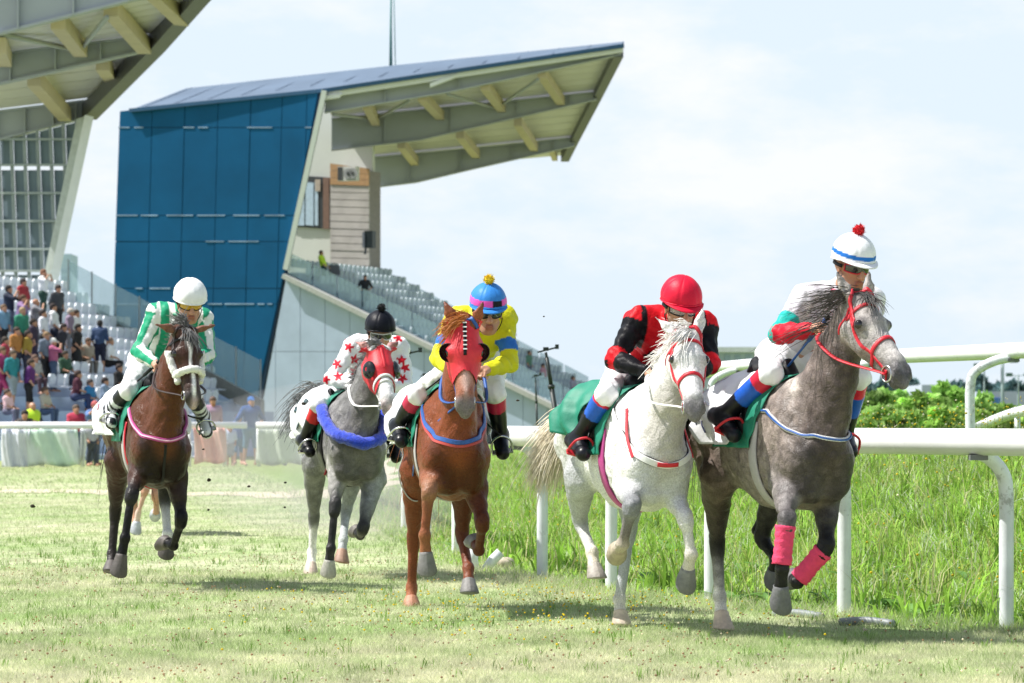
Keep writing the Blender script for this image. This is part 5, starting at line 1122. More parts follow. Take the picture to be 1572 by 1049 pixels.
# tiers and seats
A0 = P(448, 408, 169.0); NT = 20
for i in range(NT):
    c = A0 + DD * (.8 * i) - V3(0, 0, .43 * i); q = [c - DD * .4, c + DD * .4, c + DD * .4 + RD * 13, c - DD * .4 + RD * 13]; mb = MB(); mb.prism([p - V3(0, 0, .35) for p in q], (0, 0, -.6)); mb.build('tier', M_CONC, MS)
seats = []
for i in range(NT):
    for j in range(22): seats.append(A0 + DD * (.8 * i - .1) - V3(0, 0, .43 * i + .05) + RD * (.4 + j * .58))
near = seats[:286]; MSI = 0
SEATM2 = SEATME.copy(); SEATM2.materials.clear(); SEATM2.materials.append(mat('pale_blue_seat', (.42, .50, .54), rough=.7, var=.08))
for q in near: o = link('seat', SEATM2, MS); o.location = q - MSL; o.rotation_euler = (0, 0, SEAT_RZ); o['_loc'] = 1
sv = np.array([v.co for v in SEATME.vertices]); ca, sa = math.cos(SEAT_RZ), math.sin(SEAT_RZ); svr = np.c_[sv[:, 0] * ca - sv[:, 1] * sa, sv[:, 0] * sa + sv[:, 1] * ca, sv[:, 2]]; fs = [list(p.vertices) for p in SEATME.polygons]; vs, ff = [], []
for k, q in enumerate(seats[286:]): vs.append(svr + q); ff += [[i + k * len(sv) for i in f] for f in fs]
o = link('seat_rows', mesh_np('seat_rows', np.vstack(vs), ff, MATS['pale_blue_seat']), MS); o['kind'] = 'stuff'
# far parapet and glass balustrades
def slope_wall(root, a, b, Ya, Yb, hpx, m, name, thick=.2, panels=None):
    n = panels or 1
    for i in range(n):
        t0, t1 = i / n, (i + 1) / n - (.006 if panels else 0); p, q = lerp(P(*a, Ya), P(*b, Yb), t0), lerp(P(*a, Ya), P(*b, Yb), t1); h0 = V3(0, 0, hpx); mb = MB(); mb.prism([p, q, q + h0, p + h0], RD * thick); mb.build(name, m, root)
slope_wall(MS, (566, 452), (905, 628), 181, 178, .55, M_DARKC, 'parapet', .3)
slope_wall(MS, (566, 434), (905, 612), 181.3, 178.3, 1.1, M_GLASSB, 'glass_pane', .03, 9)
slope_wall(MS, (443, 420), (905, 645), 168.2, 165.5, 1.05, M_GLASSB, 'glass_pane', .03, 12)
# cabin wall, window, planks
Yc = lambda x: wallY(x, 507, 180); Yb_ = lambda x: wallY(x, 507, 181.5)
wall_poly('cabin_wall', [(425, 150), (572, 150), (572, 300), (507, 300), (507, 450), (425, 450)], Yb_, mat('cabin_white', (.64, .66, .62), rough=.6, var=.04, scale=.6), MS, .3)
wn_ = wall_poly('window', [(448, 269), (507, 273), (507, 352), (448, 348)], Yb_, mat('window_frame_dark', (.05, .055, .06), rough=.4), MS, .25, -.12)
for x0, x1 in ((452, 469), (471, 483), (485, 490)): wall_poly('pane', [(x0, 280), (x1, 281), (x1, 347), (x0, 346)], Yb_, mat('window_glass', (.45, .58, .70), rough=.06, spec=.8), wn_, .05, -.16)
wall_poly('blind', [(486, 276), (494, 276), (494, 294), (486, 294)], Yb_, mat('blind_beige', (.45, .38, .32), rough=.7), wn_, .03, -.20); wall_poly('jamb', [(498, 273), (507, 273), (507, 352), (498, 352)], Yb_, mat('jamb_brown', (.20, .12, .09), rough=.6), wn_, .1, -.18)
wall_poly('cabin_core', [(508, 252), (565, 262), (565, 440), (508, 440)], Yc, mat('core_dark', (.28, .25, .24), rough=.8), MS, 1.6, .05)
M_PLANK = mat('weathered_plank', (.50, .46, .45), rough=.75, var=.14, scale=1.4, bump=.3)
for i in range(14):
    y0 = 284 + i * 11.2; wall_poly('plank', [(507, y0 + .5), (566, y0 + 2.2), (566, y0 + 12.2), (507, y0 + 10.4)], Yc, M_PLANK, MS, .12, RNG.uniform(-.02, .03))
for i in range(3): wall_poly('plank', [(507, 251 + i * 11), (566, 259 + i * 9), (566, 267.5 + i * 9), (507, 261.4 + i * 11)], Yc, mat('tan_plank', (.46, .27, .14), rough=.7, var=.12), MS, .12, -.02)
# roof
RF_ = [((500, 146), (955, 72)), ]
beams = [([(500, 148), (955, 74)], [(498, 173), (687, 142), (954, 84)]), ([(509, 183), (916, 142)], [(509, 231), (645, 215), (766, 187), (916, 153)]), ([(563, 243), (718, 229), (882, 212)], [(563, 289), (639, 280), (728, 259), (882, 224)])]
roof_frame(MS, beams, (168.6, 178.5, 188.5), None,
    [((563, 160), (577, 187), 169, 178.4, .42), ((648, 148), (676, 178), 169, 178.4, .42), ((744, 131), (770, 166), 169, 178.4, .42), ((832, 113), (861, 155), 169, 178.4, .42), ((616, 221), (637, 248), 179, 188.3, .42), ((706, 206), (731, 237), 179, 188.3, .42), ((795, 187), (820, 226), 179, 188.3, .42), ((846, 228), (852, 243), 189, 193, .3)],
    [((687, 145), (762, 166), 169, 178), ((762, 166), (826, 122), 178, 169), ((512, 176), (578, 183), 169, 178), ((578, 183), (628, 155), 178, 169)], None)
soffit2(MS, ((498, 150, 169), (950, 78, 169)), ((509, 180, 178.5), (917, 140, 178.5)), 6, .05); soffit2(MS, ((509, 183, 178.7), (917, 142, 178.7)), ((563, 241, 188.5), (883, 210, 188.5)), 6, .05); soffit2(MS, ((563, 243, 188.7), (883, 211, 188.7)), ((575, 266, 194), (868, 240, 194)), 3, .05)
mb = MB(); mb.prism([P(200, 169, Yw(200)), P(497, 139, 167.6), P(958, 70, 167.4), P(958, 64, 169.5), P(600, 101, 172), P(285, 136, 175)], (0, .25, -.02)); mb.build('roof_slope', M_ROOF, MS)
for i in range(15):     # standing seams on the roof slope
    t = i / 14; a = lerp(P(215, 167, Yw(215)), P(955, 70, 167.4), t); b = lerp(P(295, 135.5, 175), P(956, 64.5, 169.5), t); mb = MB(); mb.bar(a + V3(0, -.03, .03), b + V3(0, -.03, .03), .03, .02); mb.build('roof_seam', M_ROOF, MS)
mb = MB(); mb.bar(P(200, 170, Yw(200) - .15), P(497, 139.5, 167.4), .3, .18); mb.bar(P(497, 139.5, 167.4), P(958, 70.5, 167.2), .3, .18); mb.build('roof_edge', mat('deep_blue_edge', (.012, .07, .16), rough=.5), MS)
mb = MB(); mb.bar(P(500, 146, 167.8), P(956, 76, 167.6), .25, .28); mb.build('fascia', M_WTRIM, MS)
for (x0, y0, x1, y1) in ((499, 147, 525, 146), (660, 128, 701, 116)): mb = MB(); mb.prism([P(x0, y0, 167.5), P(x1, y1 - 2, 167.5), P(x1 - 4, y1 + 4, 167.5), P(x0, y0 + 6, 167.5)], (0, .4, 0)); mb.build('fascia_bracket', M_WTRIM, MS)
for (a, b, ya, yb) in (((950, 80), (918, 143), 168.5, 178.5), ((918, 143), (882, 212), 178.5, 188.5), ((882, 212), (867, 242), 188.5, 193)): mb = MB(); mb.bar(P(*a, ya), P(*b, yb), .45, .5); mb.build('gutter', M_GUT, MS)
mb = MB(); mb.tube([P(600, 101, 173), P(600, 40, 173), P(601, -60, 173)], [.09, .06, .03], 8); mb.build('mast', mat('mast_teal', (.10, .26, .26), rough=.5), MS, True)
mb = MB(); mb.tube([P(607, 101, 175), P(604, -40, 175)], .025, 6); mb.build('mast_stay', MATS['mast_teal'], MS, True)
settle(MS)
# air conditioner and loudspeaker hang on the planks: things of their own
c = P(535, 267, 177.6); ac = empty('air_conditioner', c); tag(ac, 'white air conditioner unit with two fans on the tan boards under the stand roof', 'air conditioner'); w = 31 / F * 177.6; h_ = 22 / F * 177.6
mb = MB(); mb.box((0, 0, 0), (w, .45, h_), DD, RD); mb.build('casing', mat('ac_white', (.62, .62, .60), rough=.5), ac); mb = MB(); mb.box(DD * (-w * .36) - RD * .23, (w * .26, .03, h_ * .9), DD, RD); mb.build('side_grille', mat('ac_dark', (.06, .065, .07), rough=.6), ac)
for t in (.08, .34):
    v, f = tube_vf([DD * (w * t) - RD * .24, DD * (w * t) - RD * .27], h_ * .36, 16); link('fan_grille', mesh_np('fan_grille', v, f, mat('ac_grille', (.34, .35, .36), rough=.6)), ac); v, f = tube_vf([DD * (w * t) - RD * .27, DD * (w * t) - RD * .29], h_ * .12, 10); link('fan_hub', mesh_np('fan_hub', v, f, MATS['ac_dark']), ac)
c = P(565, 368, 177.3); sp = empty('loudspeaker', c); tag(sp, 'black box loudspeaker mounted on the edge of the plank wall', 'loudspeaker'); mb = MB(); mb.box((.1, 0, 0), (.46, .55, .88), (.95, -.3, 0), (.3, .95, 0)); mb.build('cabinet', mat('speaker_black', (.012, .022, .026), rough=.5), sp); mb = MB(); mb.box((-.18, -.05, -.02), (.12, .35, .8), (.95, -.3, 0), (.3, .95, 0)); mb.build('front_grille', mat('speaker_grey', (.16, .18, .22), rough=.6), sp); mb = MB(); mb.bar((-.12, 0, -.4), (-.16, .1, -.75), .1, .12, (1, 0, 0)); mb.build('bracket', M_GUT, sp)
# --- left stand --------------------------------------------------------------
LS = empty('grandstand', P(60, 690, 108)); LSL = np.array(LS.location); tag(LS, 'nearer grandstand at the left edge with a grey louvred end wall and crowded white seats', 'grandstand')
Yl = lambda x: wallY(x, 295, 115.5)
lou = [(-40, 226), (0, 216), (136, 180), (80, 442), (72, 478), (-40, 478)]; hp = halfplanes(lou)
cw = 20.2; rowsL = [(150, 213), (215, 252), (261, 295), (298, 338), (341, 381), (384, 415), (422, 480)]
for i in range(-3, 9):     # one pane of dark louvre between each pair of mullions
    for (y0, y1) in rowsL:
        ln = lambda x, y: x + (y - 300) * .035
        pl = [(ln(i * cw + 1, y0), y0), (ln(i * cw + cw - 1, y0), y0), (ln(i * cw + cw - 1, y1), y1), (ln(i * cw + 1, y1), y1)]
        for h_ in hp:
            if pl: pl = clip_poly(pl, *h_)
        if len(pl) >= 3: wall_poly('louvre_panel', pl, Yl, M_LOUV, LS, .06, .12)
for i in range(-3, 8):
    x0, x1 = i * cw + (200 - 300) * .035, i * cw + (478 - 300) * .035; yt = 216 - (x0) * .265; xe = lambda y: 136 - (y - 180) * .214
    yb = 478
    while x1 > xe(yb) - 4 and yb > yt: yb -= 6
    if yb > yt + 8: mb = MB(); mb.bar(P(i * cw + (yt - 300) * .035, yt, Yl(x0)), P(i * cw + (yb - 300) * .035, yb, Yl(x1)), .07, .12, (1, 0, 0)); mb.build('mullion', M_LBAR, LS)
for y in (214, 253.5, 296.5, 339.5, 382.5, 416, 440): 
    xe = 136 - (y - 180) * .214 - 8; mb = MB(); mb.bar(P(-40, y, Yl(-40) - .12), P(xe, y, Yl(xe) - .12), .08, .08); mb.build('transom', M_LBAR, LS)
wall_poly('end_frame', [(122, 184), (137, 178), (80, 444), (68, 478), (60, 478)], Yl, mat('end_frame_grey', (.46, .50, .49), rough=.6), LS, .3, -.2)
mb = MB(); mb.bar(P(137, 178, Yl(137) - .4), P(79, 446, Yl(79) - .4), .08, .3, (1, 0, 0)); mb.build('frame_trim', M_WTRIM, LS)
beams = [([(-40, 176), (134, 155)], [(-40, 225), (137, 179)]), ([(-40, 88), (238, 55)], [(-40, 138), (242, 74)]), ([(-40, -20), (120, -40), (300, -62)], [(-40, 62), (204, 0), (330, -30)])]
roof_frame(LS, beams, (118.0, 108.0, 98.0), None, [((89, 33), (124, 77), 99, 107.8, .42), ((170, 13), (222, 72), 99, 107.8, .42), ((52, 121), (100, 176), 109, 117.8, .42), ((157, 97), (178, 127), 109, 117.8, .42), ((-2, 70), (8, 92), 99, 107.8, .42), ((236, -12), (280, 30), 99, 104, .4)], [((-30, 46), (122, 78), 98.5, 107.6), ((122, 78), (164, 27), 107.6, 98.5)], None)
soffit2(LS, ((-60, 64, 98.4), (330, -32, 98.4)), ((-60, 90, 107.9), (240, 54, 107.9)), 7, .06); soffit2(LS, ((-60, 90, 108.3), (239, 54, 108.3)), ((-60, 178, 117.9), (136, 154, 117.9)), 6, .06)
for (a, b, ya, yb) in (((330, -36), (241, 66), 98, 108), ((241, 66), (137, 172), 108, 118)): mb = MB(); mb.bar(P(*a, ya), P(*b, yb), .5, .55); mb.build('gutter', M_GUT, LS)
A1 = P(97, 572, 105.0)
def lt(i, t): return A1 + DD * (.8 * i) - V3(0, 0, .42 * i) + RD * t
for i in range(-7, 7):
    q = [lt(i, -9) - DD * .4, lt(i, -9) + DD * .4, lt(i, 11) + DD * .4, lt(i, 11) - DD * .4]; mb = MB(); mb.prism([p - V3(0, 0, .35) for p in q], (0, 0, -.6 if i < 6 else -2.5)); mb.build('tier', M_CONC, LS)
for i in range(-7, 7):
    for j in range(-4, 22):
        q = lt(i, j * .5) - DD * .1 - V3(0, 0, .05); xx = CX + q[0] / q[1] * F
        if -40 < xx < 330 and not (j in (6, 7)): o = link('seat', SEATME, LS); o.location = q - LSL; o.rotation_euler = (0, 0, SEAT_RZ + RNG.normal(0, .05)); o['_loc'] = 1
slope_wall(LS, (150, 502), (400, 640), 115.6, 113, .55, M_DARKC, 'parapet', .3); slope_wall(LS, (105, 457), (400, 612), 116, 113, 1.25, M_GLASSB, 'glass_pane', .03, 8)
for i in range(9): t = i / 8; p = lerp(P(105, 457, 116), P(400, 612, 113), t); mb = MB(); mb.bar(p, p + V3(0, 0, 1.3), .05, .05, (1, 0, 0)); mb.build('glass_post', M_LBAR, LS)
mb = MB(); a, b = lt(6.6, -9), lt(6.6, 11); mb.prism([a - V3(0, 0, 4), b - V3(0, 0, 4), b - V3(0, 0, .6), a - V3(0, 0, .6)], DD * .25); mb.build('front_wall', M_CONC, LS)
mb = MB(); mb.prism([P(-20, 612, 99), P(34, 640, 99), P(34, 660, 99), P(-20, 660, 99)], RD * .3); mb.build('stair_wall', M_DARKC, LS)
settle(LS)
# --- outer rail with banners ---------------------------------------------------
def outer(px0, px1, label, posts, Y=84):
    a, b = P(px0, 653, Y), P(px1, 653, Y - .2); root = empty('outer_rail', (a[0], a[1], 0)); tag(root, label, 'rail', None); o = np.array(root.location); v, f = tube_vf([a - o, b - o], .082, 14); link('rail_tube', mesh_np('rail_tube', v, f, M_PVC, True), root)
    for x in posts: p = P(x, 655, Y + .12); v, f = tube_vf([V3(p[0], p[1], -.05) - o, V3(p[0], p[1], p[2]) - o], .055, 10); link('post', mesh_np('post', v, f, M_PVCP, True), root)
outer(-60, 379, 'white outer rail along the far side of the track, hung with banners, at the left', (-20, 64, 127, 205, 290, 345))
outer(393, 700, 'white outer rail beyond the gap, starting beside the man in the blue cap', (397, 437, 500, 580, 660))
def banner(px0, px1, y0, y1, col, label, seed, col2=None):
    Y = 83.6; n, m_ = 24, 8; r = np.random.default_rng(seed); a = r.uniform(0, 6, 3); g = np.zeros((m_, n, 3)); cc = np.zeros((m_, n, 3))
    for i in range(m_):
        for j in range(n):
            u, w = j / (n - 1), i / (m_ - 1); p = P(lerp(px0, px1, u) + 2 * math.sin(w * 3 + a[0]), lerp(y1, y0, w) + (1 - w) * 2 * math.sin(u * 9 + a[1]), Y); p[1] += .05 * math.sin(u * 14 + a[2] + 2 * w) + .03 * math.sin(u * 31 + w * 5); g[i, j] = p
            cc[i, j] = np.array(col) if not col2 or math.sin(u * 7 + w * 3) < .25 else np.array(col2)
    o_ = g[0, 0].copy(); v, f = grid_vf(g - o_, .01, np.tile((0, -1., 0), (m_, n, 1))); c2 = np.vstack([cc.reshape(-1, 3)] * 2); ob = link('banner', mesh_np('banner', v, f, mat('banner_cloth', (1, 1, 1), rough=.7, var=.10, scale=2.5, attr=True, bump=.2), True, c2), None, o_); tag(ob, label, 'banner', None)
banner(3, 47, 659, 722, (.60, .62, .72), 'pale lilac banner hung on the outer rail at the far left', 1, (.66, .68, .74)); banner(41, 121, 659, 715, (.50, .64, .55), 'sagging pale green banner with faint print on the outer rail', 2, (.62, .68, .66)); banner(297, 346, 657, 711, (.72, .36, .30), 'faded pink banner on the outer rail right of the bay horse', 3, (.74, .44, .38)); banner(121, 131, 660, 706, (.66, .68, .70), 'narrow white cloth on the outer rail next to the green banner', 4)
banner(394, 470, 659, 713, (.50, .56, .46), 'dull green cloth panel under the outer rail behind the grey horse', 5, (.56, .60, .54)); banner(472, 640, 659, 713, (.54, .58, .50), 'long dull cloth panel under the outer rail between grey and chestnut horses', 6, (.5, .56, .46))
# --- spectators -------------------------------------------------------------
HAIRM = {}
def spectator(px_, head, foot, Y, label, shirt, legs, pose='stand', hair=(.03, .02, .015), face=0.3, skin=SKIN, shorts=False, cat='spectator', grp='spectators in the grandstand', cap=None, skirt=False, bag=None, vest=None, dim=.8):
    """head, foot: pixel rows; facing angle in radians around the vertical, 0 = to the right of the picture"""
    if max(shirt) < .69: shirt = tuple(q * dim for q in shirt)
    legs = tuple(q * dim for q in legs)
    a = P(px_, foot, Y); Hh = (foot - head) / F * Y; k = Hh / 1.72 if pose != 'sit' else Hh / 1.28
    fw = V3(math.cos(face), math.sin(face) * -1, 0); lf = V3(-fw[1], fw[0], 0); rj = lambda s=.02: RNG.normal(0, s)
    def q(x, y, z): return (fw * x + lf * y + V3(0, 0, z)) * k
    J = {}; lean = rj(.05)
    if pose == 'sit':
        J['pel'] = q(-.05, 0, .48); z0 = .48; J['hpL'], J['hpR'] = q(-.03, .09, .46), q(-.03, -.09, .46); J['knL'], J['knR'] = q(.38, .13, .48), q(.38, -.12, .49); J['anL'], J['anR'] = q(.34, .13, .08), q(.38, -.12, .08); J['toL'], J['toR'] = q(.52, .15, .03), q(.55, -.14, .03)
    else:
        J['pel'] = q(0, 0, .95); z0 = .95; J['hpL'], J['hpR'] = q(0, .09, .92), q(0, -.09, .92); st = rj(.06); J['knL'], J['knR'] = q(.03 + st, .10, .50), q(.03 - st, -.10, .50); J['anL'], J['anR'] = q(st * 1.5, .11, .08), q(-st * 1.5, -.11, .08); J['toL'], J['toR'] = q(.17 + st, .15, .03), q(.17 - st, -.15, .03)
    J['mid'] = q(.01 + lean * .4, 0, z0 + .18); J['che'] = q(.02 + lean, 0, z0 + .40); J['nk'] = q(.01 + lean * 1.1, 0, z0 + .56); J['hc'] = q(.04 + lean * 1.3, 0, z0 + .68); J['fd'] = nrm(fw + V3(0, 0, rj(.1))); J['shL'], J['shR'] = q(lean, .19, z0 + .49), q(lean, -.19, z0 + .49)
    if pose == 'photo': J['elL'], J['elR'] = q(.22, .28, z0 + .40), q(.22, -.28, z0 + .42); J['haL'], J['haR'] = q(.26, .07, z0 + .64), q(.26, -.07, z0 + .64)
    elif pose == 'sit': J['elL'], J['elR'] = q(.06, .25, z0 + .22), q(.06, -.25, z0 + .22); J['haL'], J['haR'] = q(.30, .12, z0 + .12), q(.30, -.12, z0 + .14)
    elif pose == 'hip': J['elL'], J['elR'] = q(-.06, .40, z0 + .22), q(-.02, -.36, z0 + .22); J['haL'], J['haR'] = q(.06, .17, z0 + .08), q(.06, -.17, z0 + .08)
    elif pose == 'fold': J['elL'], J['elR'] = q(.04, .26, z0 + .22), q(.04, -.26, z0 + .22); J['haL'], J['haR'] = q(.22, -.08, z0 + .28), q(.22, .08, z0 + .25)
    else: J['elL'], J['elR'] = q(rj(.04), .25, z0 + .20), q(rj(.04), -.25, z0 + .20); J['haL'], J['haR'] = q(.14 + rj(.06), .22, z0 - .04), q(.16 + rj(.06), -.20, z0)
    B = person_sdf(J, skin, fingers=False, build=k * 1.05); 
    for pr in B.p:
        if pr['tag'] == 'head' and 0: pass
    root = empty('person', a); tag(root, label, cat, grp); vx = .029
    v, f = B.mesh(vx * .95); link('body', mesh_np('body', v, f, M_SKIN, True, B.colours(v, skin, .01)), root)
    sl = ('torso', 'uarm') if shorts != 'tank' else ('torso',); link('shirt', mesh_np('shirt', *wr_(B.mesh(vx, sl, .02), B, sl), M_CLO(shirt), True), root)
    if vest: link('vest', mesh_np('vest', *B.mesh(vx, ('torso',), .035), M_CLO(vest), True), root)
    lg = ('pelvis', 'thigh') if shorts else ('pelvis', 'thigh', 'shin')
    if skirt:
        ring = []; 
        for i in range(7):
            t = i / 6; c = lerp(J['mid'], (J['knL'] + J['knR']) / 2 + V3(0, 0, -.1) * k, t); rr = lerp(.16, .24, t) * k; ring.append([c + (fw * math.cos(p) * .8 + lf * math.sin(p)) * rr * (1 + .06 * math.sin(p * 7) * t) for p in np.linspace(0, 2 * math.pi, 22)])
        g = np.array(ring); vv, ff = grid_vf(g); link('skirt', mesh_np('skirt', vv, ff, M_CLO(legs), True), root)
    else: link('trousers', mesh_np('trousers', *B.mesh(vx, lg, .018), M_CLO(legs), True), root)
    hd = B.head; hc_ = cap or hair
    if hc_: Q = Sdf(); Q.cone(hd(-.03, 0, .055), hd(.0, 0, .06), .095, .088, .03); Q.cone(hd(-.06, 0, .0), hd(-.05, 0, -.03), .078, .06, .03)
    if hc_:
        if cap: Q.cone(hd(.08, 0, .055), hd(.15, 0, .045), .05, .04, .02, flat=(B.up, .3))
        v, f = Q.mesh(.022); link('cap' if cap else 'hair', mesh_np('cap', v, f, M_CLO(hc_), True), root)
    return root
def wr_(vf, B, tags): return (wrinkle(vf[0], B, .008, tags, (16, 34), int(RNG.integers(99))), vf[1])
def M_CLO(c): return mat('cloth_%d_%d_%d' % tuple(int(x * 200) for x in c), c, rough=.8, var=.14, scale=5, bump=.2, bscale=20)
def onrake(px_, foot):
    """the tier under a pixel, and the true height of its floor"""
    w = V3((px_ - CX) / F, 1, (HY - foot) / F); n = nrm(np.cross(RD, DD * .8 - V3(0, 0, .42))); A = A1 - V3(0, 0, .35); Yd = np.dot(A - V3(0, 0, CAMH), n) / np.dot(w, n); return Yd
W_ = (.74, .75, .78); NV = (.02, .03, .07); BK = (.012, .012, .015); JE = (.08, .13, .24); PK = (.62, .16, .32)
SP = [(66, 416, 492, 'boy in a white and blue T-shirt topmost on the stand', W_, (.02, .08, .06), 'photo', (.20, .09, .05)),
 (14, 440, 530, 'woman in a navy top and denim shorts raising her hands to her face', NV, (.20, .27, .40), 'photo', (.02, .015, .015)),
 (54, 460, 545, 'grey haired man in a grey shirt shading his eyes, below the boy', (.34, .34, .38), (.2, .2, .24), 'photo', None),
 (68, 478, 562, 'man in a white shirt and black trousers, left one of the two in white shirts', (.70, .70, .76), BK, 'stand', (.03, .02, .02)),
 (84, 468, 556, 'man in a white T-shirt, right one of the two in white', W_, NV, 'stand', (.03, .02, .02)),
 (33, 474, 562, 'woman in a green tank top and black trousers', (.05, .36, .22), BK, 'stand', (.35, .25, .14)),
 (50, 492, 575, 'person in a dark patterned dress beside the woman in green', (.05, .03, .07), (.05, .03, .07), 'skirt', (.03, .02, .015)),
 (116, 500, 580, 'woman in a black dress leaning forward', BK, BK, 'skirt', (.012, .01, .01)), (117, 478, 560, 'woman in a white top behind the woman in the black dress', (.7, .7, .7), (.3, .3, .32), 'stand', (.03, .02, .015)),
 (153, 494, 576, 'man in a navy patterned shirt and navy shorts with his back turned', (.04, .09, .22), (.015, .02, .06), 'shorts', (.012, .01, .01)),
 (167, 519, 580, 'seated man in a white shirt and black trousers', W_, BK, 'sit', (.2, .15, .12)),
 (82, 522, 602, 'woman in a pink plaid shirt, jeans and white cap taking a picture', PK, JE, 'photo', None),
 (19, 540, 630, 'man in a teal shirt and pale shorts, arms folded', (.03, .32, .36), (.45, .52, .56), 'shorts', (.1, .07, .05)),
 (44, 554, 640, 'man in a purple T-shirt and black shorts pointing down', (.14, .02, .20), BK, 'shorts', (.06, .04, .03)),
 (4, 535, 622, 'woman in a magenta top at the left edge', (.55, .06, .22), (.35, .02, .12), 'stand', (.12, .07, .04)),
 (117, 570, 632, 'seated man in a maroon T-shirt and blue jeans', (.10, .015, .04), (.04, .06, .16), 'sit', (.06, .035, .03)),
 (138, 584, 640, 'child in a bright blue T-shirt sitting below the man in maroon', (.04, .28, .62), (.05, .2, .5), 'sit', (.05, .04, .04)),
 (160, 581, 640, 'seated person in a light blue shirt next to the bay horse', (.34, .46, .64), (.2, .25, .4), 'sit', (.03, .02, .02)),
 (53, 546, 606, 'seated person in white with sunglasses between the teal and plaid shirts', (.62, .60, .58), (.10, .05, .07), 'sit', (.12, .07, .05)),
 (123, 528, 575, 'small child in pink top and orange shorts beside the black dress', (.66, .36, .46), (.72, .20, .04), 'shorts', (.4, .3, .15)),
 (30, 455, 540, 'woman with a lilac bag behind the woman in green', (.48, .30, .58), (.2, .1, .1), 'photo', (.10, .05, .03)),
 (92, 500, 572, 'person in dark clothes with white bag in front of the men in white', (.03, .03, .05), BK, 'stand', (.03, .02, .02)),
 (8, 520, 600, 'woman in a red top partly hidden at the left edge', (.50, .05, .08), BK, 'stand', (.04, .03, .02)), (104, 476, 556, 'older person in a mauve top by the glass balustrade', (.40, .30, .42), (.3, .3, .34), 'stand', (.5, .45, .4))]
more = [(25, 505, 588, 'person in an orange top between the green tank top and the left edge', (.62, .26, .06), NV, 'stand', (.05, .03, .02)), (70, 512, 596, 'woman in a grey-blue top and black trousers left of the plaid shirt', (.24, .30, .40), BK, 'stand', (.25, .16, .08)), (100, 540, 600, 'seated person in a dark green shirt right of the plaid shirt', (.05, .14, .08), NV, 'sit', (.04, .03, .02)), (12, 600, 650, 'seated person in pale pink low at the left edge', (.70, .45, .48), (.2, .2, .3), 'sit', (.06, .04, .03)), (70, 596, 652, 'seated person in a cream shirt low in front of the purple T-shirt', (.68, .62, .50), JE, 'sit', (.10, .06, .04)), (36, 430, 512, 'man in a red polo shirt high up beside the boy', (.50, .04, .06), NV, 'stand', (.03, .02, .02)), (4, 470, 552, 'person in a sky blue shirt at the left edge high up', (.22, .42, .62), BK, 'stand', (.15, .09, .05)), (40, 510, 592, 'person in a mustard top in the middle of the crowd', (.50, .34, .05), (.05, .05, .08), 'stand', (.03, .02, .02)), (132, 520, 580, 'seated person in a beige top beside the black dress', (.50, .42, .34), (.2, .18, .16), 'sit', (.09, .05, .03)), (88, 440, 520, 'man in a dark grey shirt by the end wall', (.07, .075, .09), BK, 'stand', (.03, .02, .02)), (182, 560, 622, 'seated person in a black top at the right end of the seats', BK, NV, 'sit', (.03, .02, .02))]
for i, (x, h0, f0, lb, sh, lg, po, hr) in enumerate(SP + more):
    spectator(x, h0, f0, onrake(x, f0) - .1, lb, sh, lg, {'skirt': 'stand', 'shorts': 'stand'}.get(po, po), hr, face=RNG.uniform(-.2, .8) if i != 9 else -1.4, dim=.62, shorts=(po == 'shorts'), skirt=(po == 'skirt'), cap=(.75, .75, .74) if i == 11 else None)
for (x, h0, f0, Y, lb, sh, lg, po, hr, cp, vs_) in ((50, 620, 712, 87, 'bald man in a dark top and yellow hi-vis vest behind the outer rail', (.03, .03, .05), NV, 'fold', None, None, (.55, .80, .04)), (38, 634, 716, 86, 'dark haired person behind the outer rail next to the hi-vis vest', (.06, .05, .05), NV, 'stand', (.02, .013, .01), None, None), (117, 625, 714, 87, 'person in a red shirt behind the outer rail', (.55, .04, .09), JE, 'fold', (.10, .07, .05), None, None), (144, 619, 714, 87, 'person in blue with a red cap behind the outer rail beside the bay horse', (.12, .22, .48), (.10, .12, .18), 'photo', None, (.45, .10, .10), None),
    (384, 612, 714, 86, 'man in a blue shirt and blue cap by the gap in the outer rail', (.04, .12, .34), (.10, .24, .36), 'hip', None, (.03, .14, .42), None), (366, 640, 716, 88, 'person in a blue top and blue shorts beside the man in the blue cap', (.06, .16, .48), (.05, .17, .34), 'stand', (.03, .02, .02), None, None), (353, 654, 716, 85.2, 'small child in a pale shirt in the gap of the outer rail', (.50, .54, .72), (.4, .4, .5), 'stand', (.05, .035, .03), None, None), (325, 612, 705, 92, 'woman in a pale patterned top behind the pink banner', (.48, .30, .42), (.1, .1, .14), 'stand', (.12, .07, .05), None, None), (141, 650, 716, 85.4, 'child in dark jeans with a small bag in the gap beside the bay horse', (.5, .5, .55), (.05, .06, .09), 'stand', (.1, .06, .04), None, None)):
    spectator(x, h0, CAMH / Y * F + HY - 1, Y, lb, sh, lg, po, hr, face=RNG.uniform(.9, 1.8), shorts=(x in (384, 366, 353)), cap=cp, vest=vs_, grp='people behind the outer rail') if False else spectator(x, h0, HY + (CAMH - .0) / Y * F, Y, lb, sh, lg, po, hr, face=RNG.uniform(.9, 1.8), shorts=(x in (384, 366, 353)), cap=cp, vest=vs_, grp='people behind the outer rail')
gm = 'people on the middle grandstand'
spectator(497, 386, 442, 170.2, 'steward in a yellow hi-vis jacket bending over bags on the middle stand', (.50, .72, .03), (.02, .07, .09), 'stand', (.02, .015, .015), face=.3, grp=gm); spectator(560, 424, 478, 169.4, 'man in a black T-shirt standing hands on hips on the middle stand', (.012, .014, .02), (.14, .22, .28), 'hip', (.04, .03, .025), face=1.2, grp=gm)
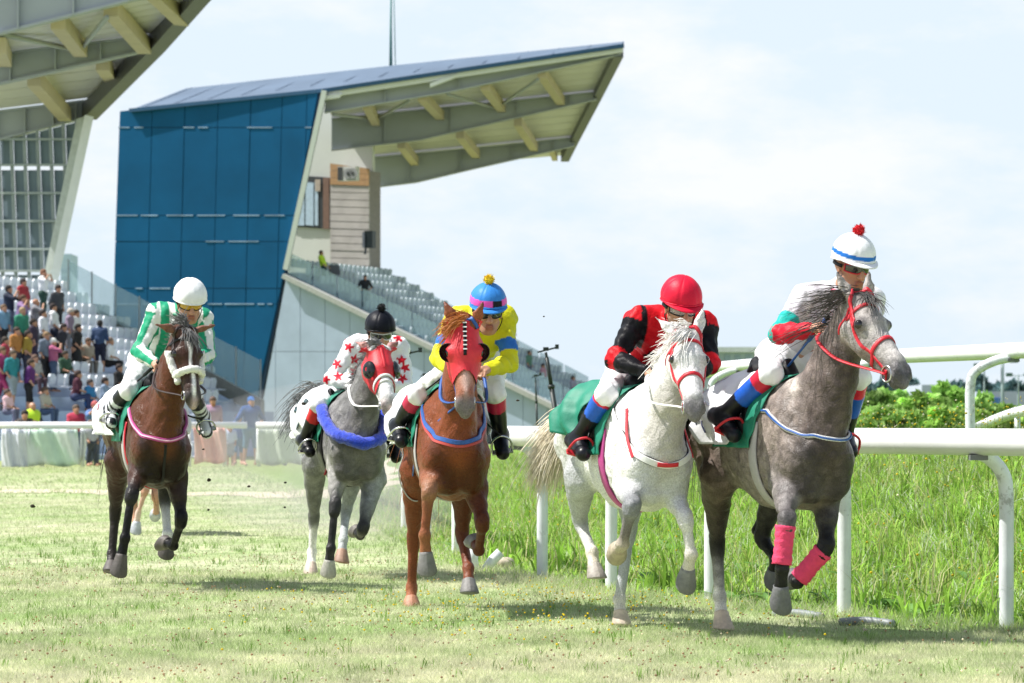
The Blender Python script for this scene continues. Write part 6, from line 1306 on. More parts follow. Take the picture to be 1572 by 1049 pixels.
for x, h0, f0, lb, sh in ((624, 475, 520, 'person in a green top sitting behind the rider in red-starred silks', (.14, .34, .24)), (647, 487, 530, 'left person of the pair in grey-blue sitting right of the green top', (.20, .25, .33)), (661, 495, 535, 'right person of the pair in grey-blue sitting on the middle stand', (.24, .27, .36)), (785, 490, 545, 'standing person in grey behind the shoulder of the rider in yellow', (.16, .22, .28)), (835, 560, 606, 'person in a pink top on the stand behind the leaning pole', (.58, .30, .36)), (880, 578, 615, 'person in a pale lilac shirt low on the middle stand', (.40, .38, .48)), (812, 540, 590, 'person in green by the balustrade left of the leaning pole', (.12, .26, .18))):
    spectator(x, h0, f0, 173, lb, sh, (.16, .18, .24), 'sit' if x < 700 or x > 850 else 'stand', (.05, .035, .03), face=.5, grp=gm)
for x, y, w, lb in ((481, 417, .55, 'black bag on a seat left of the hi-vis steward'), (513, 415, .62, 'black box bag on a seat right of the hi-vis steward')):
    c = P(x, y, 171.5); r = empty('bag', c); tag(r, lb, 'bag'); mb = MB(); mb.hexa([np.array(p) * (w, .3, .5) for p in ((-.5, -.5, -.5), (.5, -.5, -.5), (.5, .5, -.5), (-.5, .5, -.5), (-.42, -.4, .5), (.42, -.4, .5), (.42, .4, .5), (-.42, .4, .5))]); mb.build('case', M_GUT, r); mb = MB(); mb.tube(spline([(-.15, 0, .25), (0, 0, .36), (.15, 0, .25)], 5), .02, 6); mb.build('handle', M_GUT, r)
# --- the sixth runner, almost hidden behind the bay -----------------------------

# ------------------------------------------------------------------ the five runners in the foreground
def fpaint(*layers):
    def go(H, v, col):
        s = H.S.get('s', 1.0); q = v - H.poll; u = q @ H.a / s; y = q @ H.sd / s; w = q @ H.n / s
        onhead = (u < .66) & (u > -.1) & (np.abs(y) < .16) & (w > -.20 - .02 * (u < .2))
        for fn, c in layers:
            k = (np.clip(fn(u, y, w, v), 0, 1) * onhead)[:, None]; col = col * (1 - k) + np.array(c) * k
        return col
    return go
sm = lambda x, a, b: np.clip((x - a) / (b - a), 0, 1)
wob = lambda v, f=22: .5 * (np.sin(v[:, 0] * f + 1.3 * np.sin(v[:, 2] * f * .7)) + np.sin(v[:, 2] * f * 1.3 + v[:, 1] * f))
HOODC = (.55, .015, .03)

HS = {}
g0 = (.30, .275, .26); dk = (.012, .0115, .012); gl = (.52, .49, .46)
HS['dapple'] = dict(name='dapple', px=1192, Y=18.74, yaw=20, s=.98, zf=.0, zr=.01, vox=.0104,
    poll=(1322, 457, .86), muz=(1402, 571), ears=(-.8, .2, .45), earR=(-.85, .25, .35), earL=(-.9, .22, .55), hl=.60, hs=1.06,
    RF=dict(kn=(1208, 800, .73), fe=(1201, 873, .73), to=(1196, 930, .66)), LF=dict(kn=(1269, 842, .54), fe=(1224, 894, .44), to=(1216, 884, .27), hb=(0, 0, 1)),
    RH=dict(stl=(-.45, -.16, .88), ho=(1101, 838, -.68), fe=(1105, 916, -.62), to=(1109, 968, -.54)), LH=dict(stl=(-.30, .17, .88), ho=(1168, 827, -.52), fe=(1192, 858, -.36), to=(1186, 892, -.44)),
    col=dict(body=(.19, .158, .140), back=(.42, .375, .34), belly=(.165, .14, .125), neck=(.115, .094, .084), throat=(.060, .047, .041), rump=(.20, .158, .132), breast=(.036, .031, .030), shoulder=(.135, .112, .100), head=(.23, .21, .20), face=(.36, .34, .325), muzzle=(.075, .07, .07), jaw=(.23, .21, .20), eye=(.10, .09, .09), ear=(.30, .27, .25), eartip=(.05, .045, .04),  # breast and throat darkened: their shade is painted into the coat
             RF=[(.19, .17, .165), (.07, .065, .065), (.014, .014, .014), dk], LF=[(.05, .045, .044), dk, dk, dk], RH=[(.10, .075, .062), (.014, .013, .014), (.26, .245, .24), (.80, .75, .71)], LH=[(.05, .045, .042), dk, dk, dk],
             mane=(.06, .055, .05), tail=(.16, .15, .14), hoof=(.11, .11, .115), hoof_RH=(.52, .42, .34)),
    mat=coat_mat('dapple_coat', (1.9, 1.9, 1.9), .8, 7.0, dapple=.32), hair_r=.0018, mane=dict(n=130, dir=(-.22, -.95, -.05), len=.36, drop=.5, var=.17, taper=.25, t0=.38), forelock=70, fl_side=-.1,
    tailpath=[V3(-1.15, .05, 1.22), V3(-1.35, .1, 1.05), V3(-1.45, .12, .8)], tail_n=200,
    paint=fpaint((lambda u, y, w, v: sm(u, .40, .5) * (w < -.02) * .7, (.10, .095, .1))))
wh = (.80, .79, .77)
HS['white'] = dict(name='white', px=965, Y=19.25, yaw=15.5, s=.95, zf=.0, zr=.0, vox=.0104,
    poll=(1055, 512, .84), muz=(1070, 626), ears=(-.85, .3, .2), earL=(-.9, .25, .45), earR=(-.55, .55, .1),
    RF=dict(kn=(970, 776, .74), fe=(956, 836, .62), to=(946, 846, .46), hb=(0, 0, 1)), LF=dict(kn=(1052, 794, .70), fe=(1061, 851, .70), to=(1051, 896, .60)),
    RH=dict(stl=(-.48, -.15, .90), ho=(890, 802, -.70), fe=(909, 848, -.52), to=(915, 890, -.44)), LH=dict(stl=(-.38, .15, .86), ho=(966, 818, -.50), fe=(951, 920, -.46), to=(953, 962, -.38)),
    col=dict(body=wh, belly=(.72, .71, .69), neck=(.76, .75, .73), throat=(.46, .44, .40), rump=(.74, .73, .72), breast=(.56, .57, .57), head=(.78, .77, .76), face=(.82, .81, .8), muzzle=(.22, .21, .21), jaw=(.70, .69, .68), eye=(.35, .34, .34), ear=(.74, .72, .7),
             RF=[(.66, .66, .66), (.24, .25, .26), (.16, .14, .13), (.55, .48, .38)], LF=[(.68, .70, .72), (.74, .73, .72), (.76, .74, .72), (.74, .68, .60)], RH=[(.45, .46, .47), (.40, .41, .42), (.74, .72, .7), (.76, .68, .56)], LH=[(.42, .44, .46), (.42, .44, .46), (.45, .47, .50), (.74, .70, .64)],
             mane=(.82, .80, .77), tail=(.74, .66, .52), hoof=(.17, .17, .17), hoof_RH=(.30, .27, .24), hoof_RF=(.32, .27, .2), hoof_LH=(.45, .38, .30)),
    mat=coat_mat('white_coat', (.62, .63, .64), .5, 6.5, fleck=(.28, .24, .22), fleck_amt=.55), mane=dict(n=340, dir=(-.35, -.8, .0), len=.13, drop=.9, var=.28, taper=.2, t0=.35), forelock=70, fl_side=-.7,
    dock=[V3(-.74, 0, 1.19), V3(-.86, -.02, 1.20)], tail_n=1000, tail_fan=.62, tail_r=.0024, tail_min=.7,
    paint=fpaint((lambda u, y, w, v: sm(u, .43, .53) * (w < -.01), (.17, .16, .165))))
ct = (.165, .043, .013)
HS['chestnut'] = dict(name='chestnut', px=686, Y=21.1, yaw=7, s=.97, zf=.0, zr=.0,
    poll=(713, 499, .86), muz=(715, 631), ears=(-.95, .42, .30), earL=(-.75, .35, .55), muzmin=.05,
    RF=dict(kn=(659, 749, .76), fe=(652, 822, .75), to=(655, 877, .73)), LF=dict(kn=(741, 803, .60), fe=(735, 845, .42), to=(727, 826, .28), hb=(0, 0, 1)),
    RH=dict(stl=(-.50, -.15, .88), ho=(635, 830, -.72), fe=(632, 902, -.76), to=(631, 934, -.70)), LH=dict(stl=(-.32, .15, .86), ho=(709, 822, -.46), fe=(719, 872, -.26), to=(720, 913, -.16)),
    col=dict(body=ct, belly=(.17, .05, .018), neck=(.18, .048, .015), throat=(.18, .048, .016), rump=(.145, .038, .012), breast=(.062, .017, .006), head=(.27, .08, .028), face=(.30, .11, .06), muzzle=(.10, .08, .08), jaw=(.24, .075, .03), eye=(.16, .05, .025), ear=(.26, .08, .035), eartip=(.10, .04, .03),  # breast tone lowered to paint in the shade on the chest
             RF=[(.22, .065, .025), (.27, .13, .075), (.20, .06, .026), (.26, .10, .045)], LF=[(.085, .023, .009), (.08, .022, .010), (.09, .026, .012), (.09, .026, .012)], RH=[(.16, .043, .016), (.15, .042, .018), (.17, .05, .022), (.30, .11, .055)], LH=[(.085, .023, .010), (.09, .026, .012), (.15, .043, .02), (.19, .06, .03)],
             mane=(.50, .18, .045), tail=(.35, .12, .05), hoof=(.15, .145, .14), hoof_RH=(.36, .17, .10)),
    mat=coat_mat('chestnut_coat', (1.3, 1.25, 1.2), .6, 6.0), mane=dict(n=420, dir=(-.2, -.95, .0), len=.16, drop=1.1, var=.20, taper=.2, t0=.5), forelock=0,
    tailpath=[V3(-1.1, .02, 1.2), V3(-1.25, .04, 1.0), V3(-1.3, .05, .7)], tail_n=160,
    paint=fpaint((lambda u, y, w, v: np.exp(-((y - .004) / (.022 + .01 * np.sin(u * 40))) ** 2) * sm(u, .28, .32) * sm(.5 - u, 0, .08) * (w > -.06) * .75, (.62, .45, .40)), (lambda u, y, w, v: sm(u, .44, .50) * .8, (.17, .15, .155))))
gg = (.125, .122, .12)
HS['grey'] = dict(name='grey', px=530, Y=25.6, yaw=12.5, s=.97, zf=.0, zr=.0,
    poll=(583, 536, .86), muz=(602, 625), ears=(-.5, .5, -.15), hl=.56,
    RF=dict(kn=(514, 779, .58), fe=(508, 842, .60), to=(503, 880, .56)), LF=dict(el=(573, 738, .40), kn=(557, 814, .56), fe=(553, 822, .32), to=(546, 812, .20), hb=(0, 0, 1)),
    RH=dict(stl=(-.48, -.16, .88), ho=(482, 797, -.72), fe=(479, 848, -.74), to=(476, 884, -.66)), LH=dict(stl=(-.34, .15, .88), ho=(531, 786, -.46), fe=(527, 828, -.28), to=(523, 865, -.20)),
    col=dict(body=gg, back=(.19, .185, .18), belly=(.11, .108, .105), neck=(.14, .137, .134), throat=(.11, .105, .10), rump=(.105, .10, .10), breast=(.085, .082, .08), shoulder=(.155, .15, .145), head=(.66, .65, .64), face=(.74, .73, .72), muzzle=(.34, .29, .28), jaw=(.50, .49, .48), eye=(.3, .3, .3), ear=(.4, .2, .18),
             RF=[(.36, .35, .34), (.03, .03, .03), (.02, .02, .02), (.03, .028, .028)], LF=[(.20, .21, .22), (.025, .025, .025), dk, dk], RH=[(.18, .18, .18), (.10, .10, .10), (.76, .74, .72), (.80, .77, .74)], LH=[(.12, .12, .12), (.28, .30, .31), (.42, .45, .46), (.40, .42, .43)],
             mane=(.20, .20, .20), tail=(.12, .125, .13), hoof=(.13, .12, .11), hoof_RH=(.50, .40, .34), hoof_LH=(.28, .17, .12), hoof_RF=(.32, .31, .27)),
    mat=coat_mat('grey_coat', (1.9, 1.9, 1.9), .7, 6.5, dapple=.22), mane=dict(n=400, dir=(-.2, -.9, .2), len=.10, drop=.5), forelock=0,
    dock=[V3(-.80, 0, 1.24), V3(-.92, -.02, 1.34)], tail_n=450, tail_fan=.6,
    paint=fpaint((lambda u, y, w, v: sm(u, .45, .52) * .85, (.30, .25, .245)), (lambda u, y, w, v: np.exp(-(y / .02) ** 2) * sm(u, .5, .53) * .8, (.62, .45, .40))))
by = (.085, .032, .017); bk = (.006, .0055, .006)
HS['bay'] = dict(name='bay', px=230, Y=24.3, yaw=14.5, s=.98, zf=.0, zr=.0,
    poll=(285, 507, .88), muz=(303, 617), ears=(-.15, .75, .15), hl=.57,
    RF=dict(kn=(202, 759, .68), fe=(192, 826, .70), to=(181, 880, .68)), LF=dict(kn=(279, 799, .54), fe=(266, 838, .36), to=(249, 830, .23), hb=(0, 0, 1)),
    RH=dict(stl=(-.48, -.16, .90), ho=(177, 787, -.70), fe=(172, 850, -.66), to=(169, 880, -.56)), LH=dict(stl=(-.30, .15, .92), ho=(253, 768, -.40), fe=(257, 820, -.26), to=(254, 850, -.30)),
    col=dict(body=(.06, .019, .008), back=(.12, .042, .018), belly=(.022, .008, .005), neck=(.075, .024, .009), throat=(.085, .028, .010), rump=(.06, .022, .013), breast=(.009, .004, .0028), shoulder=(.075, .025, .009), head=(.045, .018, .011), face=(.042, .018, .012), muzzle=(.05, .045, .045), jaw=(.08, .034, .02), eye=(.04, .02, .015), ear=(.16, .075, .05),  # near-black breast carries the chest's deep shade as colour
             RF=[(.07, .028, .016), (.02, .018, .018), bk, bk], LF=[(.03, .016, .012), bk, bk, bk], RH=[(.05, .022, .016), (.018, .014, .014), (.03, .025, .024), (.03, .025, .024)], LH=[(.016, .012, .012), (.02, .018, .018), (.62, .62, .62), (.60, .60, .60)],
             mane=(.11, .11, .11), tail=(.02, .017, .016), hoof=(.075, .065, .06)),
    mat=coat_mat('bay_coat', (1.6, 1.6, 1.6), .6, 5.5, rough=.38), mane=dict(n=300, dir=(-.45, -.3, .5), len=.11, drop=.5, t0=.45), forelock=60, fl_side=.1,
    tailpath=[V3(-1.12, 0, 1.15), V3(-1.22, .0, .9), V3(-1.25, .0, .6)], tail_n=160,
    paint=fpaint((lambda u, y, w, v: np.exp(-(np.abs(y + .004 * np.sin(u * 30)) / (.021 - .012 * sm(u, .1, .22) + .006 * sm(u, .27, .36))) ** 4) * sm(u, .07, .10) * sm(.53 - u, 0, .05) * (w > -.075), (.80, .78, .76)), (lambda u, y, w, v: np.exp(-(y / .022) ** 2) * sm(u, .50, .53) * .7, (.55, .42, .40))))
HS['grey']['tailpath'] = [V3(-1.02, -.05, 1.38), V3(-1.12, -.12, 1.32), V3(-1.18, -.20, 1.18), V3(-1.20, -.25, 1.02)]
HS['white']['tailpath'] = [V3(-.96, -.07, 1.17), V3(-1.03, -.13, 1.06), V3(-1.09, -.18, .92), V3(-1.13, -.22, .76)]
HH = {k: make_horse(S) for k, S in HS.items()}
lab = dict(dapple='dapple grey horse with red bridle and pink front leg bandages, nearest the rail', white='white horse with a green saddle cloth and red bridle, tail streaming out', chestnut='chestnut horse in a red blinker hood with black eye cups', grey='dark grey horse with a blue fleece breast band and red hood', bay='dark bay horse with white blaze and white sheepskin noseband')
for k, h in HH.items(): tag(h.root, lab[k], 'horse', 'race horses galloping towards the camera')

def stripes(H, J, B, ca, cb_, w=.055):
    """lengthwise stripes, as on sewn silks"""
    def go(v):
        out = np.zeros((len(v), 3)); best = np.full(len(v), 9.); val = np.zeros(len(v))
        for q in B.p:
            if q['tag'] not in ('torso', 'uarm', 'farm'): continue
            d, t = Sdf.dist(q, v.astype(np.float32), True); m = d < best; ax = nrm(q['b'] - q['a'] + V3(1e-5, 0, 0))
            if q['tag'] == 'torso': x = v[:, 1] - J['che'][1]
            else:
                e = nrm(np.cross(ax, (1, .2, .1))); g = np.cross(ax, e); r = v - q['a']; x = np.arctan2(r @ e, r @ g) * .05
            val = np.where(m, x, val); best = np.where(m, d, best)
        k = ((val / w + .5) % 2 < 1.22)[:, None]; return np.where(k, np.array(ca), np.array(cb_))
    return go
def limb_col(J, B, torso, fn):
    def go(v):
        out = np.tile(np.array(torso, float), (len(v), 1)); best = np.full(len(v), 9.); tg = np.zeros(len(v), int); tt = np.zeros(len(v))
        for q in B.p:
            if q['tag'] not in ('torso', 'uarm', 'farm'): continue
            d, t = Sdf.dist(q, v.astype(np.float32), True); m = d < best; tg = np.where(m, {'torso': 0, 'uarm': 1, 'farm': 2}[q['tag']], tg); best = np.where(m, d, best)
        for sg in 'LR':
            sh, el, ha = J['sh' + sg], J['el' + sg], J['ha' + sg]; s1 = ((v - sh) @ nrm(el - sh)) / np.linalg.norm(el - sh); s2 = ((v - el) @ nrm(ha - el)) / np.linalg.norm(ha - el)
            near = np.linalg.norm(v - lerp(sh, el, .5), axis=1) < np.linalg.norm(v - lerp(J['sh' + ('R' if sg == 'L' else 'L')], J['el' + ('R' if sg == 'L' else 'L')], .5), axis=1)
            s = np.where(tg == 2, 1 + s2, s1); m = near & (tg > 0)
            fn(v, s, m, out)
        fn(v, None, tg == 0, out)
        return out
    return go
# dapple's rider: white and teal silks with red cuffs
def j_dapple(H, J, B):
    def fn(v, s, m, out):
        if s is None: return
        out[m & (s < .30)] = (.76, .75, .78); out[m & (s > .55)] = (.02, .42, .36); out[m & (s > 1.0)] = (.55, .012, .03)
    return limb_col(J, B, (.60, .575, .62), fn)  # torso greyed to paint in its shade; shoulder tops kept lit white
def j_white(H, J, B):
    red, blk = (.55, .008, .015), (.006, .006, .008)
    def fn(v, s, m, out):
        if s is None:
            z = v[:, 2]; y = np.abs(v[:, 1] - J['che'][1]); out[m] = red
            low = (v - J['che']) @ nrm(J['pel'] - J['che']); out[m & (low > .0) & (low < .12) & (y < .12)] = blk; out[m & (y > .155) & (y < .19)] = blk
            return
        out[m] = blk; out[m & (s > .8) & (s < 1.12)] = red; out[m & (s < .12)] = red
    return limb_col(J, B, red, fn)
def j_chestnut(H, J, B):
    ye, bl = (.62, .60, .02), (.03, .16, .52)
    def fn(v, s, m, out):
        if s is None: return
        out[m & (s > .50) & (s < .76)] = bl
    return limb_col(J, B, ye, fn)
def j_grey(H, J, B):
    """white silks scattered with red stars; the stars wrap onto the cloth"""
    W, R = np.array((.80, .80, .82)), np.array((.60, .012, .03)); T = H.T
    cs = []
    for px_, py_, xf in ((536, 533, .3), (517, 559, .3), (545, 552, .35), (558, 539, .35), (616, 553, .25), (618, 581, .3), (519, 578, .35), (551, 505, .1), (611, 519, .15), (500, 583, .2), (622, 565, .2), (545, 570, .35), (530, 515, .1)): cs.append((px_, py_))
    def go(v):
        col = np.tile(W, (len(v), 1)); w = H.O + v[:, :1] * H.fwd + v[:, 1:2] * H.left + v[:, 2:] * V3(0, 0, 1)
        fx = CX + w[:, 0] / w[:, 1] * F; fy = HY - (w[:, 2] - CAMH) / w[:, 1] * F
        nn = B.normal(v, tags=('torso', 'uarm', 'farm')); nw = nn[:, :1] * H.fwd + nn[:, 1:2] * H.left + nn[:, 2:] * V3(0, 0, 1); face = nw[:, 1] < .15
        for i, (a, b) in enumerate(cs):
            dx, dy = fx - a, fy - b; r = np.hypot(dx, dy); th = np.arctan2(dy, dx) + i * .7
            k = (th / (2 * math.pi / 5)) % 1; t = np.abs(k - .5) * 2; R0 = 8.6; rad = R0 * .42 / (np.cos((1 - t) * math.pi / 5) * .55 + .45 * (1 - .58 * t)); rad = R0 * (1 - .62 * (1 - t)) 
            col[(r < rad) & face] = R
        return col
    return go
def j_bay(H, J, B): return stripes(H, J, B, (.02, .30, .16), (.76, .78, .76), .05)

GOG = lambda n: None
cuff_blue = [(-.5, .26, (.60, .02, .05)), (.26, .60, (.015, .10, .50))]
RID = {}
RID['dapple'] = dict(label='jockey in white and teal silks with red cuffs and red pom-pom', hc=(1308, 411, .30), fd=(.9, .12, -.30), shR=(1234, 458, .08), shL=(1338, 462, .12), elR=(1196, 513, .18), elL=(1340, 520, .30), haR=(1256, 505, .45), haL=(1292, 516, .50),
    pel=(1212, 545, -.28), knR=(1218, 574, .12), knL=(1318, 580, .18), anR=(1143, 640, -.17), anL=(1296, 668, -.12), toR=(1130, 668, -.02), toL=(1306, 694, .04), silk=M_SILK, jcol=j_dapple, boot=(.005, .0055, .009), cuffs=cuff_blue, sole=(.02, .02, .02),
    hcol=(.82, .82, .84), hcolf=lambda p, el: (.02, .16, .55) if .02 < el < .22 else (.82, .82, .84), pom=mat('red_pom', (.6, .01, .02), rough=.9, var=.3, scale=60), lens=M_LENS, gframe=M_RED, collar=mat('maroon_collar', (.40, .02, .08), rough=.5))
RID['white'] = dict(label='jockey in red and black silks and red cap crouching over the white horse', hc=(1044, 474, .36), fd=(.93, .02, -.36), shR=(978, 492, .08), shL=(1082, 500, .10), elR=(944, 552, .16), elL=(1090, 560, .22), haR=(1003, 576, .42), haL=(1030, 585, .46),
    pel=(984, 556, -.30), knR=(966, 606, .10), knL=(1052, 600, .16), anR=(908, 676, -.16), anL=(1038, 668, -.10), toR=(902, 697, -.02), toL=(1050, 696, .04), silk=M_SILK, jcol=j_white, boot=(.005, .0055, .009), cuffs=[(-.5, .14, (.60, .02, .05)), (.14, .46, (.015, .10, .50))], jaw=(.27, .15, .10),
    hcol=(.62, .012, .04), lens=M_LENSC, gframe=M_BLACK, collar=mat('red_collar', (.6, .012, .02), rough=.5), htilt=-4)
RID['chestnut'] = dict(label='jockey in yellow silks with a blue armband and blue cap with pink band', hc=(749, 481, .28), fd=(.92, .0, -.25), shR=(699, 492, .06), shL=(775, 490, .06), elR=(673, 548, .14), elL=(782, 558, .18), haR=(692, 570, .42), haL=(742, 570, .42),
    pel=(726, 560, -.30), knR=(678, 606, .10), knL=(760, 604, .10), anR=(650, 655, -.16), anL=(768, 668, -.14), toR=(646, 678, -.02), toL=(772, 696, -.02), silk=M_SILK, jcol=j_chestnut, boot=(.005, .0055, .008), cuffs=[(-.5, .36, (.50, .015, .07))],
    hcol=(.04, .22, .60), hcolf=lambda p, el: ((.012, .012, .02) if abs(p - .38) < .30 else (.80, .10, .45)) if .02 < el < .34 else (.04, .22, .60), pom=mat('yellow_pom', (.75, .55, .02), rough=.9, var=.3, scale=60), lens=M_LENS, collar=mat('yellow_collar', (.62, .60, .02), rough=.5), htilt=-4)
RID['grey'] = dict(label='jockey in white silks with red stars and black cap with pom-pom', hc=(583, 515, .30), fd=(.9, .02, -.28), shR=(543, 532, .06), shL=(614, 534, .08), elR=(509, 582, .14), elL=(624, 592, .20), haR=(549, 593, .42), haL=(585, 596, .46),
    pel=(556, 592, -.30), knR=(520, 622, .08), knL=(604, 626, .12), anR=(482, 676, -.16), anL=(604, 676, -.14), toR=(478, 694, -.02), toL=(608, 703, -.02), silk=M_SILK, jcol=j_grey, boot=(.005, .0055, .007), cuffs=[(-.5, .42, (.60, .012, .02))], sole=(.30, .27, .17),
    hcol=(.006, .007, .012), pom=mat('black_pom', (.012, .012, .014), rough=.9, var=.3, scale=60), peak=False, lens=M_LENS, collar=mat('white_collar', (.8, .8, .8), rough=.5), gframe=mat('white_frame', (.7, .7, .7), rough=.4))
RID['bay'] = dict(label='jockey in green and white striped silks, plain white cap and amber goggles', hc=(291, 468, .28), fd=(.94, .02, -.34), shR=(240, 482, .04), shL=(312, 490, .08), elR=(213, 540, .12), elL=(320, 545, .22), haR=(242, 561, .40), haL=(275, 568, .46),
    pel=(240, 552, -.30), knR=(228, 600, .06), knL=(296, 606, .12), anR=(186, 632, -.18), anL=(312, 640, -.12), toR=(176, 651, -.04), toL=(318, 665, -.02), silk=M_SILK, jcol=j_bay, boot=(.72, .74, .76), cuffs=[(.60, .68, (.02, .02, .025)), (.74, .82, (.02, .02, .025)), (.88, .95, (.02, .02, .025)), (-.5, .45, (.012, .013, .016))], sole=(.35, .33, .26),
    hcol=(.84, .84, .85), gores=3, peak=False, lens=M_LENSY, collar=mat('green_collar', (.02, .26, .14), rough=.5), gframe=M_BLACK, htilt=-10, hr=(.118, .142, .122))
JJ = {}
for k, D in RID.items(): JJ[k] = jockey(HH[k], D)

# tack and cloths -----------------------------------------------------------
M_GREEN = mat('green_cloth', (.008, .20, .125), rough=.6, var=.10, scale=9, bump=.3, bscale=30)
M_WHITECL = mat('white_cloth', (.76, .77, .78), rough=.75, var=.06, scale=9, bump=.35, bscale=25)
M_VCLOTH = mat('number_cloth', (1, 1, 1), rough=.7, var=.05, scale=9, attr=True, bump=.35, bscale=25)
M_BLUEFUR = mat('blue_fleece', (.012, .05, .55), rough=.95, var=.3, scale=50, bump=1.0, bscale=110, sheen=.4)
M_BLUELEA = mat('blue_web', (.02, .09, .33), rough=.5, var=.15, scale=30)
M_PINK = mat('pink_bandage', (.72, .05, .14), rough=.8, var=.15, scale=18, bump=.5, bscale=70)
M_PURP = mat('pink_web', (.42, .05, .22), rough=.5, var=.15, scale=30)
M_BRWEB = mat('dark_brown_leather', (.03, .015, .012), rough=.4, var=.2, scale=30)
M_REDW = mat('red_hood', (.58, .018, .03), rough=.55, var=.12, scale=20, bump=.3, bscale=60)
M_GREYEL = mat('grey_elastic', (.42, .40, .40), rough=.7, var=.1, scale=30)
def saddle_kit(H, J, cloth_m, under_m, iron=M_METAL, girth_m=M_GREYEL, xg=.16, slant=-.10, x0=-.36, x1=.22, phi=100, colf=None, under=(-.16, .31, 96)):
    saddle(H, M_BLACK, H.root)
    trunk_sheet(H, 'saddle_cloth', under[0], under[1], -under[2], under[2], under_m, H.root, .018, th=.005, slant=slant)
    trunk_sheet(H, 'number_cloth', x0, x1 - .07, -phi, phi, cloth_m, H.root, .036, th=.004, slant=slant, wav=.018, colf=colf)
    girth(H, xg, .10, girth_m, H.root); stirrups(H, J, H.root, iron, M_BLACK)
H, J = HH['dapple'], HH['dapple'].J
bridle(H, M_RED, ring=.042); reins(H, M_RED, J['haR'], J['haL'], .02, H.root, .03)
def cf_streak(u, ph):
    return (.76, .77, .80)
saddle_kit(H, J, M_WHITECL, M_GREEN, M_RED, slant=-.16, x0=-.26, x1=.14, phi=92)
breast_band(H, .022, M_WHITEWEB, H.root, zb=1.2, zc=1.12, xs=.70); breast_band(H, .010, M_BLUELEA, H.root, zb=1.2, zc=1.12, xs=.70, name='blue_cord', off=.014)
def bandage(H, leg, t0=.10, t1=.92, m=M_PINK, r=.056):
    el, kn, fe, cor, to = H.legs[leg]; d = nrm(fe - kn); b = nrm(V3(-1, 0, 0) - d * np.dot((-1, 0, 0), d)); q = [lerp(kn, fe, t) + b * .012 for t in np.linspace(t0, t1, 16)]
    rr = [r * (1 + .05 * math.sin(i * 2.1)) * (1.0 - .10 * math.sin(math.pi * i / 15)) for i in range(16)]; v, f = tube_vf(q, rr, 14); v = v + RNG.normal(0, .0008, v.shape); link('leg_bandage', mesh_np('leg_bandage', v, f, m, True), H.root)
bandage(H, 'RF'); bandage(H, 'LF')
w0 = J['haR'] + V3(0, 0, .02); whip(J['haR'] + V3(.05, .03, .06), H.px(1170, 612, -.02), H, 'thin blue-black whip held down across the boot of the rider in white and teal', M_BLUELEA)

H, J = HH['white'], HH['white'].J
bridle(H, M_RED, ring=.036); reins(H, M_WHITEWEB, J['haR'], J['haL'], .018, H.root, .05)
saddle_kit(H, J, M_GREEN, M_GREEN, M_RED, girth_m=M_PURP, slant=-.13, x0=-.37, x1=.0, phi=75, under=(-.12, .30, 98))
breast_band(H, .038, M_WHITEWEB, H.root, zb=1.30, zc=1.0, xs=.72); breast_band(H, .045, M_BLACK, H.root, zb=1.30, zc=1.0, xs=.72, name='band_edging', off=.001)
q = H.sdf.project(spline([H.T(.74, -.06, 1.0), H.T(.75, 0, .995), H.T(.74, .06, 1.0)], 8), .016); v, f = band_vf(q, H.sdf.normal(q), .026, .003); link('red_patch', mesh_np('red_patch', v, f, M_RED, True), H.root)
for sg in (1, -1): strap(H, 'neck_strap', [H.T(.66, sg * .19, 1.04), H.T(.56, sg * .20, 1.16), H.T(.46, sg * .16, 1.32)], .018, M_RED, H.root, off=.014)
whip(J['haR'] + V3(.05, 0, .05), H.px(946, 622, -.1), H, 'black and white plaited whip in the hand of the rider in red and black', M_BLACK)

H, J = HH['chestnut'], HH['chestnut'].J
br = bridle(H, M_BLUELEA, brow=False, noseband=False); reins(H, M_BLUELEA, J['haR'], J['haL'], .02, H.root, .08, .045)
saddle_kit(H, J, M_WHITECL, M_GREEN, M_METAL, slant=-.15, x0=-.32, x1=.12, phi=92)
breast_band(H, .028, M_BLUELEA, H.root, zb=1.30, zc=1.09, xs=.72); breast_band(H, .018, mat('rust_web', (.42, .05, .04), rough=.5), H.root, zb=1.275, zc=1.065, xs=.72, name='rust_band')
girth(H, -.50, .012, M_GREYEL, H.root, 200, 260, 'hobble_strap')
whip(H.px(627, 620, .1), H.px(688, 572, .42), H, 'black padded whip sticking out beside the rider in yellow', M_BLACK, flap=False)
H, J = HH['grey'], HH['grey'].J
bridle(H, M_WHITEWEB, ring=.03); reins(H, M_WHITEWEB, J['haR'], J['haL'], .022, H.root, .06)
q = spline([J['haR'], H.px(520, 626, .3), H.px(500, 625, .2), H.px(522, 640, .35), H.px(538, 632, .45), H.px(546, 600, .5)], 8); v, f = band_vf(q, np.tile((.8, .2, .5), (len(q), 1)), .02, .004); link('rein_loop', mesh_np('rein_loop', v, f, M_WHITEWEB, True), H.root)
saddle_kit(H, J, M_WHITECL, M_GREEN, M_METAL, slant=-.13, x0=-.40, x1=.10, phi=92, girth_m=M_BLACK)
breast_band(H, .05, M_BLUEFUR, H.root, zb=1.26, zc=1.06, xs=.72, tube=.045, name='fleece_breast_band')
whip(J['haR'] + V3(.04, 0, .03), H.px(505, 712, .32), H, 'thin red and black whip hanging beside the grey horse', mat('red_black_whip', (.28, .02, .03), rough=.4, var=.6, scale=9), flap=True)
H, J = HH['bay'], HH['bay'].J
bridle(H, M_BRWEB, noseband=False, fluff_nose=.026, cheek_fluff=True, brow_m=M_BLACK); reins(H, M_BRWEB, J['haR'], J['haL'], .018, H.root, .05)
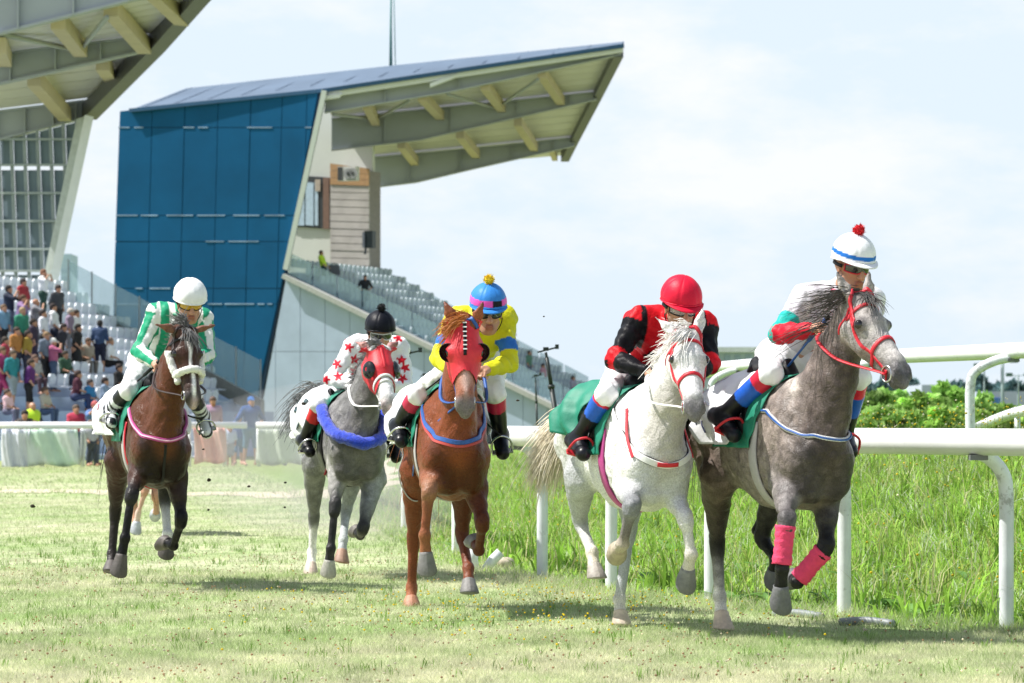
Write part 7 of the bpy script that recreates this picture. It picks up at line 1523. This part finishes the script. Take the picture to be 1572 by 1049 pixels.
saddle_kit(H, J, M_WHITECL, M_GREEN, M_METAL, slant=-.13, x0=-.40, x1=.10, phi=86, girth_m=M_GREYEL)
girth(H, .24, .045, mat('red_girth', (.55, .01, .03), rough=.6), H.root, name='red_girth_strap')
breast_band(H, .030, M_PURP, H.root, zb=1.26, zc=1.07, xs=.72); breast_band(H, .009, mat('pale_pink_web', (.75, .45, .6), rough=.5), H.root, zb=1.26, zc=1.07, xs=.72, name='band_stripe', off=.014)
strap(H, 'martingale', [H.T(.73, 0, 1.04), H.T(.70, 0, .96), H.T(.66, 0, .86), H.T(.55, 0, .74)], .02, M_BLACK, H.root, off=.006)
whip(J['haR'] + V3(.03, 0, .02), H.px(166, 626, -.3), H, 'black whip lying along the white number cloth of the bay horse', M_BLACK)

# red blinker hoods with eye cups ------------------------------------------
def hood(H, cup_m, cup_r, seam_m, u_end=.36, open_eye=True, trim=None, arch=.06):
    tags = None; v, f = H.sdf.mesh(.0065, None, .009) if False else head_shell(H)
    s = H.S.get('s', 1.0); q = v - H.poll; u = q @ H.a / s; y = q @ H.sd / s; w = q @ H.n / s
    edge = u_end - arch * np.clip(1 - (y / (.075 * s)) ** 2, 0, 1)
    eyes = np.zeros(len(v), bool)
    for sg in (1, -1):
        e = H.hd(.17, sg * .088, -.04); eyes |= np.linalg.norm(v - e, axis=1) < .034 * s
        ear = H.hd(-.01, sg * .058, .0); eyes |= np.linalg.norm(v - ear, axis=1) < .038
    keep = (u > -.02) & (u < edge) & (w > -.21) & ~eyes
    v, f = keep_faces(v, f, keep); hd_ = link('blinker_hood', mesh_np('blinker_hood', v, f, M_REDW, True), H.root)
    for sg in (1, -1):
        c = H.hd(.17, sg * .098, -.042); ax = nrm(H.sd * sg * .80 + H.n * .42 + H.a * .12); X = nrm(H.a - ax * np.dot(H.a, ax)); Yv = np.cross(ax, X); R = cup_r * s; g = []
        for i in range(8):
            th = lerp(.15, 1.0, i / 7); row = []
            for k in range(25):
                p = 2 * math.pi * k / 24; rr = R * math.sin(th * math.pi / 2); hh = .034 * math.cos(th * math.pi / 2)
                row.append(c + (X * math.cos(p) * 1.12 + Yv * math.sin(p)) * rr + ax * (hh + .004))
            g.append(row)
        g = np.array(g)
        if open_eye:   # bowl that opens forwards, hiding the view to the side
            o = nrm(H.n * .72 + H.a * .55 + H.sd * sg * .25); X = nrm(H.a - o * np.dot(H.a, o)); Yv = np.cross(o, X); c = H.hd(.165, sg * .100, -.045); g = []
            for i in range(9):
                th = lerp(.02, 1.65, i / 8); g.append([c - o * math.cos(th) * R * .62 + (X * math.cos(2 * math.pi * k / 24) * 1.05 + Yv * math.sin(2 * math.pi * k / 24)) * R * math.sin(th) for k in range(25)])
            g = np.array(g)[:, ::-1]
        N = g - c; N = N / np.linalg.norm(N, axis=-1, keepdims=True); vv, ff = grid_vf(g, .004, N); link('eye_cup', mesh_np('eye_cup', vv, ff, cup_m, True), hd_)
    q = H.sdf.project(np.array([H.hd(x, 0, .06) for x in np.linspace(.0, .22, 16)]), .012); vv, ff = band_vf(q, H.sdf.normal(q), .02, .002); link('hood_seam', mesh_np('hood_seam', vv, ff, seam_m, True), hd_)
    if seam_m is M_BLACK:
        for k in range(0, 14, 2):
            qq = q[k]; nn_ = H.sdf.normal(q[k:k + 1])[0]; mb = MB(); mb.box(qq + nn_ * .004, (.024, .007, .003), H.sd, H.a, nn_); mb.build('stitch', M_WHITEWEB, hd_)
    if trim: head_loop(H, u_end - .10, u_end + .0, .022, 'hood_trim', trim, hd_, -110, 110, off=.012)
def head_shell(H):
    s = H.S.get('s', 1.0); lo = np.min([H.hd(x, y, w) for x in (-.04, .45) for y in (-.16, .16) for w in (-.25, .1)], 0); hi = np.max([H.hd(x, y, w) for x in (-.04, .45) for y in (-.16, .16) for w in (-.25, .1)], 0); h = .007
    n = np.ceil((hi - lo) / h).astype(int); G = np.stack(np.meshgrid(*[lo[i] + np.arange(n[i]) * h for i in range(3)], indexing='ij'), -1); D = H.sdf.eval(G) - .009
    return surface_nets(D.astype(np.float32), lo, h)
hood(HH['chestnut'], mat('black_cup', (.01, .01, .011), rough=.25, coat=.5), .058, M_BLACK)
hood(HH['grey'], glass_mat('smoked_cup', (.015, .017, .02), .08, .03), .064, M_REDW, open_eye=False, trim=M_WHITEWEB, arch=.10)

# big printed number on the grey's cloth, laid on the cloth
def number_on_cloth(H, strokes, w, m, off=.052, slant=-.13):
    vs, fs, n = [], [], 0
    for st in strokes:
        P0, D0 = zip(*[trunk_ray(H, x, ph, slant=slant) for x, ph in spline(st, 8)[:, :2]]); D0 = np.array(D0); p = H.sdf.march(P0, D0, off); v, f = band_vf(p, -D0, w, .002); vs.append(v); fs += [[i + n for i in q] for q in f]; n += len(v)
    link('cloth_number', mesh_np('cloth_number', np.vstack(vs), fs, m, True), H.root)
M_NUM = mat('dark_green_print', (.01, .05, .06), rough=.6)
number_on_cloth(HH['grey'], [[(-.22, -42, 0), (-.34, -42, 0)], [(-.34, -42, 0), (-.34, -56, 0)], [(-.34, -56, 0), (-.24, -56, 0), (-.20, -66, 0), (-.25, -77, 0), (-.36, -77, 0)]], .036, M_NUM)
for x0 in (-.24, -.19, -.14): number_on_cloth(HH['dapple'], [[(x0 + .04, -62, 0), (x0, -70, 0), (x0 + .025, -80, 0)]], .014, mat('navy_print', (.02, .03, .12), rough=.6), slant=-.16)
number_on_cloth(HH['bay'], [[(-.30, -48, 0), (-.30, -58, 0)]], .07, mat('pink_print', (.45, .12, .2), rough=.6)); number_on_cloth(HH['bay'], [[(-.38, -52, 0), (-.37, -57, 0)]], .05, mat('blue_print', (.1, .2, .3), rough=.6))

pc = (.46, .25, .17)
HS6 = dict(name='sorrel', px=222, Y=35.5, yaw=12, s=.96, poll=(236, 571, .86), muz=(240, 640), vox=.03, ears=(-.6, .5, .2),
    RF=dict(kn=(224, 752, .62), fe=(212, 788, .55), to=(208, 816, .52)), LF=dict(kn=(238, 762, .55), fe=(240, 786, .40), to=(238, 788, .26), hb=(0, 0, 1)), RH=dict(ho=(206, 762, -.62), fe=(208, 796, -.62), to=(208, 816, -.5)), LH=dict(ho=(242, 760, -.6), fe=(240, 782, -.7), to=(238, 790, -.8)),
    col=dict(body=pc, RF=[pc, pc, (.55, .36, .28), (.62, .48, .40)], LF=[pc, pc, (.5, .3, .2), (.5, .3, .2)], RH=[pc] * 4, LH=[pc] * 4, mane=(.4, .22, .12), tail=(.4, .22, .12), hoof=(.36, .38, .42)), mat=coat_mat('sorrel_coat', (1.2, 1.2, 1.2), .5, 6), mane=dict(n=60, dir=(-.4, -.6, .2), len=.12), forelock=8, tailpath=[V3(-1.0, 0, 1.1), V3(-1.08, 0, .9), V3(-1.1, 0, .7)], tail_n=60, tail_fan=.5)
H6 = make_horse(HS6); tag(H6.root, 'pale sorrel horse far back, only its legs showing under the bay horse', 'horse', 'race horses galloping towards the camera')
